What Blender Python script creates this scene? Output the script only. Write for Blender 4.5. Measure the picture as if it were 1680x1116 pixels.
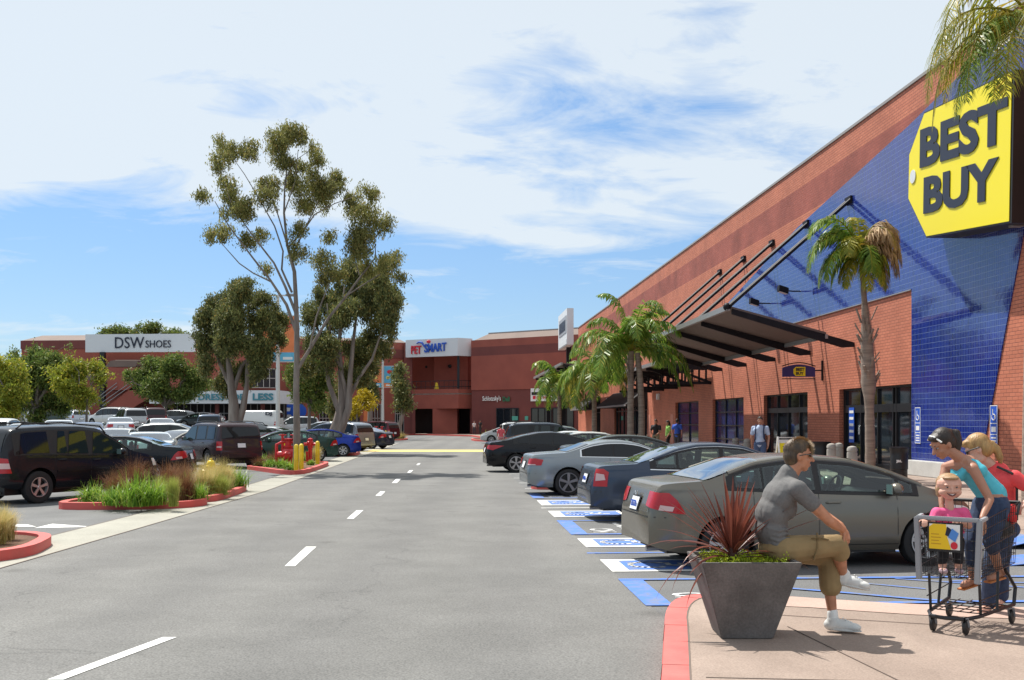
import bpy, bmesh, math, random
import numpy as np
from mathutils import Vector, Matrix
from mathutils.bvhtree import BVHTree
R=math.radians; PI=math.pi
random.seed(7); RNG=np.random.default_rng(7)
for o in list(bpy.data.objects): bpy.data.objects.remove(o)
SC=bpy.context.scene; COL=SC.collection
# ---------------------------------------------------------------- camera
F=1800.0; H=1.87; CX=840.0; HY=690.0          # focal length (px of a 1680 wide picture), eye height, horizon row
cam=bpy.data.objects.new('camera',bpy.data.cameras.new('camera')); COL.objects.link(cam)
cam.location=(0,0,H); cam.rotation_euler=(R(90),0,0)
cam.data.sensor_width=36; cam.data.lens=36*F/1680; cam.data.shift_y=(HY-558)/1680
cam.data.clip_start=.1; cam.data.clip_end=3000; SC.camera=cam
# ---------------------------------------------------------------- light
SUN=Vector((-.652*.5,.755*.5,.866)).normalized()
SC.view_settings.view_transform='Standard'; SC.view_settings.look='None'; SC.view_settings.gamma=1
SC.view_settings.exposure=0.42
W=bpy.data.worlds.new('World'); SC.world=W; W.use_nodes=True
def build_world():
    nt=W.node_tree; N=nt.nodes; Lk=nt.links.new
    bg=N['Background']; bg.inputs[1].default_value=.10
    sk=N.new('ShaderNodeTexSky'); sk.sky_type='NISHITA'; sk.sun_disc=False
    sk.sun_elevation=math.asin(SUN.z); sk.sun_rotation=math.atan2(SUN.x,SUN.y)
    sk.air_density=1.0; sk.dust_density=.05; sk.ozone_density=3.5
    tc=N.new('ShaderNodeTexCoord'); sep=N.new('ShaderNodeSeparateXYZ'); Lk(tc.outputs['Generated'],sep.inputs[0])
    def M(op,a,b=None,c=None):
        n=N.new('ShaderNodeMath'); n.operation=op
        for i,v in enumerate((a,b,c)):
            if v is None: continue
            if isinstance(v,(int,float)): n.inputs[i].default_value=v
            else: Lk(v,n.inputs[i])
        return n.outputs[0]
    zz=M('ADD',M('MAXIMUM',sep.outputs[2],0),.22)
    px=M('DIVIDE',sep.outputs[0],zz); py=M('DIVIDE',sep.outputs[1],zz)
    cmb=N.new('ShaderNodeCombineXYZ'); Lk(px,cmb.inputs[0]); Lk(py,cmb.inputs[1])
    mp=N.new('ShaderNodeMapping'); Lk(cmb.outputs[0],mp.inputs[0])
    mp.inputs['Rotation'].default_value=(0,0,R(-42)); mp.inputs['Scale'].default_value=(.62,1.05,1)
    mp.inputs['Location'].default_value=(1.3,3.4,0)
    n1=N.new('ShaderNodeTexNoise'); Lk(mp.outputs[0],n1.inputs[0]); n1.inputs['Scale'].default_value=1.15; n1.inputs['Detail'].default_value=7; n1.inputs['Roughness'].default_value=.52; n1.inputs['Distortion'].default_value=.35
    n2=N.new('ShaderNodeTexNoise'); Lk(mp.outputs[0],n2.inputs[0]); n2.inputs['Scale'].default_value=4.5; n2.inputs['Detail'].default_value=9; n2.inputs['Roughness'].default_value=.62; n2.inputs['Distortion'].default_value=.8
    # cloud deck fills the upper part of the view, clear towards the left horizon
    cov=M('ADD',M('MULTIPLY',sep.outputs[2],1.15),M('MULTIPLY',sep.outputs[0],.10))
    v=M('ADD',M('ADD',M('MULTIPLY',n1.outputs[0],1.0),M('MULTIPLY',n2.outputs[0],.46)),cov)
    rp=N.new('ShaderNodeValToRGB'); Lk(v,rp.inputs[0])
    e=rp.color_ramp.elements; e[0].position=.86; e[0].color=(.04,.04,.04,1); e[1].position=1.20; e[1].color=(1,1,1,1)
    mx=N.new('ShaderNodeMixRGB'); Lk(M('MULTIPLY',rp.outputs[0],.86),mx.inputs[0]); 
    tint=N.new('ShaderNodeMixRGB'); tint.blend_type='MULTIPLY'; tint.inputs[0].default_value=1; tint.inputs[2].default_value=(.84,1.0,1.10,1)
    hz=N.new('ShaderNodeMapRange'); hz.inputs[1].default_value=0; hz.inputs[2].default_value=.30; Lk(sep.outputs[2],hz.inputs[0])
    hm=N.new('ShaderNodeMixRGB'); Lk(hz.outputs[0],hm.inputs[0]); hm.inputs[1].default_value=(.60,.66,.80,1); hm.inputs[2].default_value=(.86,1.0,1.08,1); Lk(hm.outputs[0],tint.inputs[2])
    Lk(sk.outputs[0],tint.inputs[1]); Lk(tint.outputs[0],mx.inputs[1]); mx.inputs[2].default_value=(6.3,6.8,7.1,1)
    Lk(mx.outputs[0],bg.inputs[0])
build_world()
sl=bpy.data.lights.new('sun','SUN'); sl.energy=4.9; sl.angle=R(.5); sl.color=(1,.955,.88)
so=bpy.data.objects.new('sun',sl); COL.objects.link(so); so.rotation_euler=SUN.to_track_quat('Z','Y').to_euler(); so.location=(0,0,60)
# ---------------------------------------------------------------- helpers: picture to world
def gp(px,py,h=0.0,dz=0.0):
    Z=F*(H-h)/(py-HY); return Vector(((px-CX)/F*Z,Z,h+dz))
def wp(px,py,Z): return Vector(((px-CX)/F*Z,Z,H-(py-HY)*Z/F))
# frame along the store: v runs along the wall away from the viewer, out = distance in front of the wall
EU=Vector((.99849,.05492,0)); EV=Vector((-.05492,.99849,0)); UW=14.7
def st(v,out,z=0): return EU*(UW-out)+EV*v+Vector((0,0,z))
def wallpt(px,py,out=0):
    a=(px-CX)/F; t=(UW-out)/(a*.99849+.05492); return (t*(.99849-.05492*a), H-(py-HY)*t/F)
# ---------------------------------------------------------------- helpers: objects
def link(o,parent=None):
    COL.objects.link(o)
    if parent is not None: o.parent=parent
    return o
def tag(o,label=None,cat=None,group=None,kind=None):
    if label: o['label']=label
    if cat: o['category']=cat
    if group: o['group']=group
    if kind: o['kind']=kind
    return o
def root(name,label,cat,loc=(0,0,0),rz=0,group=None):
    o=bpy.data.objects.new(name,None); o.empty_display_size=.2; COL.objects.link(o)
    o.location=loc; o.rotation_euler=(0,0,rz); return tag(o,label,cat,group)
class MB:
    def __init__(s): s.v=[]; s.f=[]
    def add(s,vs,fs):
        b=len(s.v); s.v+= [tuple(p) for p in vs]; s.f+=[tuple(b+i for i in f) for f in fs]; return s
    def box(s,c,d,rz=0,M=None):
        x,y,z=d[0]/2,d[1]/2,d[2]/2
        vs=[Vector((i*x,j*y,k*z)) for k in(-1,1) for j in(-1,1) for i in(-1,1)]
        m=M if M is not None else Matrix.Rotation(rz,3,'Z')
        return s.add([m@p+Vector(c) for p in vs],[(0,2,3,1),(4,5,7,6),(0,1,5,4),(2,6,7,3),(0,4,6,2),(1,3,7,5)])
    def b2(s,a,b):   # box by two corners
        return s.box([(a[i]+b[i])/2 for i in range(3)],[abs(a[i]-b[i]) for i in range(3)])
    def bar(s,a,b,w,h=None,up=(0,0,1)):
        a=Vector(a); b=Vector(b); d=(b-a); L=d.length; d.normalize(); h=h or w
        u=Vector(up); 
        if abs(d.dot(u))>.98: u=Vector((1,0,0))
        x=d.cross(u).normalized(); z=x.cross(d).normalized()
        M=Matrix((x,d,z)).transposed(); return s.box((a+b)/2,(w,L,h),M=M)
    def tube(s,pts,rs,n=10,cap=True,squash=None):
        pts=[Vector(p) for p in pts]
        if not hasattr(rs,'__len__'): rs=[rs]*len(pts)
        vs=[]; N=len(pts); prev=None
        for i,p in enumerate(pts):
            t=(pts[min(i+1,N-1)]-pts[max(i-1,0)])
            t=t.normalized() if t.length>1e-9 else Vector((0,0,1))
            if prev is None:
                r=Vector((0,0,1)) if abs(t.z)<.9 else Vector((1,0,0)); x=t.cross(r).normalized()
            else:
                x=prev-t*prev.dot(t); x=x.normalized() if x.length>1e-6 else t.orthogonal().normalized()
            prev=x; y=t.cross(x)
            for k in range(n):
                a=2*PI*k/n; vs.append(p+(x*math.cos(a)+y*math.sin(a)*(squash or 1))*rs[i])
        fs=[(i*n+k,i*n+(k+1)%n,(i+1)*n+(k+1)%n,(i+1)*n+k) for i in range(N-1) for k in range(n)]
        if cap: fs+=[tuple(range(n-1,-1,-1)),tuple((N-1)*n+k for k in range(n))]
        return s.add(vs,fs)
    def lathe(s,prof,c=(0,0,0),n=24,M=None,cap=True):  # prof: (r,z) list
        vs=[];m=M or Matrix.Identity(3); c=Vector(c)
        for r,z in prof:
            for k in range(n):
                a=2*PI*k/n; vs.append(m@Vector((r*math.cos(a),r*math.sin(a),z))+c)
        N=len(prof); fs=[(i*n+k,i*n+(k+1)%n,(i+1)*n+(k+1)%n,(i+1)*n+k) for i in range(N-1) for k in range(n)]
        if cap and prof[0][0]>1e-6: fs.append(tuple(range(n-1,-1,-1)))
        if cap and prof[-1][0]>1e-6: fs.append(tuple((N-1)*n+k for k in range(n)))
        return s.add(vs,fs)
    def ball(s,c,r,sc=(1,1,1),n=12,m=8,M=None):
        vs=[];mm=M or Matrix.Identity(3); c=Vector(c)
        for i in range(m+1):
            p=PI*i/m
            for k in range(n):
                a=2*PI*k/n; vs.append(c+mm@Vector((r*sc[0]*math.sin(p)*math.cos(a),r*sc[1]*math.sin(p)*math.sin(a),-r*sc[2]*math.cos(p))))
        fs=[(i*n+k,i*n+(k+1)%n,(i+1)*n+(k+1)%n,(i+1)*n+k) for i in range(m) for k in range(n)]
        return s.add(vs,fs)
    def prism(s,poly,z0,z1):  # poly of (x,y), extruded in z
        n=len(poly); ar=sum(poly[i][0]*poly[(i+1)%n][1]-poly[(i+1)%n][0]*poly[i][1] for i in range(n))
        if ar<0: poly=poly[::-1]
        vs=[(p[0],p[1],z0) for p in poly]+[(p[0],p[1],z1) for p in poly]
        return s.add(vs,[tuple(range(n-1,-1,-1)),tuple(range(n,2*n))]+[(i,(i+1)%n,n+(i+1)%n,n+i) for i in range(n)])
    def ext(s,poly3,d):  # planar 3D polygon extruded by vector d
        n=len(poly3); d=Vector(d); vs=[Vector(p) for p in poly3]; vs=vs+[p+d for p in vs]
        return s.add(vs,[tuple(range(n-1,-1,-1)),tuple(range(n,2*n))]+[(i,(i+1)%n,n+(i+1)%n,n+i) for i in range(n)])
    def build(s,name,mat,parent=None,smooth=False,fix=True,bevel=0):
        me=bpy.data.meshes.new(name); me.from_pydata(s.v,[],s.f)
        if fix or bevel:
            bm=bmesh.new(); bm.from_mesh(me); bmesh.ops.remove_doubles(bm,verts=bm.verts,dist=1e-5)
            bmesh.ops.recalc_face_normals(bm,faces=bm.faces)
            if bevel:
                ed=[e for e in bm.edges if len(e.link_faces)==2 and e.calc_face_angle(0)>.6]
                try: bmesh.ops.bevel(bm,geom=ed,offset=bevel,segments=2,affect='EDGES',clamp_overlap=True)
                except Exception: pass
            bm.to_mesh(me); bm.free()
        if smooth:
            me.polygons.foreach_set('use_smooth',[True]*len(me.polygons)); me.set_sharp_from_angle(angle=smooth if smooth is not True else R(38))
        if mat: me.materials.append(mat)
        return link(bpy.data.objects.new(name,me),parent)
def npmesh(name,V,Fc,mat,parent=None,smooth=False):
    V=np.asarray(V,dtype=np.float32); Fc=np.asarray(Fc,dtype=np.int32); me=bpy.data.meshes.new(name)
    k=Fc.shape[1]; me.vertices.add(len(V)); me.vertices.foreach_set('co',V.ravel())
    me.loops.add(Fc.size); me.loops.foreach_set('vertex_index',Fc.ravel())
    me.polygons.add(len(Fc)); me.polygons.foreach_set('loop_start',np.arange(0,Fc.size,k,dtype=np.int32)); me.polygons.foreach_set('loop_total',np.full(len(Fc),k,dtype=np.int32))
    if smooth: me.polygons.foreach_set('use_smooth',[True]*len(Fc))
    me.update(calc_edges=True); me.materials.append(mat)
    return link(bpy.data.objects.new(name,me),parent)
def copy_tree(o,parent=None):
    c=o.copy(); COL.objects.link(c); c.parent=parent
    for ch in o.children: copy_tree(ch,c)
    return c
def txt(name,s,mat,parent,org,r,up,w,h,bold=0,depth=.01,align='L',shear=0,space=1.0):
    """lettering fitted to a w x h box, org = lower left corner, r = reading direction, up = up direction"""
    cu=bpy.data.curves.new(name,'FONT'); cu.body=s; cu.offset=bold; cu.extrude=.5; cu.shear=shear; cu.space_character=space; cu.resolution_u=3
    t=bpy.data.objects.new(name,cu); COL.objects.link(t)
    me=bpy.data.meshes.new_from_object(t.evaluated_get(bpy.context.evaluated_depsgraph_get()))
    bpy.data.objects.remove(t)
    n=len(me.vertices); a=np.empty(n*3,dtype=np.float32); me.vertices.foreach_get('co',a); a=a.reshape(-1,3)
    mn=a.min(0); mxx=a.max(0); sx=w/max(mxx[0]-mn[0],1e-6); sy=h/max(mxx[1]-mn[1],1e-6)
    r=np.array(Vector(r).normalized()); u=np.array(Vector(up).normalized()); nn=np.cross(r,u)
    P=np.array(org)+np.outer((a[:,0]-mn[0])*sx,r)+np.outer((a[:,1]-mn[1])*sy,u)+np.outer((a[:,2]+.5)*depth,nn)
    me.vertices.foreach_set('co',P.astype(np.float32).ravel()); me.update(); me.materials.clear(); me.materials.append(mat); me.name=name
    return link(bpy.data.objects.new(name,me),parent)
# ---------------------------------------------------------------- materials
def mat(name,col,rough=.6,metal=0,spec=.5,coat=0,emit=None,noise=0,nscale=8,bump=0,bscale=40,stretch=(1,1,1),col2=None,detail=5):
    m=bpy.data.materials.new(name); m.use_nodes=True; nt=m.node_tree; N=nt.nodes; Lk=nt.links.new; p=N['Principled BSDF']
    c=tuple(col)+(1,); p.inputs['Base Color'].default_value=c; p.inputs['Roughness'].default_value=rough; p.inputs['Metallic'].default_value=metal
    p.inputs['Specular IOR Level'].default_value=spec; p.inputs['Coat Weight'].default_value=coat; p.inputs['Coat Roughness'].default_value=.03
    tc=N.new('ShaderNodeTexCoord'); mp=N.new('ShaderNodeMapping'); Lk(tc.outputs['Object'],mp.inputs[0]); mp.inputs['Scale'].default_value=stretch
    if noise or col2:
        n=N.new('ShaderNodeTexNoise'); n.inputs['Scale'].default_value=nscale; n.inputs['Detail'].default_value=detail; Lk(mp.outputs[0],n.inputs[0])
        rp=N.new('ShaderNodeValToRGB'); Lk(n.outputs[0],rp.inputs[0]); rp.color_ramp.elements[0].position=.3; rp.color_ramp.elements[1].position=.7
        a=col2 or tuple(x*(1-noise) for x in col); b=col if col2 else tuple(min(1,x*(1+noise)) for x in col)
        rp.color_ramp.elements[0].color=tuple(a)+(1,); rp.color_ramp.elements[1].color=tuple(b)+(1,); Lk(rp.outputs[0],p.inputs['Base Color'])
    if bump:
        n=N.new('ShaderNodeTexNoise'); n.inputs['Scale'].default_value=bscale; n.inputs['Detail'].default_value=4; Lk(mp.outputs[0],n.inputs[0])
        b=N.new('ShaderNodeBump'); b.inputs['Strength'].default_value=bump; b.inputs['Distance'].default_value=.01; Lk(n.outputs[0],b.inputs['Height']); Lk(b.outputs[0],p.inputs['Normal'])
    if emit: p.inputs['Emission Color'].default_value=c; p.inputs['Emission Strength'].default_value=emit
    return m
def nodes(m): nt=m.node_tree; return nt.nodes,nt.links.new,nt.nodes['Principled BSDF']
def ground_mat(name,c1,c2,big=.12,grain=90,rough=.9,speck=.35,cracks=False):
    m=mat(name,c1,rough,spec=.25); N,Lk,p=nodes(m); tc=N['Texture Coordinate']
    def nz(sc,de,st=(1,1,1)):
        mp=N.new('ShaderNodeMapping'); mp.inputs['Scale'].default_value=st; Lk(tc.outputs['Object'],mp.inputs[0])
        n=N.new('ShaderNodeTexNoise'); n.inputs['Scale'].default_value=sc; n.inputs['Detail'].default_value=de; n.inputs['Roughness'].default_value=.6; Lk(mp.outputs[0],n.inputs[0]); return n.outputs[0]
    def mix(t,fac,a,b):
        x=N.new('ShaderNodeMixRGB'); x.blend_type=t
        for i,v in enumerate((fac,a,b)):
            if isinstance(v,(int,float)): x.inputs[i].default_value=v
            elif isinstance(v,tuple): x.inputs[i].default_value=v+(1,)
            else: Lk(v,x.inputs[i])
        return x.outputs[0]
    def ramp(v,a,b,ca=0,cb=1):
        r=N.new('ShaderNodeMapRange'); Lk(v,r.inputs[0]); r.inputs[1].default_value=a; r.inputs[2].default_value=b; r.inputs[3].default_value=ca; r.inputs[4].default_value=cb; return r.outputs[0]
    base=mix('MIX',ramp(nz(big,8,(1,.35,1)),.36,.64),c1,c2)
    base=mix('MULTIPLY',1,base,mix('MIX',ramp(nz(.9,6),.38,.66),(.9,.9,.9),(1.06,1.06,1.06)))
    g=ramp(nz(grain,3),.3,.7,1-speck,1+speck); base=mix('MULTIPLY',1,base,g)
    if cracks:
        # tyre polish along the lane, oil drips and repaired patches
        w=N.new('ShaderNodeTexWave'); w.bands_direction='X'; w.inputs['Scale'].default_value=.17; w.inputs['Distortion'].default_value=1.2; w.inputs['Detail'].default_value=3; w.inputs['Detail Scale'].default_value=.4; Lk(tc.outputs['Object'],w.inputs[0])
        base=mix('MULTIPLY',1,base,mix('MIX',w.outputs[1],(.95,.95,.95),(1.04,1.04,1.03)))
        vo=N.new('ShaderNodeTexVoronoi'); vo.inputs['Scale'].default_value=.55; Lk(tc.outputs['Object'],vo.inputs[0]); base=mix('MULTIPLY',ramp(vo.outputs[0],.03,.13,.38,0),base,(.35,.34,.33))
        vo=N.new('ShaderNodeTexVoronoi'); vo.inputs['Scale'].default_value=2.6; Lk(tc.outputs['Object'],vo.inputs[0]); base=mix('MULTIPLY',ramp(vo.outputs[0],.02,.05,.5,0),base,(.4,.4,.4))
        base=mix('MULTIPLY',ramp(nz(.28,4,(1,.5,1)),.60,.66,0,.22),base,(.55,.55,.56))
        v=N.new('ShaderNodeTexVoronoi'); v.feature='DISTANCE_TO_EDGE'; v.inputs['Scale'].default_value=.16
        w=N.new('ShaderNodeMixRGB'); w.blend_type='ADD'; w.inputs[0].default_value=1; Lk(tc.outputs['Object'],w.inputs[1])
        nn=N.new('ShaderNodeTexNoise'); nn.inputs['Scale'].default_value=.7; nn.inputs['Detail'].default_value=8; Lk(tc.outputs['Object'],nn.inputs[0])
        ms=N.new('ShaderNodeMixRGB'); ms.blend_type='MULTIPLY'; ms.inputs[0].default_value=1; Lk(nn.outputs[1],ms.inputs[1]); ms.inputs[2].default_value=(2.5,2.5,0,1); Lk(ms.outputs[0],w.inputs[2]); Lk(w.outputs[0],v.inputs[0])
        base=mix('MULTIPLY',ramp(v.outputs[0],0,.003,.3,0),base,(.35,.35,.35))
    Lk(base,p.inputs['Base Color'])
    b=N.new('ShaderNodeBump'); b.inputs['Strength'].default_value=.35; b.inputs['Distance'].default_value=.006; Lk(nz(grain,3),b.inputs['Height']); Lk(b.outputs[0],p.inputs['Normal'])
    return m
def brick_mat(name,c1,c2,mortar,bw,bh,ms=.006,offset=.5,rough=.7,spec=.3,bump=.4,mottle=.25,gloss=False,wav=0):
    m=mat(name,c1,rough,spec=spec); N,Lk,p=nodes(m); tc=N['Texture Coordinate']
    sep=N.new('ShaderNodeSeparateXYZ'); Lk(tc.outputs['Object'],sep.inputs[0]); ad=N.new('ShaderNodeMath'); Lk(sep.outputs[0],ad.inputs[0]); Lk(sep.outputs[1],ad.inputs[1])
    cb=N.new('ShaderNodeCombineXYZ'); Lk(ad.outputs[0],cb.inputs[0]); Lk(sep.outputs[2],cb.inputs[1])
    b=N.new('ShaderNodeTexBrick'); b.offset=offset; Lk(cb.outputs[0],b.inputs[0]); b.inputs['Scale'].default_value=1
    b.inputs['Color1'].default_value=tuple(c1)+(1,); b.inputs['Color2'].default_value=tuple(c2)+(1,); b.inputs['Mortar'].default_value=tuple(mortar)+(1,)
    b.inputs['Mortar Size'].default_value=ms; b.inputs['Brick Width'].default_value=bw; b.inputs['Row Height'].default_value=bh; b.inputs['Mortar Smooth'].default_value=.2
    n=N.new('ShaderNodeTexNoise'); n.inputs['Scale'].default_value=.5; n.inputs['Detail'].default_value=7; Lk(tc.outputs['Object'],n.inputs[0])
    mr=N.new('ShaderNodeMapRange'); Lk(n.outputs[0],mr.inputs[0]); mr.inputs[1].default_value=.3; mr.inputs[2].default_value=.7; mr.inputs[3].default_value=1-mottle; mr.inputs[4].default_value=1+mottle
    x=N.new('ShaderNodeMixRGB'); x.blend_type='MULTIPLY'; x.inputs[0].default_value=1; Lk(b.outputs[0],x.inputs[1]); Lk(mr.outputs[0],x.inputs[2]); Lk(x.outputs[0],p.inputs['Base Color'])
    bp=N.new('ShaderNodeBump'); bp.invert=True; bp.inputs['Strength'].default_value=bump; bp.inputs['Distance'].default_value=.01; Lk(b.outputs[1],bp.inputs['Height']); Lk(bp.outputs[0],p.inputs['Normal'])
    if wav:
        b2=N.new('ShaderNodeBump'); b2.inputs['Strength'].default_value=wav; b2.inputs['Distance'].default_value=.02
        br2=N.new('ShaderNodeTexBrick'); br2.offset=offset; Lk(cb.outputs[0],br2.inputs[0]); br2.inputs['Scale'].default_value=1; br2.inputs['Color1'].default_value=(0,0,0,1); br2.inputs['Color2'].default_value=(1,1,1,1); br2.inputs['Mortar'].default_value=(.5,.5,.5,1); br2.inputs['Mortar Size'].default_value=.0; br2.inputs['Brick Width'].default_value=bw; br2.inputs['Row Height'].default_value=bh
        n2=N.new('ShaderNodeTexNoise'); n2.inputs['Scale'].default_value=1.6; n2.inputs['Detail'].default_value=3; Lk(tc.outputs['Object'],n2.inputs[0]); Lk(n2.outputs[0],b2.inputs['Height'])
        Lk(b2.outputs[0],bp.inputs['Normal'])
    return m
M={}
M['asphalt']=ground_mat('asphalt',(.150,.149,.144),(.185,.183,.176),grain=55,cracks=True)
M['asphalt_lot']=ground_mat('asphalt_lot',(.135,.137,.138),(.172,.173,.172),grain=55,cracks=True)
M['gutter']=ground_mat('gutter_concrete',(.31,.30,.255),(.37,.36,.31),grain=60,speck=.15)
M['walk']=ground_mat('walk_concrete',(.26,.20,.165),(.35,.275,.23),grain=70,speck=.2,big=.9)
M['walk2']=ground_mat('pink_concrete',(.44,.31,.26),(.50,.36,.30),grain=70,speck=.12,big=.5)
M['joint']=mat('joint',(.16,.12,.10),.9)
M['red_curb']=mat('red_curb_paint',(.62,.085,.075),.6,noise=.15,nscale=3,bump=.3,bscale=30,col2=(.50,.10,.085))
M['red_curb_top']=mat('faded_red_curb_paint',(.66,.145,.125),.7,bump=.3,bscale=30,col2=(.56,.105,.095),nscale=4)
M['white_paint']=mat('white_road_paint',(.80,.80,.77),.7,col2=(.66,.66,.63),nscale=9,bump=.2,bscale=60)
M['yellow_paint']=mat('yellow_road_paint',(.75,.58,.16),.7,noise=.12,nscale=9)
def worn(name,c,under,thr):
    m=mat(name,c,.75); N,Lk,p=nodes(m); tc=N['Texture Coordinate']; n=N.new('ShaderNodeTexNoise'); n.inputs['Scale'].default_value=5; n.inputs['Detail'].default_value=8; n.inputs['Roughness'].default_value=.7; Lk(tc.outputs['Object'],n.inputs[0])
    r=N.new('ShaderNodeMapRange'); Lk(n.outputs[0],r.inputs[0]); r.inputs[1].default_value=thr-.08; r.inputs[2].default_value=thr+.05
    x=N.new('ShaderNodeMixRGB'); Lk(r.outputs[0],x.inputs[0]); x.inputs[1].default_value=tuple(c)+(1,); x.inputs[2].default_value=tuple(under)+(1,); Lk(x.outputs[0],p.inputs['Base Color']); return m
M['blue_paint']=worn('blue_road_paint',(.07,.18,.55),(.15,.19,.30),.555)
M['white_worn']=worn('worn_white_paint',(.72,.73,.72),(.2,.2,.2),.56)
M['brick']=brick_mat('orange_brick',(.52,.180,.108),(.45,.148,.088),(.19,.065,.045),.3,.1,.008,bump=.6,mottle=.16)
M['brick_band']=brick_mat('dark_brick',(.33,.095,.068),(.29,.08,.058),(.17,.055,.04),.3,.1,.007,bump=.5)
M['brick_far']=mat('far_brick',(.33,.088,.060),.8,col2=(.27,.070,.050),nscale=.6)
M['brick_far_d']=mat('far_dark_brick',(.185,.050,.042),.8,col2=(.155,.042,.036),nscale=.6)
M['tile']=brick_mat('blue_tile',(.005,.015,.165),(.010,.026,.235),(.12,.18,.36),.1,.17,.006,offset=0,rough=.07,spec=.8,bump=.5,mottle=.15,wav=.22)
M['cap']=mat('metal_cap',(.33,.30,.28),.5,metal=.3)
M['roofmetal']=mat('roof_metal',(.17,.12,.10),.8,noise=.1,nscale=.5)
M['signwhite']=mat('sign_white',(.66,.68,.70),.5)
M['darksteel']=mat('dark_steel',(.018,.017,.021),.5,noise=.2,nscale=3,spec=.12)
M['soffit']=mat('canopy_underside',(.13,.092,.082),.6,noise=.1,nscale=2,bump=.2,bscale=3,stretch=(12,1,1))
M['greysteel']=mat('grey_steel',(.30,.29,.29),.4,metal=.4)
M['frame']=mat('window_frame',(.018,.018,.022),.35,metal=.3)
def glass(name,c,r=.04,sp=.8):
    return mat(name,c,r,spec=sp)
M['shopglass']=glass('shop_glass',(.012,.016,.022))
M['blueglass']=glass('blue_poster_glass',(.02,.03,.11),.08)
M['black']=mat('black_plastic',(.012,.012,.013),.45)
M['black_fabric']=mat('black_awning',(.012,.012,.012),.8)
M['white']=mat('white_plain',(.78,.78,.76),.5)
M['concrete']=ground_mat('bollard_concrete',(.34,.32,.29),(.42,.40,.36),grain=120,speck=.15,big=2)
M['plinth']=ground_mat('plinth_concrete',(.50,.49,.46),(.58,.57,.54),grain=60,speck=.1,big=1)
M['planter']=ground_mat('planter_grey',(.115,.105,.10),(.175,.16,.153),grain=60,speck=.16,big=3.5)
M['soil']=ground_mat('soil',(.10,.055,.035),(.16,.09,.055),grain=60,speck=.4,big=2)
M['yellow']=mat('sign_yellow',(.86,.72,.015),.45)
M['navy']=mat('sign_navy',(.010,.014,.035),.5)
M['red']=mat('red_enamel',(.52,.014,.018),.3,coat=.3,noise=.15,nscale=4)
M['yellow_enamel']=mat('yellow_enamel',(.80,.56,.01),.35,coat=.2,noise=.15,nscale=4)
M['teal']=mat('teal_letters',(.05,.22,.28),.5)
M['signred']=mat('sign_red',(.62,.02,.04),.45)
M['signblue']=mat('sign_blue',(.015,.09,.50),.45)
M['orange']=mat('banner_orange',(.74,.22,.08),.7,noise=.1,nscale=2)
M['sky_banner']=mat('banner_blue',(.12,.42,.62),.7,noise=.1,nscale=2)
M['pole']=mat('white_pole',(.62,.62,.60),.45)
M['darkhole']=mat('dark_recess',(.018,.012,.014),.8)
# ================================================================ ground
def sheet(name,poly,z,mt,th=0,kind='structure',parent=None):
    mb=MB()
    if th: mb.prism([(p[0],p[1]) for p in poly],z-th,z)
    else:
        n=len(poly); ar=sum(poly[i][0]*poly[(i+1)%n][1]-poly[(i+1)%n][0]*poly[i][1] for i in range(n))
        if ar<0: poly=poly[::-1]
        mb.add([(p[0],p[1],z) for p in poly],[tuple(range(n))])
    o=mb.build(name,mt,parent,fix=bool(th))
    if kind: o['kind']=kind
    return o
sheet('ground',[(-700,-60),(700,-60),(700,1200),(-700,1200)],0,M['asphalt_lot'])
gl=[(-6.3,-10),(-6.4,5),(-6.45,14),(-6.45,19),(-6.5,29),(-7.1,42),(-7.75,55),(-8.7,78),(-9.7,100),(-11,126)]   # road side of the gutter
gr_=[(x-1.0,y) for x,y in gl]
sheet('road',[(p[0],p[1]) for p in gl]+[(-11,131),(14,131)]+[tuple(st(v,UW-2.0)[:2]) for v in (100,60,30,10,-5)],.004,M['asphalt'])
mb=MB()
for i in range(len(gl)-1):
    for t in (0,):
        a,b=gl[i],gl[i+1]; c,d=gr_[i+1],gr_[i]; mb.add([(a[0],a[1],.008),(b[0],b[1],.008),(c[0],c[1],.008),(d[0],d[1],.008)],[(0,1,2,3)])
tag(mb.build('gutter',M['gutter']),kind='structure')
mb=MB()
for i in range(len(gl)-1):       # dark seam between asphalt and gutter, and the cross joints
    for off in (0.0,-1.0):
        a,b=gl[i],gl[i+1]; mb.add([(a[0]+off-.012,a[1],.0115),(b[0]+off-.012,b[1],.0115),(b[0]+off+.012,b[1],.0115),(a[0]+off+.012,a[1],.0115)],[(0,1,2,3)])
tag(mb.build('gutter_seam',M['joint']),kind='structure')
# lane dashes and yellow bar
LINES=[[(77,1117),(104,1117),(290,1047),(267,1047)],[(467,930),(484,930),(519,898),(502,898)],[(569,852),(580,852),(596,838),(585,838)],[(616,814),(625,814),(632,807),(624,807)],[(643,793),(651,793),(658,786),(650,786)],[(668,776),(673,776),(678,772),(672,772)],[(683,763.5),(687,763.5),(690,760.5),(686,760.5)]]
for q in LINES:
    o=MB().add([gp(x,y,0,.009) for x,y in q],[(0,1,2,3)]).build('lane_dash',M['white_paint']); o['kind']='structure'
# first dash continues below the frame
o=MB().add([gp(590,741.5,0,.009),gp(826,741.5,0,.009),gp(826,738.3,0,.009),gp(612,738.3,0,.009)],[(0,1,2,3)]).build('yellow_bar',M['yellow_paint']); o['kind']='structure'
# white arrows in the left lot aisle
for q in ([(-40,864),(60,865),(45,861),(-60,860)],[(56,867),(154,865),(86,860)]):
    o=MB().add([gp(x,y,0,.006) for x,y in q],[tuple(range(len(q)))]).build('lot_arrow',M['white_paint']); o['kind']='structure'
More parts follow.
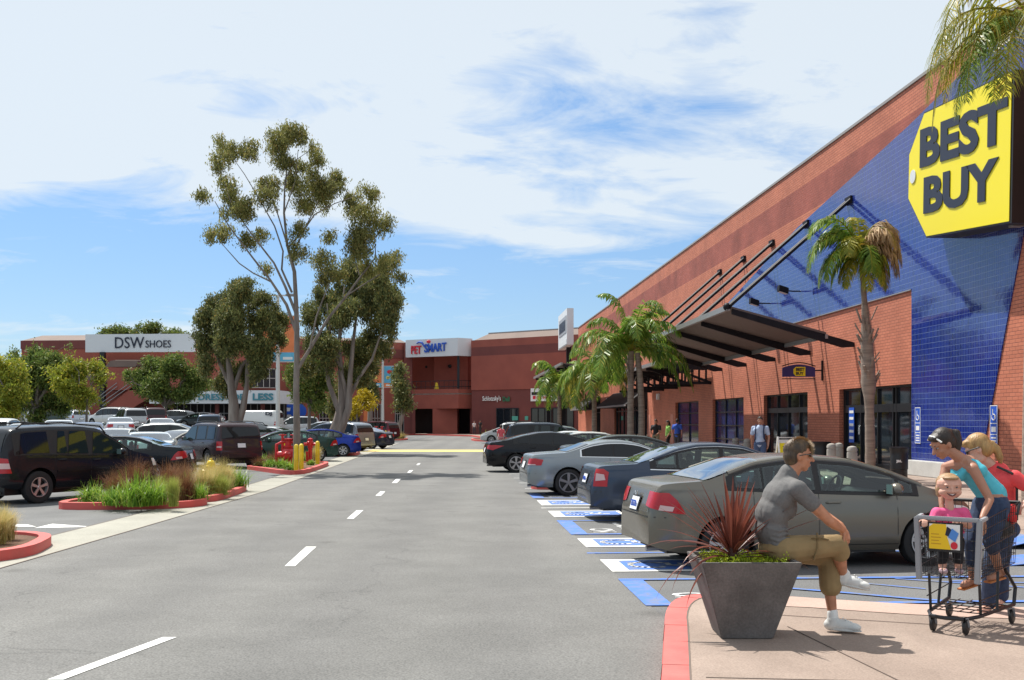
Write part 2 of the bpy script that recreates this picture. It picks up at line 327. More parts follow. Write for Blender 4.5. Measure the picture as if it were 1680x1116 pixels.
# accessible stalls (u = metres right of the line below the eye, v = along the road)
def uv(u,v,z=0): return EU*u+EV*v+Vector((0,0,z))
def stripe(name,u0,u1,v0,v1,m,z=.009):
    o=MB().add([uv(u0,v0,z),uv(u1,v0,z),uv(u1,v1,z),uv(u0,v1,z)],[(0,1,2,3)]).build(name,m); o['kind']='structure'; return o
def vat(y): return F*H/(y-HY)
def isa(v0,v1,u0=1.98,u1=3.5):
    stripe('stall_symbol_border',u0,u1,v0,v1,M['white_paint'],.008)
    e=.14
    stripe('stall_symbol_field',u0+e*1.6,u1-e,v0+e,v1-e,M['blue_paint'],.0115)
    mb=MB(); c=((u0+u1)/2,(v0+v1)/2); s=.62
    def seg(pts,w):
        for a,b in zip(pts[:-1],pts[1:]):
            a=Vector((c[0]+a[1]*s,c[1]+a[0]*s,0)); b=Vector((c[0]+b[1]*s,c[1]+b[0]*s,0)); d=(b-a).normalized(); n=Vector((-d.y,d.x,0))*w/2; a=a-d*w*.3; b=b+d*w*.3
            mb.add([uv(*(p.x,p.y),.0145) for p in (a-n,b-n,b+n,a+n)],[(0,1,2,3)])
    arc=[(.42*math.cos(R(t))-.02,.42*math.sin(R(t))-.3) for t in range(150,400,18)]
    seg(arc,.07); seg([(-.12,.62),(-.1,.1),(.28,.08),(.42,-.42)],.08); seg([(-.12,.38),(.22,.36)],.06)
    tag(mb.build('stall_symbol',M['white_paint']),kind='structure')
isa(vat(940.5),vat(920.5)); isa(vat(899.5),vat(885)); isa(vat(849.5),vat(839.5)); isa(vat(830),vat(822))
def noparking(v0,v1,u0=1.95,u1=7.6,text=True,n=3):
    stripe('aisle_stripe',u0,u0+.28,v0,v1,M['blue_paint'],.010)
    stripe('aisle_stripe',u0,u1,v1-.11,v1,M['blue_paint'],.0125); stripe('aisle_stripe',u0,u1,v0,v0+.11,M['blue_paint'],.0125)
    for i in range(n):
        ua=u0+1.7+i*1.3; a=uv(ua,v0+.1,.007); b=uv(ua+.11,v0+.1,.007); c=uv(ua+1.2,v1-.1,.007); d=uv(ua+1.09,v1-.1,.007)
        tag(MB().add([a,b,c,d],[(0,1,2,3)]).build('aisle_hatch',M['blue_paint']),kind='structure')
    if text:
        o=txt('no_parking_lettering','NO\nPARKING',M['white_worn'],None,uv(u0+1.35,v0+.35,.0065),EV,-EU,(v1-v0)*.66,.95,bold=.02,depth=.002); o['kind']='structure'
noparking(vat(998),vat(953),n=0); noparking(vat(879),vat(855.5)); noparking(vat(818.5),vat(810.5))
for y in (910,): stripe('stall_line',1.9,7.6,vat(y),vat(y)+.1,M['blue_paint'],.007)
stripe('stall_line',1.9,7.6,vat(834.8),vat(834.8)+.1,M['white_paint'],.007)
for v in (31.2,34.0,36.8,39.6,42.4,45.2,48,51): stripe('stall_line',2.0,7.6,v-1.4,v-1.3,M['white_paint'],.007)
# ---- near pavement corner with red curb
outer=[(1085,1125),(1087,1090),(1089,1060),(1090,1040),(1091,1025),(1091,1012),(1093,1003),(1096,996),(1101,989),(1108,983.5),(1118,979),(1130,976.2),(1146,974.6)]
H1=.15
ou=[gp(x,y,H1) for x,y in outer]; ou=[Vector((ou[0].x-.01,4.0,H1))]+ou
def off(pts,d):
    r=[]
    for i,p in enumerate(pts):
        t=(pts[min(i+1,len(pts)-1)]-pts[max(i-1,0)]); t.z=0; t.normalize(); r.append(p+Vector((t.y,-t.x,0))*d)
    return r
inn=off(ou,.19)
back=[gp(1160,974.9,H1),gp(1230,976,H1),gp(1300,979,H1),gp(1380,984.5,H1),gp(1460,989.5,H1),gp(1530,992.5,H1),gp(1620,995.5,H1),gp(1700,997,H1),gp(1900,1000,H1)]
mb=MB(); n=len(ou)
for i in range(n-1):
    a,b,c,d=ou[i],ou[i+1],inn[i+1],inn[i]
    mb.add([a,b,c,d],[(0,1,2,3)]); a2=a+Vector((-.015,0,-H1+.002)); b2=b+Vector((-.015,0,-H1+.002)); mb.add([a,b,b2,a2],[(0,3,2,1)])
tag(mb.build('red_curb',M['red_curb_top'],smooth=R(50)),kind='structure')
poly=[(p.x,p.y) for p in inn]+[(p.x,p.y) for p in back]+[(9,4.0)]
sheet('pavement',poly,H1-.003,M['walk'],th=.15)
# pale pink band along the flush back edge
pb=[p+Vector((0,-.62,0)) for p in back]
mb=MB()
for i in range(len(back)-1): mb.add([back[i],back[i+1],pb[i+1],pb[i]],[(0,1,2,3)])
for v in range(len(mb.v)): mb.v[v]=(mb.v[v][0],mb.v[v][1],H1+.002)
tag(mb.build('pavement_edge_band',M['walk2'],fix=False),kind='structure')
mb=MB()
for p,q in (((1292,1028),(1475,1117)),((1175,1003),(1680,1034)),):
    a=gp(*p,H1,.002); b=gp(*q,H1,.002); mb.bar(a,b,.009,.003)
mb.bar(Vector((1.3,7.35,H1)),Vector((6,6.9,H1)),.012,.003)
for a,b in zip(inn[:-1],inn[1:]): mb.bar(a,b,.014,.003)
tag(mb.build('pavement_joint',M['joint'],fix=False),kind='structure')
mb=MB()
for i in (2,5,8,11): a,b_=ou[i],inn[i]; mb.bar(a+Vector((0,0,.001)),b_+Vector((0,0,.001)),.008,.003); mb.bar(a+Vector((-.002,0,.0)),a+Vector((-.017,0,-.14)),.008,.004,up=(1,0,0))
tag(mb.build('curb_joint',M['joint'],fix=False),kind='structure')
# blue flush line in front of that pavement and the sloping blue ramp flares on the right
mb=MB()
bl=[gp(1140,973,0,.011),gp(1300,964,0,.011),gp(1390,972,0,.011),gp(1470,984,0,.011),gp(1540,990,0,.011),gp(1700,996,0,.011)]
bl=[gp(1300,968,0,.013),gp(1400,976,0,.013),gp(1500,985,0,.013),gp(1560,989,0,.013)]
for a,b in zip(bl[:-1],bl[1:]): mb.add([a,b,b+Vector((0,.09,0)),a+Vector((0,.09,0))],[(0,1,2,3)])
for p,q in (((1400,957),(1520,968)),((1470,951),(1690,966)),((1560,955),(1690,958))):
    a=gp(*p,0,.0105); b=gp(*q,0,.0105); mb.add([a,b,b+Vector((0,.055,0)),a+Vector((0,.055,0))],[(0,1,2,3)])
tag(mb.build('aisle_blue_lines',M['blue_paint'],fix=False),kind='structure')
# store pavement
SE=6.1   # its width in front of the wall
mb=MB(); P2=[st(-2,SE),st(130,SE),st(130,-.4),st(-2,-.4)]
sheet('store_pavement',[(p.x,p.y) for p in P2],H1,M['walk'],th=.14)
mb=MB()
for k in range(0,40): mb.bar(st(12+k*2.4,SE,H1+.002),st(12+k*2.4,.02,H1+.002),.012,.003)
for o_ in (2.0,4.0): mb.bar(st(5,o_,H1+.002),st(110,o_,H1+.002),.012,.003)
tag(mb.build('store_pavement_joint',M['joint'],fix=False),kind='structure')
mb=MB(); 
for ww,va,vb in ((.65,15.5,16.5),(1.45,13.7,14.4)):
    mb.ext([st(va,SE+ww,.012),st(va,SE+.0,.155),st(vb,SE+.0,.155),st(vb,SE+ww,.012)],(0,0,-.008))
tag(mb.build('blue_curb_ramp',M['blue_paint']),kind='structure')
# ================================================================ the long brick store (local x = away from viewer, y = out of the wall)
STR=root('store_building','long orange brick store with dark brick band, slanted blue tile panel and dark entrances','building',st(0,0,0),0)
STR.rotation_euler=(0,0,math.atan2(EV.y,EV.x))
def wv(px): return wallpt(px,700)[0]
TOP=12.6; V0,V1=8.0,127.0
def q(mb,a,b,c,d): mb.add([a,b,c,d],[(0,1,2,3)])
OP=[]  # openings: x0,x1,z0,z1
for a,b in ((1497,1377),(1325,1253),(1220,1169),(1146,1108)): OP.append((wv(a),wv(b),H1,3.05))
OP+= [(wv(1062),wv(1008),H1,3.3),(wv(985),wv(972),H1,3.3)]
xs=sorted({V0,V1}|{o[0] for o in OP}|{o[1] for o in OP}); zs=[0,H1,3.05,3.3,10.5]
mb=MB()
for i in range(len(xs)-1):
    for j in range(len(zs)-1):
        xm=(xs[i]+xs[i+1])/2; zm=(zs[j]+zs[j+1])/2
        if any(o[0]<xm<o[1] and o[2]<zm<o[3] for o in OP): continue
        q(mb,(xs[i],0,zs[j]),(xs[i+1],0,zs[j]),(xs[i+1],0,zs[j+1]),(xs[i],0,zs[j+1]))
for x0,x1,z0,z1 in OP:
    d=-.35; q(mb,(x0,0,z0),(x0,d,z0),(x0,d,z1),(x0,0,z1)); q(mb,(x1,0,z0),(x1,d,z0),(x1,d,z1),(x1,0,z1)); q(mb,(x0,0,z1),(x1,0,z1),(x1,d,z1),(x0,d,z1))
q(mb,(V0,0,11.7),(V1,0,11.7),(V1,0,TOP),(V0,0,TOP)); q(mb,(V0,0,TOP),(V1,0,TOP),(V1,-42,TOP),(V0,-42,TOP)); q(mb,(V0,0,0),(V0,-42,0),(V0,-42,TOP),(V0,0,TOP)); q(mb,(V0,-42,0),(V1,-42,0),(V1,-42,TOP),(V0,-42,TOP))
mb.build('wall',M['brick'],STR)
MB().add([(V0,0,10.5),(V1,0,10.5),(V1,0,11.7),(V0,0,11.7)],[(0,1,2,3)]).build('brick_band',M['brick_band'],STR)
MB().b2((V0,-.12,TOP+.002),(V1,.05,TOP+.10)).build('parapet_cap',M['cap'],STR)
# blue tile panel, 3 cm proud
TP=[(wv(1497)-.0,6.06),(wv(1497),.62),(29.75,.62),(24.4,14.4),(24.4,12.55),(58.9,7.9),(58.9,6.06)]
# clip the slanted edge at the band top
TP=[(wv(1497),6.06),(wv(1497),.62),(29.75,.62),(25.2,12.5),(28.5,12.2),(34.5,11.35),(46,10.05),(58.9,7.9),(58.9,6.06)]
MB().ext([(x,.004,z) for x,z in TP],(0,.03,0)).build('tile_panel',M['tile'],STR)
MB().b2((wv(1499),.002,H1),(29.3,.32,.62)).build('plinth',M['plinth'],STR,bevel=.02)
mb=MB(); mb.b2((wv(1497),.0345,6.03),(58.9,.06,6.07)); mb.build('panel_trim',M['greysteel'],STR)
def glazing(x0,x1,z0,z1,cols,rows,door=False,mt=None,name='shop_window'):
    fr=MB(); y=-.22; w=.07
    fr.b2((x0,y-.06,z0),(x0+w,y+.06,z1)); fr.b2((x1-w,y-.06,z0),(x1,y+.06,z1)); fr.b2((x0+w,y-.06,z1-w),(x1-w,y+.06,z1)); fr.b2((x0+w,y-.06,z0),(x1-w,y+.06,z0+w))
    for c in cols: xc=x0+(x1-x0)*c; fr.b2((xc-w/2,y-.05,z0+w),(xc+w/2,y+.05,z1-w))
    for r in rows: zc=z0+(z1-z0)*r[0]; fr.b2((x0+w,y-.045,zc-r[1]/2),(x1-w,y+.045,zc+r[1]/2))
    o=fr.build(name,M['frame'],STR)
    MB().b2((x0+.02,y-.03,z0+.02),(x1-.02,y-.02,z1-.02)).build('glass',mt or M['shopglass'],o)
    return o
x0,x1,z0,z1=OP[0]; e1=glazing(x0,x1,z0,z1,(.26,.30,.5,.74,.98),((.74,.28),(.02,.3)),name='entrance')
x0,x1,z0,z1=OP[1]; e2=glazing(x0,x1,z0,z1,(.03,.25,.5,.75),((.75,.22),(.02,.2)),name='entrance')
x0,x1,z0,z1=OP[2]; glazing(x0,x1,z0,z1,(.33,.66),((.25,.06),(.5,.06),(.75,.06)),mt=M['blueglass'])
x0,x1,z0,z1=OP[3]; glazing(x0,x1,z0,z1,(.5,),((.5,.06),(.75,.06)),mt=M['blueglass'])
for k in (4,5): x0,x1,z0,z1=OP[k]; glazing(x0,x1,z0,z1,(.12,.25,.38,.5,.62,.75,.88),((.8,.1),(.05,.3)),name='shop_front')
# things on the entrance glass
yy=-.225+.02
o=MB(); x0,x1,z0,z1=OP[0]
def onglass(name,xa,xb,za,zb,m,out=-.16): return MB().b2((xa,out,za),(xb,out+.006,zb)).build(name,m,e1)
xa=x1-(x1-x0)*.17; onglass('hours_notice',xa,xa+.52,1.05,2.35,M['signblue'],-.155)
for k in range(5): onglass('notice_line',xa+.05,xa+.46,1.18+k*.24,1.28+k*.24,M['white'],-.1475)
onglass('door_notice',xa,xa+.5,.55,.85,M['white'],-.155)
txt('door_number','0',M['white'],e1,(x1-1.55,-.15,1.35),(-1,0,0),(0,0,1),.16,.3,bold=.03,depth=.005)
# small doors and lights in the far wall
for px in (1103,1066): MB().b2((wv(px)-.5,.004,H1),(wv(px)+.5,.03,2.3)).build('service_door',mat('pinkish_door',(.5,.2,.14),.6),STR,bevel=.008)
for px,py in ((1082,651),(998,657)): x,z=wallpt(px,py); b=MB().b2((x-.15,.0,z-.22),(x+.15,.22,z+.22)).build('wall_light',M['signwhite'],STR,bevel=.03)
# wheelchair plates on the tile
for px in (1508,1633):
    x,z=wallpt(px,700); r=root('accessible_sign',f'blue wheelchair sign plate on the tile panel, {"beside the entrance" if px<1600 else "near the slanted panel edge"}','sign',st(x,.035,1.2),STR.rotation_euler[2],'wheelchair signs on blue tile')
    MB().b2((-.2,0,-.05),(.2,.012,1.08)).build('plate',M['signblue'],r)
    mb=MB()
    for a,b,c,d in ((-.2,-.05,.2,-.03),(-.2,1.06,.2,1.08),(-.2,-.03,-.18,1.06),(.18,-.03,.2,1.06),(-.18,.58,.18,.6),(-.18,.28,.18,.3)): mb.b2((a,.0125,b),(c,.016,d))
    mb.tube([(.10*math.cos(R(t))-.0,.016,.78+.10*math.sin(R(t))) for t in range(160,400,20)],.014,6); mb.tube([(.04,.016,.98),(.035,.016,.84),(-.06,.016,.83),(-.10,.016,.72)],.018,6)
    for k in range(3): mb.b2((-.13,.0125,.02+k*.08),(.13,.016,.06+k*.08))
    mb.b2((-.12,.0125,.36),(.12,.016,.5)); mb.build('pictogram',M['white'],r)
# floodlights
for px,py in ((1265,498),(1315,478)):
    x,z=wallpt(px,py); r=root('wall_floodlight',f'black floodlight on an arm on the blue tile, {"nearer the canopy edge" if px<1300 else "upper one of the two"}','floodlight',st(x,.035,z),STR.rotation_euler[2],'floodlights on blue tile')
    MB().tube([(0,0,0),(0,.35,0),(.0,.6,.02)],.03,8).build('arm',M['darksteel'],r)
    MB().ext([(-.18,.55,.12),(.18,.55,.12),(.18,.95,.25),(-.18,.95,.25)],(0,.02,-.26)).build('lamp_head',M['darksteel'],r,bevel=.02)
    MB().ext([(-.15,.6,-.125),(.15,.6,-.125),(.15,.93,-.02),(-.15,.93,-.02)],(0,0,-.01)).build('lens',M['signwhite'],r)
# ---- big yellow tag sign
SX0,SX1=27.15,33.6
sg=root('store_sign','huge yellow tag shaped sign reading BEST BUY on the blue tiles','sign',st(27.15,0,0),STR.rotation_euler[2])
def tagshape(x1,z0,z1,hx,cut,o=0):  # local: x to the far end
    return [(0,z0),(x1-1.15,z0),(x1,z0+cut),(x1,z1-cut),(x1-1.15,z1),(0,z1)]
ang=R(-4.2)
def rot(p,c=(3,0)):
    return p
A=(wallpt(1663.6,114,.85)); B=(wallpt(1659,365.6,.85)); C=wallpt(1519.6,390.5,.85); D=wallpt(1489.5,327,.85); E=wallpt(1491,254,.85); G=wallpt(1516,184,.85)
fx=lambda p:(p[0]-27.15,.85,p[1])
face=[fx(A),fx(B),fx(C),fx(D),fx(E),(fx(G)[0],.85,fx(C)[2]+ (fx(A)[2]-fx(B)[2])-.05)]
cen=Vector((sum(p[0] for p in face)/6,0,sum(p[2] for p in face)/6))
MB().ext([(p[0],.0,p[2]) for p in face],(0,.84,0)).build('sign_box',M['black'],sg)
def inset(poly,k): return [(cen.x+(p[0]-cen.x)*k,p[1],cen.z+(p[2]-cen.z)*k) for p in poly]
MB().ext(inset(face,.975),(0,.012,0)).build('sign_face',M['yellow'],sg)
fc=Vector((B[0]-C[0],0,B[1]-C[1])).normalized()   # reading direction (towards the viewer), tilted with the sign
upv=Vector((A[0]-B[0],0,A[1]-B[1])).normalized()
def onsign(px,py): p=wallpt(px,py,.87); return Vector((p[0]-27.15,.87,p[1]))
a=onsign(1515.5,352); b=onsign(1622,330); c=onsign(1512,275); 
txt('lettering','BUY',M['navy'],sg,a,(b-a).normalized(),upv,(onsign(1638,300)-onsign(1515.5,328)).length*1.0,(onsign(1514,292)-a).length*.98,bold=.042,depth=.02)
a=onsign(1509.5,277); w=(onsign(1652,170)-onsign(1509.5,210)).length
txt('lettering','BEST',M['navy'],sg,a,(b-onsign(1515.5,352)).normalized(),upv,w,(onsign(1510,213)-a).length,bold=.042,depth=.02)
MB().lathe([(.0,0),(.2,0),(.2,.02),(0,.02)],onsign(1498,290),20,Matrix.Rotation(R(-90),3,'X')).build('tag_hole',M['signwhite'],sg)
x,z=wallpt(1671,366,.3); MB().b2((x-27.15-.12,.2,z-.1),(x-27.15+.12,.5,z+.1)).build('bracket',M['greysteel'],sg)
# ---- small blade sign
x=wv(1350); bs=root('blade_sign','small navy oval hanging sign with yellow tag on a bracket','sign',st(x,0,0),STR.rotation_euler[2])
MB().bar((0,.03,3.45),(0,.03,4.25),.06,.06).build('bracket',M['darksteel'],bs)
mb=MB(); mb.bar((0,.03,3.85),(0,.35,3.85),.05); mb.tube([(0,.3+1.35*t,4.02+.14*math.sin(PI*t)) for t in np.linspace(0,1,10)],.022,6); mb.bar((0,.3,3.52),(0,1.65,3.52),.035); mb.build('sign_frame',M['darksteel'],bs)
mb=MB(); pts=[(0,.32+1.31*t,3.96+.13*math.sin(PI*t)) for t in np.linspace(0,1,10)]+[(0,1.63,3.6),(0,.32,3.6)]; mb.ext([(-.04,p[1],p[2]) for p in pts],(.08,0,0)); mb.build('sign_panel',mat('deep_navy',(.03,.03,.16),.4),bs)
MB().ext([(-.05,.72,3.63),(-.05,.98+.13,3.63),(-.05,1.2,3.73),(-.05,1.2,3.9),(-.05,1.1,3.99),(-.05,.72,3.99)],(.01,0,0)).build('yellow_tag',M['yellow'],bs)
txt('lettering','BEST\nBUY',M['navy'],bs,(-.05,1.1,3.67),(0,-1,0),(0,0,1),.34,.28,bold=.05,depth=.004)
# ---- entrance canopies
def canopy(label,v0,v1,uo,zo,zi,nb,inner,rods=True,truss=False,mtop=None):
    r=root('entrance_canopy',label,'canopy',st(v0,0,0),STR.rotation_euler[2],'steel canopies along the brick store')
    L=v1-v0; vs=[L*i/(nb-1) for i in range(nb)]
    def zz(o): return zi+(zo-zi)*o/uo
    i0=inner
    MB().ext([(-.05,uo,zo+.02),(-.05,i0,zz(i0)+.02),(-.05,i0,zz(i0)+.10),(-.05,uo,zo+.10)],(L+.1,0,0)).build('roof_panel',M['soffit'],r)
    mb=MB(); mb.bar((-.1,uo+.06,zo+.03),(L+.1,uo+.06,zo+.03),.14,.20); mb.build('edge_beam',M['greysteel'],r)
    mb=MB(); mb.bar((-.1,i0,zz(i0)-.06),(L+.1,i0,zz(i0)-.06),.10,.16); mb.build('purlin',M['greysteel'],r)
    for v in vs:
        MB().ext([(v-.06,uo-.1,zo),(v-.06,uo-.1,zo-.2),(v-.06,.45,zz(.45)-.3),(v-.06,.0,zz(0)-.16),(v-.06,.0,zz(0))],(.12,0,0)).build('beam',M['darksteel'],r)
        if rods:
            for dv in (-.18,.18): MB().tube([(v+dv,uo,zo+.1),(v+dv*1.3+.35,.05,10.0)],.062,8).build('tie_rod',M['darksteel'],r)
            MB().b2((v+.05,0,9.85),(v+.65,.12,10.12)).build('wall_bracket',M['darksteel'],r)
        if truss:
            mb=MB(); mb.bar((v,uo-.2,zo-.05),(v,0,zo-1.1),.1,.14); mb.bar((v,uo-.6,zo-1.1),(v,0,zo-1.1),.1,.16)
            for k in range(5): o_=.3+k*(uo-1)/5; mb.bar((v,o_,zo-1.1),(v,o_,zo-.02),.1,.1)
            mb.build('truss',M['darksteel'],r)
    return r
c1=canopy('large steel canopy hung from tie rods above the two near entrances',39.4,59.0,4.63,5.93,4.72,5,1.05)
MB().ball((0,4.7,6.0),.15).build('rod_anchor',M['darksteel'],c1,smooth=True)
canopy('second lower steel canopy with truss brackets behind the double palm',61.5,80,3.0,5.1,5.0,5,.3,rods=False,truss=True)
c3=canopy('farthest steel canopy on two dark posts near the shop sign board',84,112,6.2,6.2,5.6,6,.6,rods=False)
for v in (5,19): MB().bar((v,5.6,-.0+H1),(v,5.6,5.9),.35,.35).build('post',M['darksteel'],c3)
# ---- black awnings over shop fronts
for (pa,pb),lb in (((1062,1006),'black cloth awning over a shop front behind the double palm'),((985,960),'small black cloth awning further along the brick store')):
    a,b=wv(pa),wv(pb); r=root('shop_awning',lb,'awning',st(a,0,0),STR.rotation_euler[2],'black awnings on the brick store')
    MB().ext([(0,0.01,4.3),(0,1.6,3.1),(0,1.6,2.95),(0,0.01,2.95)],(b-a,0,0)).build('canvas',M['black_fabric'],r)
    MB().bar((0,1.64,3.02),(b-a,1.64,3.02),.04,.14).build('front_bar',M['greysteel'],r)
# ---- projecting shop sign at the far end of the wall
r=root('projecting_sign_box','white projecting sign box with dark letters on the far store parapet','sign',wp(930,690,118)-Vector((0,0,H)),R(3)); 
MB().b2((-.35,-3.5,9.8),(.35,6.0,13.6)).build('sign_box',M['signwhite'],r)
MB().b2((-.4,-3.0,11.1),(-.36,4.8,12.9)).build('letter_board',mat('grey_letter_board',(.32,.33,.36),.5),r)
MB().b2((-.39,-3.3,9.9),(-.36,5.4,10.4)).build('lower_panel',M['signwhite'],r)
txt('lettering','IIIIIII',M['navy'],r,(-.41,4.2,11.4),(0,-1,0),(0,0,1),6.4,1.1,bold=.05,depth=.02)
MB().bar((.3,1,8.0),(.3,1,10),.5,.5).build('support',M['darksteel'],r)
# ================================================================ far shops
def wall_run(r,name,a,b,z0,z1,m,th=.4,parent=None):
    a=Vector((a[0],a[1],0)); b=Vector((b[0],b[1],0)); d=(b-a).normalized(); n=Vector((-d.y,d.x,0))
    if n.y<0: n=-n
    P=[a,b,b+n*th,a+n*th]; return MB().prism([(p.x,p.y) for p in P],z0,z1).build(name,m,r)
# right wing (sandwich shop)
A1=(-5.1,139.0); A2=(8.2,128.9); d1=(Vector(A2)-Vector(A1)).normalized(); nrm=Vector((d1.y,-d1.x))  # towards the viewer
rw=root('shop_wing','dark red brick shop wing with ground floor windows beside the balcony corner','building',(0,0,0))
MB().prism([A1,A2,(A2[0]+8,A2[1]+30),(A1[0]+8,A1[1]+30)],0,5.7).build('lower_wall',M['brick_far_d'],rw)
def onA(t,z,o=0): p=Vector(A1)+d1*t+nrm*o; return Vector((p.x,p.y,z))
Lr=(Vector(A2)-Vector(A1)).length
def slab(r,name,t0,t1,z0,z1,m,o0=0,o1=.1,par=None):
    P=[onA(t0,0,o0),onA(t1,0,o0),onA(t1,0,o1),onA(t0,0,o1)]; return MB().prism([(p.x,p.y) for p in P],z0,z1).build(name,m,par or r)
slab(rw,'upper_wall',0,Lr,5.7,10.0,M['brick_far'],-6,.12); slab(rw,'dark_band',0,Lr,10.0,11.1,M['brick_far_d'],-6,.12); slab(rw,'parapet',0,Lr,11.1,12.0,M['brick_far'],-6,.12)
MB().ext([onA(0.3,12.0,-.1),onA(Lr,12.0,-.1),onA(Lr,12.9,-1.6),onA(1.6,12.9,-1.6)],Vector((0,.4,-.02))).build('sloped_cap',M['roofmetal'],rw)
slab(rw,'cap_edge',1.5,Lr,12.85,13.0,M['cap'],-1.8,-1.5)
def pxA(px):   # parameter along A for a picture column
    a=(px-CX)/F; return (a*A1[1]-A1[0])/(d1.x-a*d1.y)
for a,b in ((815,851),(872,905),(907,941)):
    w=slab(rw,'shop_window',pxA(a),pxA(b),H1,3.35,M['shopglass'],.0,.03)
    fr=MB(); 
    for t in np.linspace(pxA(a),pxA(b),4): fr.bar(onA(t,H1,.06),onA(t,3.35,.06),.12,.08)
    fr.bar(onA(pxA(a),3.35,.06),onA(pxA(b),3.35,.06),.08,.12); fr.build('window_frame',M['frame'],w)
for px,w_ in ((841,.9),(862,.5)): slab(rw,'window_poster',pxA(px),pxA(px)+w_,1.9,2.4,mat('green_poster',(.08,.35,.28),.6),.1,.13)
t0=pxA(793); txt('shop_lettering',"Schlotzsky's",M['white'],rw,onA(t0,4.15,.14),Vector((d1.x,d1.y,0)),(0,0,1),2.9,.78,bold=.01,depth=.05)
txt('shop_lettering',"Deli",mat('green_letters',(.03,.13,.06),.5),rw,onA(pxA(826),4.2,.14),Vector((d1.x,d1.y,0)),(0,0,1),1.1,.62,bold=.05,depth=.05)
# sign board
sb=root('shop_sign_board','white shop sign board with red blocks and lettering on the dark red wing','sign',(0,0,0))
t0=pxA(873); t1=pxA(940)
slab(sb,'board',t0,t1,4.2,5.75,M['white'],.18,.3); slab(sb,'dark_strip',t0+.15,t1,4.95,5.3,M['darkhole'],.31,.33)
slab(sb,'red_block',t0+.35,t0+.75,4.45,4.85,M['signred'],.31,.34); slab(sb,'red_block',t0+2.6,t0+3.0,4.45,4.85,M['signred'],.31,.34)
txt('lettering','GRILL BAR',M['signred'],sb,onA(t0+.85,4.5,.32),Vector((d1.x,d1.y,0)),(0,0,1),1.65,.3,depth=.03)
txt('lettering','Cleaners',M['teal'],sb,onA(t0+3.4,4.42,.32),Vector((d1.x,d1.y,0)),(0,0,1),2.2,.42,depth=.03)
# balcony corner with pet store sign
pb_=root('balcony_building','two storey brick pet store corner with balcony and dark ground floor entrances','building',(0,0,0))
B0=wp(665.5,690,143); B1=wp(676,690,143); B2=wp(752,690,139.5); B3=wp(774.5,690,140.5)
def V2(p): return (p.x,p.y)
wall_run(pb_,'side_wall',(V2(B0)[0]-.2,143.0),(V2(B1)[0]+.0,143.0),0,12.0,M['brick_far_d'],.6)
wall_run(pb_,'balcony_front',V2(B1),V2(B2),3.4,5.9,M['brick_far'],.4); wall_run(pb_,'balcony_front',V2(B2),V2(B3),3.4,5.9,M['brick_far'],.4)
for i in range(1): pass
bk=5
wall_run(pb_,'upper_back_wall',(B0.x-.2,148.5),(B3.x+3,146.5),3.4,11.6,M['brick_far'],.4)
MB().prism([V2(B1),V2(B2),V2(B3),(B3.x+.5,147),(B1.x,148.6)],5.2,5.35).build('balcony_floor',M['concrete'],pb_)
MB().prism([V2(B0),V2(B2),V2(B3),(B3.x+3,156),(B0.x,156)],11.6,11.9).build('roof',M['brick_far_d'],pb_)
p=wp(712,690,146.5); MB().b2((p.x,146.3,5.3),(p.x+4.5,148.4,11.6)).build('upper_bay',M['brick_far'],pb_)
p=wp(752,690,140.3); MB().bar((p.x,140.3,5.9),(p.x,140.3,10.1),.3,.3).build('column',M['frame'],pb_)
for px in (700,738): p=wp(px,600,146.3 if px>712 else 148.4); MB().ball((p.x,p.y-.15,9.1),.25).build('wall_lamp',M['frame'],pb_)
p0=wp(710,690,141.5); p1=wp(750,690,141)
MB().b2((p0.x,141.2,.15),(p1.x,147,3.4)).build('ground_bay',M['brick_far'],pb_)
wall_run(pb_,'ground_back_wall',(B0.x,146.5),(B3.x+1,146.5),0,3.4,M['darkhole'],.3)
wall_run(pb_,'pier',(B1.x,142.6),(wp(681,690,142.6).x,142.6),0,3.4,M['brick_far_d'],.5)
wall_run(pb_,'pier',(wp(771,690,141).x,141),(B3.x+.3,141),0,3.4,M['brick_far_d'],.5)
mb=MB(); 
for a,b in ((B1,B2),(B2,B3)):
    for z in (6.95,6.2): mb.bar(Vector((a.x,a.y-.05,z)),Vector((b.x,b.y-.05,z)),.07,.07)
    for t in np.linspace(0,1,11 if a is B1 else 5): c=a.lerp(b,t); mb.bar(Vector((c.x,c.y-.05,5.9)),Vector((c.x,c.y-.05,6.95)),.05,.05)
mb.build('balcony_railing',M['frame'],pb_)
p=wp(714.5,690,139.9); tag(MB().lathe([(.32,0),(.36,.4),(.22,1.1),(.12,1.4),(0,1.42)],(p.x,141.8,5.36),10).build('balcony_cone',M['yellow_enamel'],None,smooth=True),'yellow folded umbrella cone standing behind the balcony railing','cone')
ps=root('pet_store_sign','white sign band with red and blue PETSMART letters above the balcony','sign',(0,0,0))
S0=wp(665.5,690,142.3); S1=wp(751,690,138.3); S2=wp(775,690,139.8)
wall_run(ps,'sign_band',V2(S0),V2(S1),10.05,12.3,M['signwhite'],.5); wall_run(ps,'sign_band',V2(S1),V2(S2),10.05,12.3,M['signwhite'],.5)
dd=(S1-S0); dd.z=0; dd.normalize(); nn=Vector((dd.y,-dd.x,0))
def onS(px,z,o=.03):
    a=(px-CX)/F; t=(a*S0.y-S0.x)/(dd.x-a*dd.y); p=S0+dd*t+nn*o; return Vector((p.x,p.y,z))
txt('lettering','PET',M['signred'],ps,onS(675.5,10.45),dd,(0,0,1),1.55,1.05,bold=.02,depth=.15)
txt('lettering','SMART',M['signblue'],ps,onS(697,10.55),dd+Vector((0,0,.04)),(0,0,1),3.35,1.1,bold=.02,depth=.15)
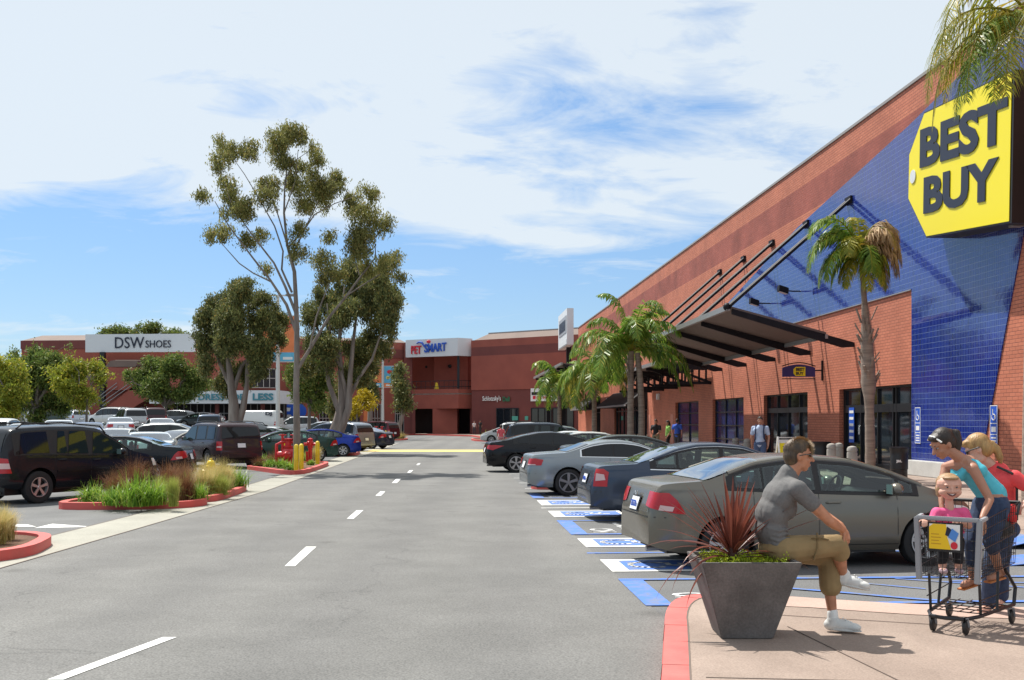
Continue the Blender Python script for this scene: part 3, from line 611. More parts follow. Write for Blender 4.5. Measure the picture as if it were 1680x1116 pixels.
MB().tube([onS(684,11.75,.12),onS(688,11.95,.12),onS(693,11.85,.12),onS(697,11.35,.12)],[.05,.1,.12,.1],8).build('logo_swoosh',M['signblue'],ps)
MB().ball(onS(704,11.95,.1),.2,(1.5,.5,1)).build('logo_ball',M['signred'],ps)
# left main wing
lw=root('far_shop_building','long two storey dark red brick shopping building behind the car park','building',(0,0,0))
L0=wp(20,690,131); L1=wp(312,690,129); L2=wp(470,690,133); L3=wp(666,690,143.2)
MB().prism([(wp(35,690,131).x,131),(L1.x,129),(L1.x,150),(wp(35,690,131).x-1,150)],0,10.4).build('wall',M['brick_far'],lw)
MB().prism([(wp(35,690,131).x-.06,130.9),(L1.x,128.9),(L1.x,150),(wp(35,690,131).x-1,150)],10.4,11.4).build('upper_band',M['brick_far_d'],lw)
MB().ext([wp(35,0,131)*0+Vector((wp(35,690,131).x,131,11.4)),Vector((L1.x,129,11.4)),Vector((L1.x,131.5,12.2)),Vector((wp(55,690,131).x,133.5,12.2))],(0,.3,-.02)).build('sloped_roof',M['roofmetal'],lw)
wall_run(lw,'wall',(L1.x,L1.y+3),(L2.x,L2.y+3),0,11.8,M['brick_far'],15); wall_run(lw,'wall',(L2.x,L2.y+2),(L3.x,L3.y+.5),0,12.0,M['brick_far'],12)
wall_run(lw,'dark_band',(L2.x,L2.y+1.85),(L3.x,L3.y+.35),10.0,11.1,M['brick_far_d'],.14)
MB().ext([Vector((L1.x,L1.y+3,11.8)),Vector((L3.x,L3.y+.5,12.05)),Vector((L3.x-1,L3.y+2.5,12.6)),Vector((L1.x,L1.y+5,12.4))],(0,.3,-.02)).build('sloped_roof',M['roofmetal'],lw)
# dark ground floor shop fronts and upper windows
def onL(px,o=0):
    a=(px-CX)/F; P=Vector((L2.x,L2.y+2)); Q=Vector((L3.x,L3.y+.5)); d=(Q-P).normalized(); t=(a*P.y-P.x)/(d.x-a*d.y); p=P+d*t; n=Vector((d.y,-d.x)); return (p.x+n.x*o,p.y+n.y*o)
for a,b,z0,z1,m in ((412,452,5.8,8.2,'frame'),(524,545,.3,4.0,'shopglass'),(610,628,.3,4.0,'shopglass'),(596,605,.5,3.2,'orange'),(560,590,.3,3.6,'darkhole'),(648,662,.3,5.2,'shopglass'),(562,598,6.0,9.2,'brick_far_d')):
    mb=MB(); p=onL(a,.1); q_=onL(b,.1); mb.prism([p,q_,onL(b,.02),onL(a,.02)],z0,z1); w=mb.build('shop_window' if m!='orange' else 'window_poster',M[m],lw)
    if m in('shopglass','frame'):
        f=MB()
        for t in np.linspace(0,1,5): x=p[0]+(q_[0]-p[0])*t; y=p[1]+(q_[1]-p[1])*t-.08; f.bar((x,y,z0),(x,y,z1),.1,.08)
        for z in (z0+.05,(z0+z1)/2,z1-.05): f.bar((p[0],p[1]-.08,z),(q_[0],q_[1]-.08,z),.08,.1)
        f.build('window_frame',M['cap'],w)
tag(MB().b2((onL(467)[0],onL(467)[1]-.6,.6),(onL(496)[0],onL(467)[1]-.45,4.3)).build('striped_blue_sign',M['signwhite'],None),'white and blue striped shop sign panel behind the tall tree trunk','sign')
mb=MB()
for k in range(4): mb.b2((onL(468)[0],onL(467)[1]-.64,.9+k*.85),(onL(490)[0],onL(467)[1]-.605,1.3+k*.85))
mb.lathe([(0,0),(1.0,0),(1.0,.05),(0,.05)],(onL(494)[0],onL(467)[1]-.62,3.0),16,Matrix.Rotation(R(90),3,'X'))
mb.build('blue_stripes',M['signblue'],bpy.data.objects['striped_blue_sign'])
# clothes store canopy band
dr=root('dress_store_canopy','white canopy band reading ROSS DRESS FOR LESS over dark shop fronts','canopy',(0,0,0))
p0=wp(245,690,124); p1=wp(457,690,123)
MB().prism([(p0.x,124),(p1.x,123),(p1.x+.4,131),(p0.x,132)],3.78,5.25).build('fascia_box',M['signwhite'],dr)
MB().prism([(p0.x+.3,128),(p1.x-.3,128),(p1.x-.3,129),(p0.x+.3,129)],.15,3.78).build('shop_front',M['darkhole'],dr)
for t in (.15,.5,.85): x=p0.x+(p1.x-p0.x)*t; MB().bar((x,125,.1),(x,125,3.78),.4,.4).build('column',M['brick_far_d'],dr)
fr=MB()
for t in np.linspace(0,1,19): x=p0.x+.4+(p1.x-p0.x-.8)*t; fr.bar((x,127.95,.15),(x,127.95,3.78),.09,.08)
for z in (.5,2.7): fr.bar((p0.x+.4,127.95,z),(p1.x-.4,127.95,z),.08,.1)
fr.build('shop_front_frame',M['greysteel'],dr)
for t,m_i in ((.2,'signblue'),(.36,'signwhite'),(.62,'sky_banner'),(.78,'signwhite')): x=p0.x+(p1.x-p0.x)*t; MB().b2((x,127.9,1.2),(x+.9,127.93,2.5)).build('window_poster',M[m_i],dr)
def onD(px,z,o=.05):
    a=(px-CX)/F; Y=124-(px-245)/212; return Vector((a*Y,Y-o-.02,z))
dx=Vector((p1.x-p0.x,-1,0)).normalized()
txt('lettering','ROSS',M['teal'],dr,onD(262,4.1),dx,(0,0,1),4.0,.95,bold=.04,depth=.08,shear=.25); txt('lettering','DRESS FOR',M['teal'],dr,onD(326,4.15),dx,(0,0,1),5.4,.72,bold=.02,depth=.08); txt('lettering','LESS',M['teal'],dr,onD(415,4.12),dx,(0,0,1),2.35,.8,bold=.03,depth=.08)
# shoe store sign
ds=root('shoe_store_sign','long white sign band reading DSW SHOES on top of the brick building','sign',(0,0,0))
p0=wp(140,690,128.4); p1=wp(318,690,127.4)
wall_run(ds,'sign_band',(p0.x,128.4),(p1.x,127.4),9.85,11.95,M['signwhite'],.5)
def onE(px,z,o=.03):
    a=(px-CX)/F; Y=128.4-(px-140)/178; return Vector((a*Y,Y-o,z))
txt('lettering','DSW',M['navy'],ds,onE(189,10.3),(1,-.08,0),(0,0,1),3.5,1.3,bold=.0,depth=.08); txt('lettering','SHOES',M['navy'],ds,onE(239,10.35),(1,-.08,0),(0,0,1),3.05,.85,bold=.0,depth=.08)
p=wp(167,690,127.9); MB().bar((p.x,128.2,0),(p.x,128.2,9.85),.55,.55).build('column',M['frame'],lw)
# stair wing with railing and its two little roofs
sr=root('outside_stair','brick outside staircase with metal handrails climbing to the upper shops','staircase',(0,0,0))
Y=127
def sw(px,py,Y=Y): return wp(px,py,Y)
MB().ext([sw(150,697),sw(185,697),sw(223,666),sw(250,651),sw(250,634),sw(216,636),sw(165,676)],(0,3,0)).build('stair_wall',M['brick_far'],sr)
mb=MB()
for k in (0,6): mb.bar(sw(148,668-k,126.8),sw(192,640-k-6,126.8),.07,.07); mb.bar(sw(168,666-k,126.7),sw(222,628-k,126.7),.07,.07)
mb.build('handrail',M['greysteel'],sr)
MB().ext([sw(172,602),sw(222,602),sw(226,592),sw(181,592)],(0,3,.3)).build('stair_roof',M['roofmetal'],sr); MB().ext([sw(132,624),sw(168,624),sw(168,615),sw(136,615)],(0,3,.3)).build('stair_roof',M['roofmetal'],sr)
MB().ext([sw(176,640),sw(224,640),sw(224,603),sw(176,603)],(0,3,0)).build('stair_tower',M['brick_far'],sr)
# far pavement with red curb in front of those shops
fp=[gp(560,713.0,.15),gp(640,713.5,.15),gp(680,714),gp(735,715.2),gp(775,716.5),gp(790,719)]
fc_=[(p.x,p.y) for p in fp]
sheet('far_pavement',fc_+[(A2[0]+4,118),(A2[0]+10,150),(-40,150)],.14,M['walk'],th=.13)
mb=MB()
for a,b in zip(fc_[:-1],fc_[1:]): mb.bar((a[0],a[1],.09),(b[0],b[1],.09),.18,.16)
tag(mb.build('far_red_curb',M['red_curb']),kind='structure')
# ================================================================ cars
def lerp_prof(P,x):
    if x<=P[0][0]: return P[0][1]
    for (a,b),(c,d) in zip(P[:-1],P[1:]):
        if x<=c: return b+(d-b)*(x-a)/(c-a) if c>a else d
    return P[-1][1]
def smooth_prof(P,L,s=.06,n=240):
    xs=np.linspace(0,L,n); y=np.array([lerp_prof(P,x) for x in xs]); k=max(1,int(s/(L/n)))
    for _ in range(2):
        yp=np.pad(y,k,mode='edge'); y=np.convolve(yp,np.ones(2*k+1)/(2*k+1),'valid')
    return lambda x: float(np.interp(x,xs,y))
def paint(name,c,metal=.0,rough=.32,coat=.45): 
    m=mat(name,c,rough,metal=metal,coat=coat*.6,spec=.25); return m
M['carglass']=mat('car_glass',(.012,.021,.020),.02,spec=.5)
M['carglass_lt']=mat('car_glass_light',(.10,.17,.165),.03,spec=1.0)
M['carglass_dk']=mat('car_glass_tinted',(.010,.012,.015),.04,spec=.4)
M['tyre']=mat('tyre',(.016,.016,.017),.8,bump=.3,bscale=60)
M['rim']=mat('alloy_rim',(.50,.50,.51),.28,metal=.75)
M['rim_dk']=mat('grey_rim',(.24,.235,.25),.3,metal=.7)
M['trim']=mat('black_trim',(.012,.012,.013),.5)
M['chrome']=mat('chrome',(.75,.75,.76),.12,metal=1)
M['tail']=mat('tail_light_red',(.42,.006,.010),.25,coat=.3)
M['tail_clear']=mat('tail_light_clear',(.62,.42,.40),.2,coat=.3)
M['lamp']=mat('head_light',(.75,.78,.78),.08,coat=1)
M['amber']=mat('amber_lamp',(.8,.35,.05),.2)
M['plate']=mat('licence_plate',(.75,.76,.78),.5)
M['seat']=mat('seat_fabric',(.07,.068,.065),.9)
def clear_glass(name,tint,extra=.0,diff=None):
    m=bpy.data.materials.new(name); m.use_nodes=True; nt=m.node_tree; N=nt.nodes; Lk=nt.links.new; N.remove(N['Principled BSDF']); out=N['Material Output']
    t=N.new('ShaderNodeBsdfTransparent'); t.inputs[0].default_value=tuple(tint)+(1,); g=N.new('ShaderNodeBsdfGlossy'); g.inputs['Roughness'].default_value=.02; g.inputs[0].default_value=(.95,.97,1,1)
    f=N.new('ShaderNodeFresnel'); f.inputs[0].default_value=1.5; a=N.new('ShaderNodeMath'); a.operation='ADD'; Lk(f.outputs[0],a.inputs[0]); a.inputs[1].default_value=extra
    x=N.new('ShaderNodeMixShader'); Lk(a.outputs[0],x.inputs[0]); Lk(t.outputs[0],x.inputs[1]); Lk(g.outputs[0],x.inputs[2]); Lk(x.outputs[0],out.inputs[0]); return m
M['clear_side']=clear_glass('clear_side_glass',(.62,.78,.72),.03)
M['clear_tint']=clear_glass('tinted_side_glass',(.30,.36,.36),.03)
M['clear_rear']=clear_glass('sloping_glass',(.45,.58,.60),.22)
M['inner']=mat('car_interior',(.10,.095,.088),.85,noise=.1)
class Decal:
    """project outlines on a body along a direction, a few mm proud of it"""
    def __init__(s,ob):
        me=ob.data; s.bvh=BVHTree.FromPolygons([v.co.copy() for v in me.vertices],[tuple(p.vertices) for p in me.polygons])
    def put(s,name,mt,parent,poly,org,ax,ay,lift=.006,step=.12,maxd=3,thick=0,smooth=True):
        """poly in (a,b) on the plane org+a*ax+b*ay; rays run along -(ax x ay)"""
        ax=Vector(ax).normalized(); ay=Vector(ay).normalized(); nn=ax.cross(ay).normalized(); org=Vector(org)
        bm=bmesh.new(); vs=[bm.verts.new((p[0],p[1],0)) for p in poly]; bm.faces.new(vs)
        for k in (0,1):
            lo=min(p[k] for p in poly); hi=max(p[k] for p in poly); t=lo+step
            while t<hi-.01:
                no=(1,0,0) if k==0 else (0,1,0); co=(t,0,0) if k==0 else (0,t,0)
                bmesh.ops.bisect_plane(bm,geom=list(bm.verts)+list(bm.edges)+list(bm.faces),plane_co=co,plane_no=no,dist=1e-5); t+=step
        bmesh.ops.triangulate(bm,faces=[f for f in bm.faces if len(f.verts)>4])
        bad=[]
        for v in bm.verts:
            o=org+ax*v.co.x+ay*v.co.y; h,n,i,d=s.bvh.ray_cast(o,-nn,maxd)
            if h is None: bad.append(v); continue
            if n.dot(nn)<0: n=-n
            v.co=h+nn*lift*.6+n*lift*.6
        bmesh.ops.delete(bm,geom=bad,context='VERTS')
        me=bpy.data.meshes.new(name); bm.to_mesh(me); bm.free()
        if not len(me.polygons): return None
        me.polygons.foreach_set('use_smooth',[True]*len(me.polygons)); me.materials.append(mt)
        return link(bpy.data.objects.new(name,me),parent)
def make_wheel(parent,name,x,y,R_,w,side,style,rimr,rm,detail=True):
    o=MB(); Mx=Matrix.Rotation(R(-90)*side,3,'X')   # local z -> outward (side=-1 is the right side y<0)
    prof=[(rimr*.96,-.0),(rimr,-.02),(R_*.9,.0),(R_*.985,-.015),(R_,-.04),(R_,-w+.04),(R_*.985,-w+.015),(R_*.9,-w),(rimr,-w),(rimr*.9,-w*.5)]
    o.lathe(prof,(0,0,0),28,Mx,cap=False); t=o.build(name,M['tyre'],parent,smooth=R(50)); t.location=(x,y,R_)
    r=MB(); r.lathe([(rimr*.99,-.012),(rimr*.99,.003),(rimr*.92,.004),(rimr*.88,-.02),(rimr*.86,-.075),(rimr*.99,-.08)],(0,0,0),28,Mx,cap=False)
    r.lathe([(0,.0),(rimr*.14,-.002),(rimr*.2,-.02),(rimr*.2,-.06),(0,-.06)],(0,0,0),14,Mx)
    n=style
    for k in range(abs(n)):
        a=2*PI*k/abs(n)+.3; wd=rimr*(.26 if abs(n)<6 else .20 if abs(n)<8 else .11); 
        for dd in ((0,) if n>0 else (-.12,.12)):
            ca,sa=math.cos(a+dd),math.sin(a+dd); u=Vector((ca,sa,0)); v=Vector((-sa,ca,0)); ww=wd*(1 if n>0 else .5)
            P=[u*rimr*.12-v*ww*.38,u*rimr*.93-v*ww*.6,u*rimr*.93+v*ww*.6,u*rimr*.12+v*ww*.38]
            P=[Mx@(p+Vector((0,0,-.012 if i in(0,3) else -.004))) for i,p in enumerate(P)]; r.ext(P,Mx@Vector((0,0,-.03)))
    rr=r.build('rim',rm,t,smooth=R(35))
    b=MB(); b.lathe([(0,-.085),(rimr*.95,-.085),(rimr*.95,-.12),(0,-.12)],(0,0,0),20,Mx); b.build('brake_disc',M['trim'],rr)
    return t
def X0(L,x): return x-L/2
def make_car(name,S,label,cat,bodym,loc,rz,group):
    """S: dict with L,W,wb,ro (rear overhang),wr, top/belt profiles from the tail (x=0) to the nose (x=L). Local +x = forwards, origin = middle of the car on the ground"""
    r=root(name,label,cat,loc,rz,group); L,Wd=S['L'],S['W']; hw=Wd/2; R_=S['R']; cxs=(S['ro'],S['ro']+S['wb']); Ra=R_+S.get('arch',.055)
    top=smooth_prof(S['top'],L,S.get('sm',.05)); belt0=smooth_prof(S['belt'],L,.05); sill=S.get('sill',.22); tum=S.get('tumble',.38)
    def belt(x): return min(belt0(x),top(x)-.03)
    rf,rr_=S.get('round_front',.34),S.get('round_rear',.22)
    def half(x):
        w=hw
        if x<.75: w-=rr_*((.75-x)/.75)**3.2
        if x>L-.95: w-=rf*((x-L+.95)/.95)**2.8
        return w
    def edge(x):
        b=belt(x); t=top(x); ze=b+(t-b)*.90; return ze
    def sy(x,z):   # half width of the body at height z
        w=half(x); b=belt(x)
        if z>b: return w-.035-(z-b)*tum
        k=(z-sill)/(b-sill+1e-6); return w-.05*max(0,(1-k*3))**2 - .035*max(0,(k-.55)/.45)**2+ -.03*max(0,(.12-k)/.12)
    xs=set(np.round(np.concatenate([np.linspace(0,L,int(L/.075)),np.linspace(0,.35,10),np.linspace(L-.4,L,10)]),4))
    for c in cxs: xs|=set(np.round(c+Ra*np.cos(np.linspace(0,PI,17)),4))
    xs=sorted(x for x in xs if 0<=x<=L); ys=[xs[0]]
    for x in xs[1:]:
        if x-ys[-1]>.006: ys.append(x)
    xs=ys
    V=[];ND=0
    nl=[0,.12,.3,.5,.62,.8,.93,1]
    for x in xs:
        b=belt(x); t=top(x); ze=edge(x); bot=sill+ (0.10*((.5-x)/.5)**2 if x<.5 else 0)+(0.06*((x-L+.5)/.5)**2 if x>L-.5 else 0)
        for c in cxs:
            if abs(x-c)<Ra: bot=max(bot,min(R_+math.sqrt(max(0,Ra*Ra-(x-c)**2)),b-.06))
        pts=[]
        for k in nl: z=bot+(b-bot)*k; pts.append((sy(x,z) if k<1 else half(x)-.038,z))
        gw=[(sy(x,b+(ze-b)*k+1e-4),b+(ze-b)*k) for k in (.06,.35,.7,1)]
        pts+=gw; ye=gw[-1][0]
        for a in (22,45,67,90):
            a=R(a); pts.append((max(0,ye-(1-math.cos(R(90)-a+R(0)) if False else 0)) if False else ye*math.cos(a)**.62 if a<R(90) else 0, ze+(t-ze)*math.sin(a)))
        row=[(x-L/2,p[0],p[1]) for p in pts]; row+= [(x-L/2,-p[0],p[1]) for p in pts[-2::-1]]
        V.append(row)
    n=len(V[0]); mb=MB(); vs=[p for row in V for p in row]; fs=[(i*n+j,i*n+j+1,(i+1)*n+j+1,(i+1)*n+j) for i in range(len(V)-1) for j in range(n-1)]
    fs+=[tuple(range(n)),tuple((len(V)-1)*n+j for j in range(n))]
    mb.add(vs,fs); body=mb.build('body',bodym,r,smooth=R(42))
    bv=Decal(body); see=S.get('see')
    if see:
        bpy.data.objects.remove(body); ga,gb=S['green']; keep=[]
        for i in range(len(V)-1):
            xm=(xs[i]+xs[i+1])/2; tall=edge(xm)-belt(xm)>.12
            for j in range(n-1):
                jj=min(j,n-2-j)
                if tall and 8<=jj<=10 and ga+.06<xm<gb-.05: continue
                if jj>=11 and any(a+.05<xm<b-.05 for a,b in (S['screen'],S['rear'])): continue
                keep.append((i*n+j,i*n+j+1,(i+1)*n+j+1,(i+1)*n+j))
        m2=MB(); m2.add(vs,keep+fs[-2:]); body=m2.build('body',bodym,r,smooth=R(42))
        for sd in (0,1):
            P=[V[i][11] if sd==0 else V[i][n-12] for i in range(len(V)) if ga<xs[i]<S['screen'][1]]
            MB().tube([(p[0],p[1]*.985,p[2]-.01) for p in P],.034,8).build('pillar',bodym,r,smooth=True)
        it=MB(); cx=(ga+gb)/2-L/2; iw=hw-.22
        it.b2((X0(L,ga)+.15,-iw,.5),(X0(L,gb)-.1,iw,.60)); it.ext([(X0(L,S['screen'][1])-.55,-iw,.62),(X0(L,S['screen'][1])-.55,-iw,.90),(X0(L,S['screen'][1])-.40,-iw,.95),(X0(L,S['screen'][1])+.0,-iw,.90),(X0(L,S['screen'][1])+.0,-iw,.62)],(0,2*iw,0)); it.build('dashboard',M['inner'],r,bevel=.02)
        it=MB()
        for xb,ys,dz in ((-.30,(-.36,.36),0),(-1.02,(-.36,.36),-.10)):
            for y_ in ys: 
                it.box((xb,y_,.84+dz),(.13,.46,.56),M=Matrix.Rotation(R(-14),3,'Y')); it.box((xb+.30,y_,.62),(.5,.46,.14)); it.box((xb-.09,y_,1.17+dz),(.09,.24,.15),M=Matrix.Rotation(R(-10),3,'Y'))
        it.build('seats',M['seat'],r,bevel=.03)
        wx=X0(L,S['screen'][1])-.68; MB().tube([(wx+.19*.35*math.sin(t),.36+.19*math.cos(t),.93+.19*.93*math.sin(t)) for t in np.linspace(0,2*PI,19)],.015,6).build('steering_wheel',M['black'],r,smooth=True)
    # wheel wells and underbody
    ub=MB(); zt=.55
    ub.b2((-L/2+.25,-hw+.28,.2),(L/2-.3,hw-.28,zt+.1)); ub.b2((cxs[0]+Ra-L/2+.02,-hw+.1,sill-.03),(cxs[1]-Ra-L/2-.02,hw-.1,sill+.2))
    ub.b2((-L/2+.12,-hw+.2,sill+.06),(cxs[0]-Ra-L/2-.03,hw-.2,sill+.3)); ub.b2((cxs[1]+Ra-L/2+.03,-hw+.3,sill+.02),(L/2-.16,hw-.3,sill+.3))
    ub.build('underbody',M['trim'],r)
    ln=MB()
    for c in cxs:
        for sd in (-1,1):
            P=[(c-L/2+Ra*1.0*math.cos(t),sd*(hw-.05),R_+Ra*1.0*math.sin(t)) for t in np.linspace(0,PI,15)]; Q=[(p[0],sd*(hw-.32),p[2]) for p in P]
            b_=len(P); ln.add(P+Q,[(i,i+1,b_+i+1,b_+i) for i in range(b_-1)])
    ln.build('wheel_well',M['trim'],r,smooth=True,fix=False)
    rs=S.get('rim',('rim',7)); 
    for c in cxs:
        for sd in (-1,1): make_wheel(r,'wheel',c-L/2,sd*(hw-.02),R_,.21,-1 if sd<0 else -1*-1,rs[1],R_*S.get('rimk',.68),M[rs[0]])
    X=lambda x:x-L/2
    # --- side glass: black surround then panes
    ga,gb=S['green']   # x where the side glass starts (rear) and ends (front)
    tp=lambda x:belt(x)+(edge(x)-belt(x))*.97-.035
    lo=lambda x:belt(x)+.02
    def outline(a,b,m,sl=(0,0)):
        N=14; up=[];dn=[]
        for t in np.linspace(0,1,N):
            x=a+(b-a)*t; z0=lo(x)+m; z1=tp(x)-m
            if z1-z0<.01: z1=z0+.01
            dn.append((X(x),z0)); 
            s=sl[0]*(1-t)+sl[1]*t; xu=x+s*(z1-z0); xu=min(max(xu,ga),gb); up.append((X(xu),max(z0+.01,min(z1,tp(xu)-m))))
        return dn+up[::-1]
    gm=M[S.get('glass','carglass')]; gmr=M[S.get('glass_rear',S.get('glass','carglass'))]
    if see: gm=M['clear_side']; gmr=M['clear_tint']
    for sd in (-1,1):
        org=(0,sd*3,0); ax=(1,0,0) if sd<0 else (-1,0,0); fl=(lambda P:P) if sd<0 else (lambda P:[(-p[0],p[1]) for p in P][::-1])
        if see:
            xx=np.linspace(ga,gb,22)
            def strip(nm,f0,f1,mt_,lf): bv.put(nm,mt_,r,fl([(X(x),f0(x)) for x in xx]+[(X(x),max(f1(x),f0(x)+.004)) for x in xx[::-1]]),org,ax,(0,0,1),lift=lf,step=.3)
            strip('window_surround',lambda x:belt(x)+.0,lambda x:min(belt(x)+.05,tp(x)+.01),M['trim'],.004); strip('window_surround',lambda x:max(tp(x)-.035,belt(x)),lambda x:max(tp(x),belt(x))+.045,M['trim'],.004)
            if S.get('chrome'): strip('chrome_strip',lambda x:belt(x)-.004,lambda x:belt(x)+.012,M['chrome'],.009); strip('chrome_strip',lambda x:max(tp(x),belt(x))+.02,lambda x:max(tp(x),belt(x))+.036,M['chrome'],.009)
            ps=S['panes']; gaps=[(ga-.0,ps[0][0]+.03)]+[(ps[k][1]-.03,ps[k+1][0]+.03) for k in range(len(ps)-1)]+[(ps[-1][1]-.03,gb)]
            for a_,b_ in gaps:
                q0=lo(a_)-.01; bv.put('window_pillar',M['trim'],r,fl([(X(a_),lo(a_)-.01),(X(b_),lo(b_)-.01),(X(b_),max(lo(b_)+.005,tp(b_)+.01)),(X(a_),max(lo(a_)+.005,tp(a_)+.01))]),org,ax,(0,0,1),lift=.006,step=.3)
        else: bv.put('window_surround',M['chrome'] if S.get('chrome') else M['trim'],r,fl(outline(ga,gb,-.012)),org,ax,(0,0,1),lift=.003,step=.2)
        if S.get('chrome') and not see: bv.put('window_surround',M['trim'],r,fl(outline(ga+.04,gb-.05,.006)),org,ax,(0,0,1),lift=.0055,step=.2)
        for (a,b,rear) in S['panes']:
            bv.put('side_window',gmr if rear else gm,r,fl(outline(a,b,.022,S.get('slant',(0,0)))),org,ax,(0,0,1),lift=.009,step=.16)
        # door seams, handles, lights
        for x in S.get('doors',()):
            zt_=belt(x)+.0; P=[(X(x)-.004,sill+.06),(X(x)+.004,sill+.06),(X(x)+.004,zt_),(X(x)-.004,zt_)]
            bv.put('door_seam',M['trim'],r,fl(P),org,ax,(0,0,1),lift=.002,step=.15)
        P=[(X(cxs[0]+Ra+.02),sill+.075),(X(cxs[1]-Ra-.02),sill+.075),(X(cxs[1]-Ra-.02),sill+.083),(X(cxs[0]+Ra+.02),sill+.083)]
        bv.put('sill_seam',M['trim'],r,fl(P),org,ax,(0,0,1),lift=.002,step=.3)
        if S.get('mould'):
            z=S['mould']; P=[(X(cxs[0]+Ra+.01),z),(X(cxs[1]-Ra-.01),z),(X(cxs[1]-Ra-.01),z+.035),(X(cxs[0]+Ra+.01),z+.035)]
            bv.put('side_moulding',bodym,r,fl(P),org,ax,(0,0,1),lift=.018,step=.3)
        for x in S.get('handles',()):
            z=belt(x)-.10; y=sy(x,z); MB().tube([(X(x)-.10,sd*(y-.01),z),(X(x)-.08,sd*(y+.028),z),(X(x)+.08,sd*(y+.028),z),(X(x)+.10,sd*(y-.01),z)],.014,6).build('door_handle',M['chrome'] if S.get('chrome') else bodym,r,smooth=True)
        mx=S['mirror']; z=belt(mx)+.06; y=sy(mx,belt(mx)); m=MB(); m.ball((X(mx)+.02,sd*(y+.13),z+.03),.12,(.75,.95,.68),12,8); mo=m.build('mirror',bodym,r,smooth=True)
        MB().b2((X(mx)-.075,sd*(y+.06),z-.03),(X(mx)-.062,sd*(y+.2),z+.09)).build('mirror_glass',M['carglass_lt'],mo); MB().bar((X(mx)+.05,sd*(y-.04),z-.03),(X(mx)+.03,sd*(y+.08),z),.06,.04).build('mirror_stem',M['trim'],mo)
        # tail and head lights projected diagonally
        tl=S['tail']; a=R(tl.get('ang',45)); nx=Vector((-math.cos(a),sd*math.sin(a),0)); ax2=Vector((0,0,1)).cross(nx)*1.0; o=Vector((X(.12),sd*(hw-.12),0))+nx*2
        ax2=Vector((0,0,1)).cross(nx); ax2=-ax2 if ax2.cross(Vector((0,0,1))).dot(nx)<0 else ax2
        # orient so that +a runs towards the front of the car on both sides
        s_=1 if ax2.x>0 else -1
        def fl2(P): return [(s_*p[0],p[1]) for p in P][::s_]
        bv.put('tail_light',M['tail'],r,fl2(tl['poly']),o,ax2,(0,0,1),lift=.012,step=.06,maxd=2.6)
        if 'clear' in tl: bv.put('reverse_lamp',M['tail_clear'],r,fl2(tl['clear']),o,ax2,(0,0,1),lift=.018,step=.06,maxd=2.6)
        hl=S['head']; a=R(40); nx=Vector((math.cos(a),sd*math.sin(a),0)); ax3=Vector((0,0,1)).cross(nx); ax3=-ax3 if ax3.cross(Vector((0,0,1))).dot(nx)<0 else ax3
        s3=1 if ax3.x<0 else -1; o=Vector((X(L-.2),sd*(hw-.2),0))+nx*2
        bv.put('headlight',M['lamp'],r,[(s3*p[0],p[1]) for p in hl][::s3],o,ax3,(0,0,1),lift=.008,step=.07,maxd=2.6)
    # --- windscreens
    for nm,(x0,x1),k in (('windscreen',S['screen'],.9),('rear_window',S['rear'],.88)):
        w0=max(.25,(sy(x0,edge(x0)))*k); w1=max(.25,(sy(x1,edge(x1)))*k); 
        if nm=='rear_window' and S.get('rear_up'):   # upright tailgate glass, projected from behind
            za,zb=S['rear_up']; hwz=hw*.8; P=[(-hwz,za),(hwz,za),(hwz*.90,zb),(-hwz*.90,zb)]
            bv.put('rear_window',gmr,r,P,(-L/2-1,0,0),(0,-1,0),(0,0,1),lift=.01,step=.14,maxd=2); continue
        P=[(X(x0),-w0),(X(x1),-w1),(X(x1),w1),(X(x0),w0)]
        if see: w0=sy(x0,edge(x0))-.01; w1=sy(x1,edge(x1))-.01; P=[(X(x0),-w0),(X(x1),-w1),(X(x1),w1),(X(x0),w0)]
        if not see: bv.put(nm+'_seal',M['trim'],r,[(X(x0-.02) ,-w0-.02),(X(x1+.02),-w1-.02),(X(x1+.02),w1+.02),(X(x0-.02),w0+.02)],(0,0,4),(1,0,0),(0,1,0),lift=.003,step=.12,maxd=4)
        bv.put(nm,M['clear_rear'] if see else M['carglass_lt'] if nm=='rear_window' and not S.get('rear_dark') else gm,r,P,(0,0,4),(1,0,0),(0,1,0),lift=.009,step=.1,maxd=4)
    # --- plate, bumper line, exhaust, roof rails
    pz=S.get('plate',.78); bv.put('licence_plate',M['plate'],r,[(-.16,pz-.08),(.16,pz-.08),(.16,pz+.08),(-.16,pz+.08)],(-L/2-1,0,0),(0,-1,0),(0,0,1),lift=.02,step=.1,maxd=2)
    bv.put('plate_frame',M['trim'],r,[(-.19,pz-.105),(.19,pz-.105),(.19,pz+.105),(-.19,pz+.105)],(-L/2-1,0,0),(0,-1,0),(0,0,1),lift=.012,step=.1,maxd=2)
    bz=S.get('bump',.60); bv.put('bumper_seam',M['trim'],r,[(-hw*.9,bz),(hw*.9,bz),(hw*.9,bz+.012),(-hw*.9,bz+.012)],(-L/2-1,0,0),(0,-1,0),(0,0,1),lift=.003,step=.1,maxd=2)
    if S.get('boot'):
        zb=S['boot']; 
        for s in (-1,1): bv.put('boot_seam',M['trim'],r,[(s*.62-.005,bz),(s*.62+.005,bz),(s*.62+.005,zb),(s*.62-.005,zb)],(-L/2-1,0,0),(0,-1,0),(0,0,1),lift=.003,step=.1,maxd=2)
    bv.put('grille',M['trim'],r,[(-.42,.5),(.42,.5),(.5,.66),(-.5,.66)],(L/2+1,0,0),(0,1,0),(0,0,1),lift=.006,step=.15,maxd=2)
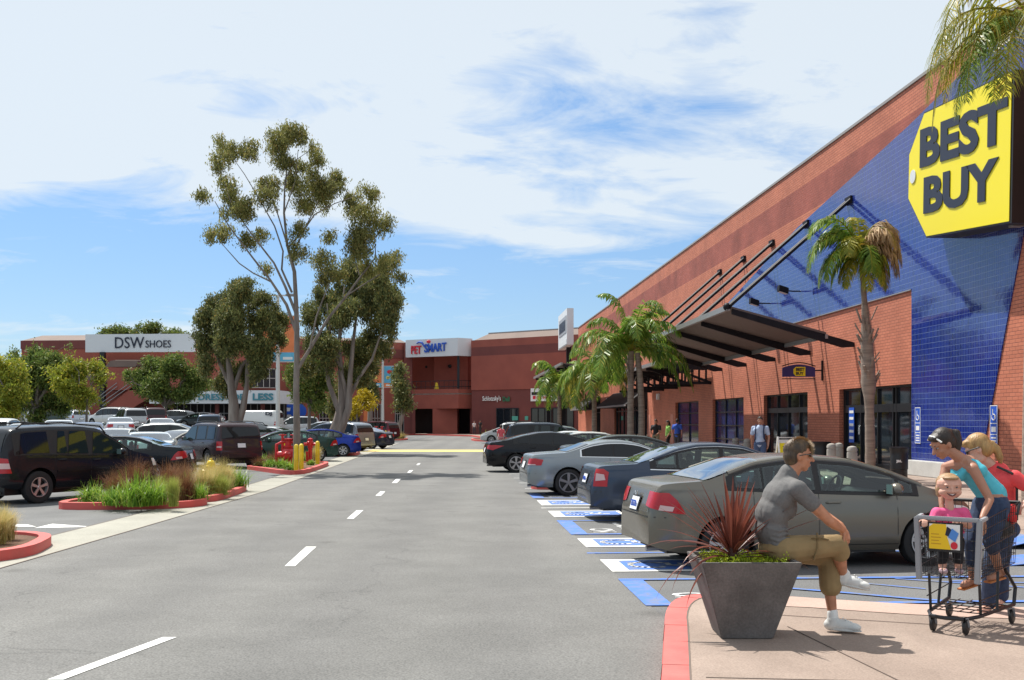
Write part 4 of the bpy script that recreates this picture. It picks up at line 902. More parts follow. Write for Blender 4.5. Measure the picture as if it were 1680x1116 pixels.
    if S.get('rails'):
        a,b=S['rails']
        for sd in (-1,1):
            pts=[(X(a+(b-a)*t),sd*(sy(a+(b-a)*t,edge(a+(b-a)*t))-.05),top(a+(b-a)*t)+(.05 if 0<t<1 else -.03)) for t in (0,.06,.5,.94,1)]
            MB().tube(pts,.02,6).build('roof_rail',M['trim'],r,smooth=True)
    MB().tube([(-L/2+.35,-hw+.45,.26),(-L/2+.03,-hw+.45,.25)],.035,10).build('exhaust_pipe',M['greysteel'],r,smooth=True)
    for fn in S.get('extra',()): fn(r,S,bv,X,bodym,hw,L)
    return r
SED=dict(see=1,L=4.5,W=1.76,wb=2.70,ro=.93,R=.318,
  top=[(0,.62),(.02,.74),(.06,.98),(.12,1.07),(.30,1.10),(.70,1.13),(1.0,1.24),(1.35,1.37),(1.75,1.43),(2.2,1.435),(2.65,1.40),(3.1,1.27),(3.5,1.10),(3.65,1.03),(4.0,.93),(4.3,.80),(4.42,.70),(4.5,.56)],
  belt=[(0,.60),(.06,.93),(.15,1.0),(.8,1.005),(1.4,.975),(2.5,.93),(3.5,.90),(4.1,.82),(4.4,.68),(4.5,.54)],
  green=(.96,3.52),panes=((1.07,1.42,0),(1.45,2.12,0),(2.20,3.22,0),(3.27,3.44,0)),screen=(2.72,3.62),rear=(.66,1.42),doors=(1.30,2.16,3.22),handles=(1.55,2.35),mirror=3.12,
  tail=dict(poly=[(-.26,.80),(.18,.72),(.30,.71),(.20,.88),(.10,.97),(-.22,.98)],clear=[(-.02,.755),(.15,.745),(.17,.80),(.0,.82)],ang=50),head=[(-.1,.60),(.25,.68),(.42,.80),(.1,.76),(-.2,.68)],rim=('rim',7),plate=.80,bump=.66,boot=1.0,tumble=.42)
def logo(r,S,bv,X,bm,hw,L):
    MB().tube([(-L/2+.03,.05,.955),(-L/2+.025,.035,.90)],.008,5).build('emblem',M['chrome'],r); MB().tube([(-L/2+.03,-.05,.955),(-L/2+.025,-.035,.90),],.008,5).build('emblem',M['chrome'],r); MB().tube([(-L/2+.026,.035,.925),(-L/2+.026,-.035,.925)],.008,5).build('emblem',M['chrome'],r)
def platetext(s):
    def f(r,S,bv,X,bm,hw,L):
        pz=S.get('plate',.8); x0=-L/2+.0
        h,n,i,d=bv.bvh.ray_cast(Vector((-L/2-1,0,pz)),Vector((1,0,0)),3)
        if h: txt('plate_lettering',s,M['signblue'],r,(h.x-.035,.13,pz-.045),(0,-1,0),(0,0,1),.26,.085,bold=.03,depth=.004)
    return f
CIV=dict(SED); CIV['extra']=(logo,platetext('5ZKT372'))
PAS=dict(SED); PAS.update(L=4.7,W=1.75,chrome=1,ro=1.08,plate=.78,bump=.56,
  top=[(0,.56),(.03,.66),(.07,.95),(.14,1.03),(.35,1.055),(.85,1.08),(1.15,1.18),(1.6,1.36),(2.0,1.45),(2.45,1.462),(2.9,1.42),(3.3,1.27),(3.65,1.08),(3.78,1.02),(4.2,.95),(4.5,.82),(4.65,.68),(4.7,.55)],
  belt=[(0,.54),(.07,.88),(.16,.95),(.9,.97),(1.5,.95),(2.6,.93),(3.6,.91),(4.2,.84),(4.6,.66),(4.7,.53)],
  green=(1.08,3.62),panes=((1.2,1.58,0),(1.63,2.42,0),(2.50,3.48,0)),screen=(2.95,3.72),rear=(.88,1.66),doors=(1.45,2.46,3.45),handles=(1.8,2.7),mirror=3.35,
  tail=dict(poly=[(-.10,.66),(.16,.66),(.17,.92),(.08,.98),(-.08,.98)],clear=[(-.05,.76),(.13,.78),(.10,.88),(-.05,.90)],ang=42),mould=.52,tumble=.42,extra=(platetext('4XGR118'),))
BMW=dict(SED); BMW.update(see=0,L=4.58,W=1.78,R=.335,rimk=.74,rim=('rim_dk',5),ro=1.0,wb=2.76,plate=.76,bump=.55,chrome=1,glass='carglass_dk',rear_dark=1,
  top=[(0,.58),(.03,.70),(.06,.96),(.12,1.02),(.5,1.055),(.95,1.08),(1.25,1.18),(1.6,1.31),(2.0,1.38),(2.4,1.385),(2.8,1.33),(3.25,1.16),(3.5,1.02),(4.0,.94),(4.35,.82),(4.5,.68),(4.58,.55)],
  belt=[(0,.55),(.06,.88),(.15,.95),(1.0,.96),(2.0,.94),(3.4,.91),(4.1,.83),(4.5,.64),(4.58,.53)],
  green=(1.30,3.36),panes=((1.42,2.12,0),(2.17,3.2,0)),screen=(2.7,3.42),rear=(.98,1.52),doors=(2.05,3.3),handles=(2.25,),mirror=3.0,
  tail=dict(poly=[(-.22,.76),(.20,.76),(.24,.90),(.05,.93),(-.22,.92)],clear=[(-.20,.765),(.08,.765),(.06,.79),(-.2,.79)],ang=48),extra=())
SON=dict(SED); SON.update(see=0,L=4.8,W=1.83,R=.335,rimk=.74,rim=('rim',-5),ro=1.05,wb=2.79,plate=.80,glass='carglass_dk',
  top=[(0,.62),(.03,.76),(.05,1.02),(.10,1.08),(.35,1.11),(.8,1.19),(1.3,1.33),(1.9,1.45),(2.4,1.47),(2.9,1.42),(3.4,1.26),(3.8,1.06),(4.3,.95),(4.6,.82),(4.75,.68),(4.8,.55)],
  belt=[(0,.60),(.05,.95),(.15,1.02),(1.0,1.02),(2,.97),(3.6,.91),(4.2,.86),(4.7,.66),(4.8,.53)],
  green=(.95,3.66),panes=((1.12,1.5,0),(1.55,2.35,0),(2.42,3.5,0)),screen=(2.9,3.76),rear=(.55,1.5),doors=(1.35,2.38,3.5),handles=(1.65,2.6),mirror=3.35,
  tail=dict(poly=[(-.30,.88),(.10,.80),(.46,.96),(.18,.99),(-.2,.98)],ang=55),tumble=.44,extra=())
SUV=dict(L=4.6,W=1.83,wb=2.82,ro=.95,R=.365,rim=('rim',5),rimk=.62,sill=.33,tumble=.26,sm=.04,arch=.075,round_front=.28,round_rear=.16,
  top=[(0,.58),(.02,.70),(.05,1.0),(.10,1.2),(.22,1.52),(.34,1.68),(.6,1.73),(1.4,1.765),(2.2,1.765),(2.7,1.71),(3.15,1.45),(3.5,1.18),(3.62,1.12),(4.1,1.03),(4.4,.92),(4.55,.78),(4.6,.6)],
  belt=[(0,.56),(.05,.9),(.12,1.08),(1.0,1.09),(2.0,1.06),(3.4,1.02),(4.1,.93),(4.5,.78),(4.6,.58)],
  green=(.34,3.44),panes=((.46,1.22,1),(1.42,1.70,0),(1.73,2.28,0),(2.40,3.28,0)),slant=(.22,0),screen=(2.78,3.56),rear=(.1,.3),rear_up=(1.16,1.58),doors=(1.36,2.33,3.32),handles=(1.55,2.5),mirror=3.12,rear_dark=1,
  tail=dict(poly=[(-.12,.70),(.16,.70),(.08,1.02),(-.10,1.04)],clear=[(-.10,.80),(.13,.80),(.105,.92),(-.10,.92)],ang=45),head=[(-.1,.74),(.18,.74),(.2,.92),(-.05,.92)],plate=.72,bump=.60,rails=(.5,2.9),mould=.70,glass_rear='carglass_dk',extra=())
PIL=dict(SUV); PIL.update(L=4.77,W=1.97,ro=1.05,wb=2.70,R=.37,rim=('rim',5),tumble=.2,
  top=[(0,.60),(.02,.72),(.05,1.0),(.09,1.2),(.17,1.5),(.27,1.70),(.5,1.77),(1.4,1.79),(2.4,1.79),(2.8,1.74),(3.25,1.46),(3.6,1.20),(3.72,1.14),(4.3,1.06),(4.6,.95),(4.73,.8),(4.77,.62)],
  belt=[(0,.58),(.05,.92),(.12,1.10),(1.0,1.11),(2.0,1.09),(3.5,1.05),(4.3,.95),(4.7,.8),(4.77,.6)],
  green=(.32,3.54),panes=((.45,1.15,1),(1.28,2.15,1),(2.28,3.36,0)),slant=(.1,0),rear_up=(1.17,1.60),tail=dict(poly=[(-.13,.72),(.13,.72),(.13,1.06),(-.10,1.06)],clear=[(-.10,.82),(.10,.82),(.10,.88),(-.10,.88)],ang=45),plate=.90,bump=.62,mould=0,rails=(.5,2.9))
WAG=dict(SUV); WAG.update(L=4.55,W=1.80,R=.33,sill=.24,ro=.9,wb=2.68,rim=('rim',7),rimk=.66,tumble=.32,
  top=[(0,.56),(.02,.68),(.05,.95),(.15,1.12),(.35,1.38),(.6,1.51),(1.2,1.585),(2.0,1.60),(2.5,1.56),(3.0,1.36),(3.45,1.10),(3.6,1.03),(4.1,.95),(4.4,.82),(4.5,.70),(4.55,.56)],
  belt=[(0,.54),(.05,.86),(.15,1.0),(1.0,1.01),(2.0,.98),(3.4,.94),(4.1,.86),(4.45,.7),(4.55,.54)],green=(.42,3.42),panes=((.6,1.15,1),(1.25,2.05,0),(2.15,3.2,0)),slant=(.15,0),rear=(.2,.55),rear_up=(1.1,1.42),rails=None,mould=0,screen=(2.6,3.5),
  tail=dict(poly=[(-.12,.80),(.12,.80),(.10,1.05),(-.08,1.05)],ang=45))
VAN=dict(SUV); VAN.update(L=5.1,W=1.97,R=.34,sill=.24,ro=1.05,wb=3.03,rim=('rim',7),rimk=.62,tumble=.2,
  top=[(0,.56),(.02,.7),(.05,1.0),(.10,1.2),(.2,1.5),(.34,1.68),(.7,1.74),(1.6,1.77),(2.6,1.75),(3.1,1.66),(3.6,1.40),(4.1,1.12),(4.3,1.04),(4.7,.92),(4.95,.78),(5.1,.56)],
  belt=[(0,.54),(.05,.88),(.12,1.06),(1.0,1.07),(2.0,1.04),(3.9,.98),(4.5,.88),(4.95,.7),(5.1,.54)],green=(.36,4.02),panes=((.5,1.5,1),(1.62,2.6,1),(2.72,3.75,0)),slant=(.1,0),screen=(3.1,4.15),rear_up=(1.14,1.56),rails=(.6,3.0),doors=(1.55,2.66,3.75),handles=(2.4,2.85),mirror=3.5,mould=0,glass='carglass')
BOXV=dict(VAN); BOXV.update(L=5.2,W=2.0,top=[(0,.56),(.02,.7),(.04,1.4),(.08,1.9),(.2,2.02),(3.4,2.02),(3.7,1.9),(4.2,1.35),(4.4,1.2),(4.9,1.05),(5.1,.8),(5.2,.56)],belt=[(0,.54),(.04,1.0),(.1,1.15),(3.8,1.15),(4.4,1.05),(5.1,.75),(5.2,.54)],green=(3.2,4.1),panes=((3.3,3.95,0),),screen=(3.75,4.3),rear_up=(1.35,1.8),doors=(3.25,),handles=(3.4,),mirror=3.9,rails=None)
def carat(px,py,S): # centre of the car from a picture point on the ground
    return gp(px,py)
def uvh(deg): return math.atan2(EU.y,EU.x)+R(deg)     # heading, 0 = along the stalls towards the store
P_=lambda n,c,m=.3,r=.3: paint(n,c,m,r)
grpR='cars parked in front of the brick store'; grpL='cars parked in the left car park'
CARS=[]
def place(S,name,label,cat,c,loc,h,grp,proto=[{}]):
    m=P_(name+'_paint',c,*( (.6,.27) if .08<max(c)<.45 else (.15,.25)))
    key=id(S)
    if key not in proto[0]:
        o=make_car(name,S,label,cat,m,(loc[0],loc[1],0),h,grp); proto[0][key]=(o,o.children[0].data.materials[0] if 0 else m)
    else:
        src,pm=proto[0][key]; o=copy_tree(src); o.name=name; o['label']=label; o['category']=cat; o['group']=grp; o.location=(loc[0],loc[1],0); o.rotation_euler=(0,0,h)
        for ch in o.children_recursive:
            if ch.type=='MESH' and ch.data.materials and ch.data.materials[0]==pm:
                ch.material_slots[0].link='OBJECT'; ch.material_slots[0].material=m
    return o
def rowpos(u,v): return EU*u+EV*v
# right row (rear towards the road)
place(CIV,'grey_sedan','bronze grey sedan parked nearest the camera behind the planter','car',(.185,.168,.140),rowpos(4.62,14.45),uvh(6),grpR)
place(PAS,'blue_sedan','dark slate blue sedan with chrome window trim, second nearest in the store row','car',(.055,.07,.10),rowpos(4.85,20.9),uvh(4),grpR)
place(BMW,'silver_coupe','silver grey coupe with five spoke wheels and red curb under its tail','car',(.26,.285,.30),rowpos(4.1,28.0),uvh(5),grpR)
place(SON,'black_sedan','glossy black sedan with its tail sticking out beyond the silver coupe','car',(.008,.008,.010),rowpos(3.6,40.3),uvh(4),grpR)
place(SED,'dark_sedan','dark grey green sedan roof seen between the silver coupe and blue sedan','car',(.06,.068,.065),rowpos(3.35+2.25,34.3),uvh(0),grpR)
place(SED,'white_sedan','off white sedan half hidden behind the black sedan, nearer of two white cars','car',(.62,.62,.58),rowpos(3.3+2.25,40.8+2.2),uvh(0),grpR)
place(SED,'pale_sedan','white sedan half hidden behind the black sedan, farther of two white cars','car',(.70,.71,.70),rowpos(3.0+2.25,46),uvh(0),grpR)
place(SUV,'dark_suv','long dark blue grey SUV roof beyond the white cars in the store row','car',(.035,.045,.06),rowpos(4.9,55),uvh(0),grpR)
place(WAG,'grey_wagon','pale grey green wagon beyond the dark SUV in the store row','car',(.25,.29,.28),rowpos(5.2,63),uvh(180),grpR)
place(SUV,'white_suv','white SUV far along the store row beyond the grey wagon','car',(.6,.62,.62),rowpos(5.4,74),uvh(0),grpR)
place(SED,'silver_sedan','small silver sedan at the far end of the store row by the red curb','car',(.45,.46,.46),rowpos(4.6,90),uvh(180),grpR)
# left lot: px centre, depth, heading (degrees from +x, counter clockwise)
def LP(px,Z): return (((px-CX)/F*Z),Z)
def sstep(t): t=min(1,max(0,t)); return t*t*(3-2*t)
def lot_h(x,y): return 1.3*sstep((y-38)/54)*sstep((-x-10)/24)
NX,NY=44,44; gxs=np.linspace(-150,-9,NX); gys=np.linspace(40,129,NY)
mbg=MB(); mbg.add([(x,y,lot_h(x,y)+.005) for y in gys for x in gxs],[(j*NX+i,j*NX+i+1,(j+1)*NX+i+1,(j+1)*NX+i) for j in range(NY-1) for i in range(NX-1)])
tag(mbg.build('car_park_ground',M['asphalt_lot'],smooth=True,fix=False),kind='structure')
LOT=[
 (SUV,'black_suv','dark navy SUV with roof rails parked nearest on the left behind the shrubs','suv',(.009,.011,.016),(106,26.3),60),
 (SED,'black_sedan','black sedan between the near dark SUV and the maroon SUV','car',(.010,.011,.014),(188,32.5),184),
 (PIL,'maroon_suv','dark maroon brown SUV seen from behind with white plate','suv',(.045,.026,.030),(356,44.2),128),
 (SED,'silver_sedan','silver sedan with bright rear window behind the black sedan','car',(.60,.64,.67),(243,42),112),
 (SED,'beige_sedan','white sedan with a beige tinge just behind the silver sedan roof','car',(.60,.60,.57),(196,52),95),
 (WAG,'white_wagon','white hatchback seen from the side left of the paperbark trunk','car',(.62,.63,.62),(290,60),4),
 (SED,'beige_car','champagne sedan nose beside the maroon SUV','car',(.58,.57,.52),(304,50),240),
 (SED,'maroon_sedan','blue maroon sedan with red tail lights in the middle of the lot','car',(.14,.20,.36),(146,62),110),
 (SED,'white_sedan','white sedan with bright rear window left of the maroon sedan','car',(.72,.74,.76),(98,64),110),
 (SED,'silver_car','silver sedan right of the maroon tailed sedan','car',(.62,.66,.72),(196,72),112),
 (SED,'pale_sedan','pale silver sedan seen over the roof rails of the near dark SUV','car',(.68,.70,.72),(48,58),100),
 (WAG,'silver_wagon','silver hatchback at the left picture edge','car',(.62,.65,.66),(6,60),100),
 (SUV,'grey_suv','grey SUV with boxy tail right of the silver sedan row','suv',(.40,.41,.42),(214,82),120),
 (SUV,'dark_red_suv','dark maroon SUV beside the grey boxy one','suv',(.06,.025,.032),(254,90),110),
 (SUV,'white_suv','white SUV in the back row before the stair','suv',(.74,.74,.72),(182,100),150),
 (WAG,'grey_car','dark grey wagon in the back row under the dress store band','car',(.16,.17,.18),(284,108),170),
 (WAG,'blue_white_car','white and blue wagon in the back row beside the open tailgate','car',(.50,.54,.62),(128,104),120),
 (SUV,'white_truck','white SUV in the back row behind the roof rails','suv',(.58,.58,.57),(42,104),140),
 (WAG,'dark_hatch','dark green hatchback in the back row','car',(.05,.07,.06),(92,108),160),
 (SED,'dark_car','dark sedan in the back row near the paperbark trunk','car',(.07,.08,.09),(330,106),180),
 (SUV,'navy_suv','navy SUV with tinted rear glass left of the paperbark trunk','suv',(.03,.05,.085),(347,80),100),
 (BOXV,'white_van','white delivery van with dark letters behind the paperbark trunk','van',(.66,.66,.64),(415,98),170),
 (SUV,'navy_truck','dark navy SUV bonnet between the maroon SUV and white sedan','suv',(.02,.03,.06),(405,56),330),
 (SED,'pearl_sedan','pearl white sedan left of the white lamp pole','car',(.62,.66,.68),(446,66),350),
 (CIV,'green_sedan','dark green sedan facing the camera side beside the hydrants','car',(.02,.055,.045),(470,50),200),
 (SED,'blue_sedan','bright blue sedan behind the tall tree trunk','car',(.02,.045,.30),(520,57),190),
 (VAN,'silver_minivan','silver blue minivan behind the leaning paperbark trunk','van',(.30,.33,.38),(548,68),150),
 (SED,'navy_sedan','dark navy sedan right of the silver minivan','car',(.025,.03,.05),(590,73),160),
 (SUV,'red_suv','dark red SUV with pale roof beside the far hydrants','suv',(.12,.02,.03),(614,98),150),
 (SUV,'pale_pickup','white SUV far behind the green sedan','suv',(.55,.57,.58),(482,100),200),
 (WAG,'silver_hatch','silver hatchback far behind the blue sedan','car',(.42,.46,.50),(530,92),160),
 (SED,'grey_sedan','grey sedan far behind the green sedan roof','car',(.25,.27,.28),(505,110),180),
 (SED,'white_sedan','bright white sedan two rows behind the near dark SUV bonnet','car',(.72,.73,.74),(262,74),115),
 (SED,'silver_sedan','silver blue sedan at the left edge of the middle row','car',(.5,.56,.62),(-14,52),95),
 (SED,'far_white_sedan','white sedan in the far row left of the silver one','car',(.6,.62,.62),(15,88),110),
]
for S,nm,lb,ct,c,(px,Z),hd in LOT:
    x_,y_=LP(px,Z); o=place(S,nm,lb,ct,c,(x_,y_),R(hd),grpL); o.location.z=lot_h(x_,y_)+.005
# van lettering
vn=[o for o in bpy.data.objects if o.name.startswith('white_van')][0]
txt('van_lettering','DJ',M['navy'],vn,(-1.6,1.02,1.5),(-1,0,0),(0,0,1),.6,.36,bold=.05,depth=.01)
# ================================================================ planting
def leafmat(name,c1,c2,c3=None,trans=.3,rough=.55):
    m=bpy.data.materials.new(name); m.use_nodes=True; nt=m.node_tree; N=nt.nodes; Lk=nt.links.new; p=N['Principled BSDF']; out=N['Material Output']
    g=N.new('ShaderNodeNewGeometry'); rp=N.new('ShaderNodeValToRGB'); Lk(g.outputs['Random Per Island'],rp.inputs[0])
    e=rp.color_ramp.elements; e[0].color=tuple(c1)+(1,); e[1].color=tuple(c2)+(1,)
    if c3: x=e.new(.86); x.color=tuple(c3)+(1,); e[1].position=.84; e[1].color=tuple(c2)+(1,); e[-1].position=1
    if c3:
        rp.color_ramp.elements[-1].color=tuple(c3)+(1,)
    tc=N.new('ShaderNodeTexCoord'); n=N.new('ShaderNodeTexNoise'); n.inputs['Scale'].default_value=.9; Lk(tc.outputs['Object'],n.inputs[0])
    mr=N.new('ShaderNodeMapRange'); Lk(n.outputs[0],mr.inputs[0]); mr.inputs[1].default_value=.3; mr.inputs[2].default_value=.7; mr.inputs[3].default_value=.7; mr.inputs[4].default_value=1.3
    mx=N.new('ShaderNodeMixRGB'); mx.blend_type='MULTIPLY'; mx.inputs[0].default_value=1; Lk(rp.outputs[0],mx.inputs[1]); Lk(mr.outputs[0],mx.inputs[2])
    Lk(mx.outputs[0],p.inputs['Base Color']); p.inputs['Roughness'].default_value=rough; p.inputs['Specular IOR Level'].default_value=.3
    t=N.new('ShaderNodeBsdfTranslucent'); Lk(mx.outputs[0],t.inputs[0]); ms=N.new('ShaderNodeMixShader'); ms.inputs[0].default_value=trans
    Lk(p.outputs[0],ms.inputs[1]); Lk(t.outputs[0],ms.inputs[2]); Lk(ms.outputs[0],out.inputs[0]); return m
M['leaf_euc']=leafmat('eucalyptus_leaf',(.11,.12,.035),(.32,.32,.10),(.42,.30,.11),.4)
M['leaf_dark']=leafmat('dark_leaf',(.06,.078,.028),(.22,.235,.075),(.34,.24,.07),.3)
M['leaf_green']=leafmat('green_leaf',(.06,.11,.022),(.18,.23,.05),(.28,.26,.06),.35)
M['leaf_yellow']=leafmat('yellow_green_leaf',(.15,.20,.025),(.36,.38,.04),(.50,.36,.05),.4)
M['leaf_bright']=leafmat('bright_yellow_leaf',(.30,.24,.01),(.50,.36,.015),None,.4)
M['palm_leaf']=leafmat('palm_leaf',(.07,.16,.02),(.23,.33,.045),(.42,.38,.07),.4,.4)
M['palm_gold']=leafmat('golden_palm_leaf',(.16,.20,.02),(.40,.36,.045),(.60,.40,.05),.45,.4)
M['palm_dry']=leafmat('dry_palm_leaf',(.34,.22,.11),(.60,.42,.24),(.42,.28,.09),.3)
M['lily']=leafmat('lily_blade',(.10,.23,.025),(.28,.43,.05),(.44,.52,.09),.4,.4)
M['bronze']=leafmat('bronze_grass',(.13,.055,.03),(.30,.15,.07),(.46,.28,.12),.3)
M['feather']=leafmat('feather_grass',(.38,.36,.10),(.68,.54,.24),(.80,.62,.34),.4)
M['feather_g']=leafmat('green_feather_grass',(.24,.32,.06),(.46,.48,.11),(.62,.52,.18),.4)
M['cordy']=leafmat('cordyline_blade',(.12,.030,.022),(.27,.085,.055),(.42,.22,.16),.3,.35)
M['sedum']=leafmat('sedum_leaf',(.22,.32,.015),(.42,.47,.025),(.16,.26,.02),.35)
M['bark']=mat('grey_bark',(.26,.225,.195),.9,col2=(.13,.11,.095),nscale=6,bump=.8,bscale=12,stretch=(1,1,.25))
M['bark_pale']=mat('pale_bark',(.34,.29,.25),.9,col2=(.17,.135,.115),nscale=4,bump=1,bscale=9,stretch=(1,1,.2))
M['palmbark']=mat('palm_bark',(.30,.235,.19),.9,col2=(.17,.125,.10),nscale=5,bump=.9,bscale=26,stretch=(.4,.4,3))
def leaves(cl,n,size,asp=.35,droop=.5,sub=9,rng=RNG,spread=.42,strand=5,split=True):
    """cl: list of (centre, radii); leaf quads scattered in sub-clumps"""
    if split:
        C2=[]
        for c,r in cl:
            c=np.array(c); r=np.array(r); C2.append((c,r*.62))
            for _ in range(4):
                o=rng.normal(size=3); o/=np.linalg.norm(o); C2.append((c+o*r*rng.uniform(.6,1.15),r*rng.uniform(.28,.55)))
        cl=C2
    vol=np.array([c[1][0]*c[1][1]*c[1][2] for c in cl])**.72; cnt=np.maximum(8,(n*vol/vol.sum()).astype(int)); P=[]
    for (c,r),k in zip(cl,cnt):
        s=rng.normal(size=(sub,3)); s/=np.linalg.norm(s,axis=1,keepdims=True); s*=rng.uniform(.35,1,(sub,1))**.6
        pick=rng.integers(0,sub,k); q=s[pick]+rng.normal(size=(k,3))*spread*.62; P.append(np.array(c)+q*np.array(r))
    P=np.vstack(P); 
    if strand>1:
        k=len(P)//strand; A=P[rng.permutation(len(P))[:k]]; dr=rng.normal(size=(k,3)); dr[:,2]-=1.3+droop; dr/=np.linalg.norm(dr,axis=1,keepdims=True)
        P=(A[:,None,:]+dr[:,None,:]*np.arange(strand)[None,:,None]*size*.62+rng.normal(size=(k,strand,3))*size*.28).reshape(-1,3)
    k=len(P); d=rng.normal(size=(k,3)); d[:,2]-=droop*2; d/=np.linalg.norm(d,axis=1,keepdims=True)
    w=np.cross(d,rng.normal(size=(k,3))); w/=np.linalg.norm(w,axis=1,keepdims=True)
    L=size*rng.uniform(.6,1.3,(k,1)); a=P-d*L/2; b=P+d*L/2; m=P+w*L*asp/2; m2=P-w*L*asp/2
    V=np.stack([a,m,b,m2],1).reshape(-1,3); return V,np.arange(4*k).reshape(-1,4)
def crown(name,cl,n,size,mt,parent,**k):
    V,Fc=leaves(cl,n,size,**k); return npmesh(name,V,Fc,mt,parent)
def branches(mb,base,cl,r0,rng=random,wig=.12):
    b=Vector(base)
    for c,r in cl:
        c=Vector(c); d=c-b; m1=b+d*.35+Vector((rng.uniform(-1,1),rng.uniform(-1,1),rng.uniform(.0,1)))*d.length*wig; m2=b+d*.7+Vector((rng.uniform(-1,1),rng.uniform(-1,1),rng.uniform(-.2,.6)))*d.length*wig
        mb.tube([b,m1,m2,c],[r0,r0*.65,r0*.4,r0*.15],7)
def pxtree(name,label,Z,base,limbs,clus,n,size,lm,bm,group=None,depth=1.0,sub=9,asp=.35,droop=.5,gz=0,auto=None,rk=1.0,seed=1,spread=.46):
    """limbs: list of (list of (px,py,r_px)), clusters (px,py,rx,ry) measured on the tree's own distance, given a depth of their own"""
    rng=np.random.default_rng(seed); rd=random.Random(seed); s=F/Z
    b=wp(base[0],base[1],Z); b.z=gz; r=root(name,label,'tree',b,0,group)
    def T(px,py,d=0): return wp(px,py,Z)+Vector((0,d,0))-b
    mb=MB(); 
    for L in limbs:
        dd=rd.uniform(-.5,.5)*depth*.6 if len(L[0])<4 else L[0][3]; N=len(L)
        if L is limbs[0]: dd=0
        pts=[T(p[0],p[1],dd*(i/(N-1))**1.0*(1.6 if N>2 else 1)) for i,p in enumerate(L)]
        if L is limbs[0]: pts[0].z=-.05
        mb.tube(pts,[p[2]*rk/s for p in L],10)
    cl=[]
    for c in clus:
        d=rd.uniform(-1,1)*depth; cl.append((tuple(T(c[0],c[1],d)),(c[2]/s,(c[2]+c[3])/2/s*1.05,c[3]/s)))
    if auto:
        for c in cl:
            a=T(*auto); pass
        branches(mb,T(*auto[:2]),cl,auto[2]/s,rd)
    mb.build('trunk',bm,r,smooth=R(60))
    V,Fc=leaves(cl,n,size,asp,droop,sub,rng,spread); npmesh('crown',V,Fc,lm,r)
    return r
T1c=[(455,222,20,25),(491,228,19,16),(515,251,14,17),(491,269,17,13),(460,262,19,13),(365,243,14,17),(399,243,19,17),(370,272,12,16),(368,306,16,18),(382,333,19,18),(406,350,16,15),(345,323,10,10),(358,374,18,14),(350,388,12,8),(396,391,13,12),(430,432,10,9),
 (437,296,18,14),(477,296,18,15),(515,303,26,18),(498,330,26,17),(535,316,25,17),(573,326,22,14),(552,286,14,13),(604,320,14,13),(450,326,15,13),(491,381,13,12),(532,379,13,9),(488,418,11,15),(426,384,10,9),
 (597,357,25,15),(624,371,16,15),(593,391,26,17),(586,412,19,13),(638,429,19,17),(651,452,11,10),(525,422,15,12),(539,442,21,17),(600,440,15,12)]
T1c=[(a,b-3,c*1.22,d*1.18) for a,b,c,d in T1c]
T1l=[[(487,752,11),(487,700,9),(486,640,8),(487,590,7.5),(487,540,7),(486,503,6),(483,446,5),(471,401,3.6),(466,350,2.8),(467,309,2),(471,275,1.4),(460,235,.8)],
 [(487,548,5),(470,500,4),(443,459,3),(416,425,2.4),(375,371,1.6),(352,330,.9)],[(486,515,4.5),(468,470,3.4),(450,432,2.6),(416,388,1.9),(382,340,1),(370,300,.7)],
 [(446,463,2.4),(415,448,1.8),(392,432,1.5),(358,394,.8)],[(479,480,3.2),(462,442,2.6),(464,412,2.2),(450,371,1.8),(423,323,1.3),(400,285,1),(375,250,.6)],
 [(471,401,2.2),(455,345,1.5),(440,300,1)],[(474,405,2.6),(498,381,2),(518,354,1.6),(552,337,1.2),(590,325,.7)],[(480,418,2.4),(501,371,1.7),(520,330,1.1),(550,290,.7)],
 [(466,350,1.8),(485,300,1.3),(491,250,.8)],[(470,290,1.4),(485,265,1),(510,250,.6)],[(488,606,5.5),(506,575,4.6),(538,521,3.8),(564,488,3.2),(590,452,2.5),(614,420,1.8),(612,380,1)],
 [(564,488,2),(600,465,1.6),(640,440,.9)],[(508,573,2.6),(518,520,2.2),(532,480,1.7),(545,445,1)],[(590,452,1.6),(580,420,1.2),(590,390,.7)]]
gT='trees standing in the car park islands'
pxtree('eucalyptus_tree','tall slender eucalyptus with open airy crown and pale bare trunk in the hydrant island',41,(487,752),T1l,T1c,60000,.115,M['leaf_euc'],M['bark'],gT,depth=1.0,sub=14,asp=.32,droop=.9,seed=3,rk=.62,spread=.52)
T3c=[(512,520,18,24),(530,480,22,22),(560,470,22,20),(545,520,24,26),(575,510,24,28),(605,500,24,30),(635,495,20,24),(645,530,13,26),(520,560,20,26),(550,570,22,26),(585,570,24,30),(615,560,24,30),(570,440,20,16),(600,455,22,18),(625,460,18,16),(512,600,12,18),(590,606,16,18),(560,610,14,22),(545,650,12,26),(640,470,12,14)]
T3l=[[(546,742,17),(548,715,15),(556,690,13),(562,660,10),(560,620,7),(556,570,5),(560,520,3),(565,470,1.5)],[(549,735,11),(562,700,9),(573,670,8),(576,620,6),(582,560,4),(590,500,2)],[(558,680,7),(540,630,5),(532,580,4),(520,530,2)],[(574,650,5),(590,620,4),(612,590,3),(630,540,1.5)],[(570,680,6),(566,630,4.5),(545,560,3),(540,500,1.5)]]
pxtree('paperbark_tree','dark crowned paperbark with thick leaning twisted trunk beside the motorbike',61,(546,742),T3l,T3c,80000,.165,M['leaf_dark'],M['bark_pale'],gT,depth=1.7,sub=14,seed=4,droop=.8,rk=.72,spread=.55)
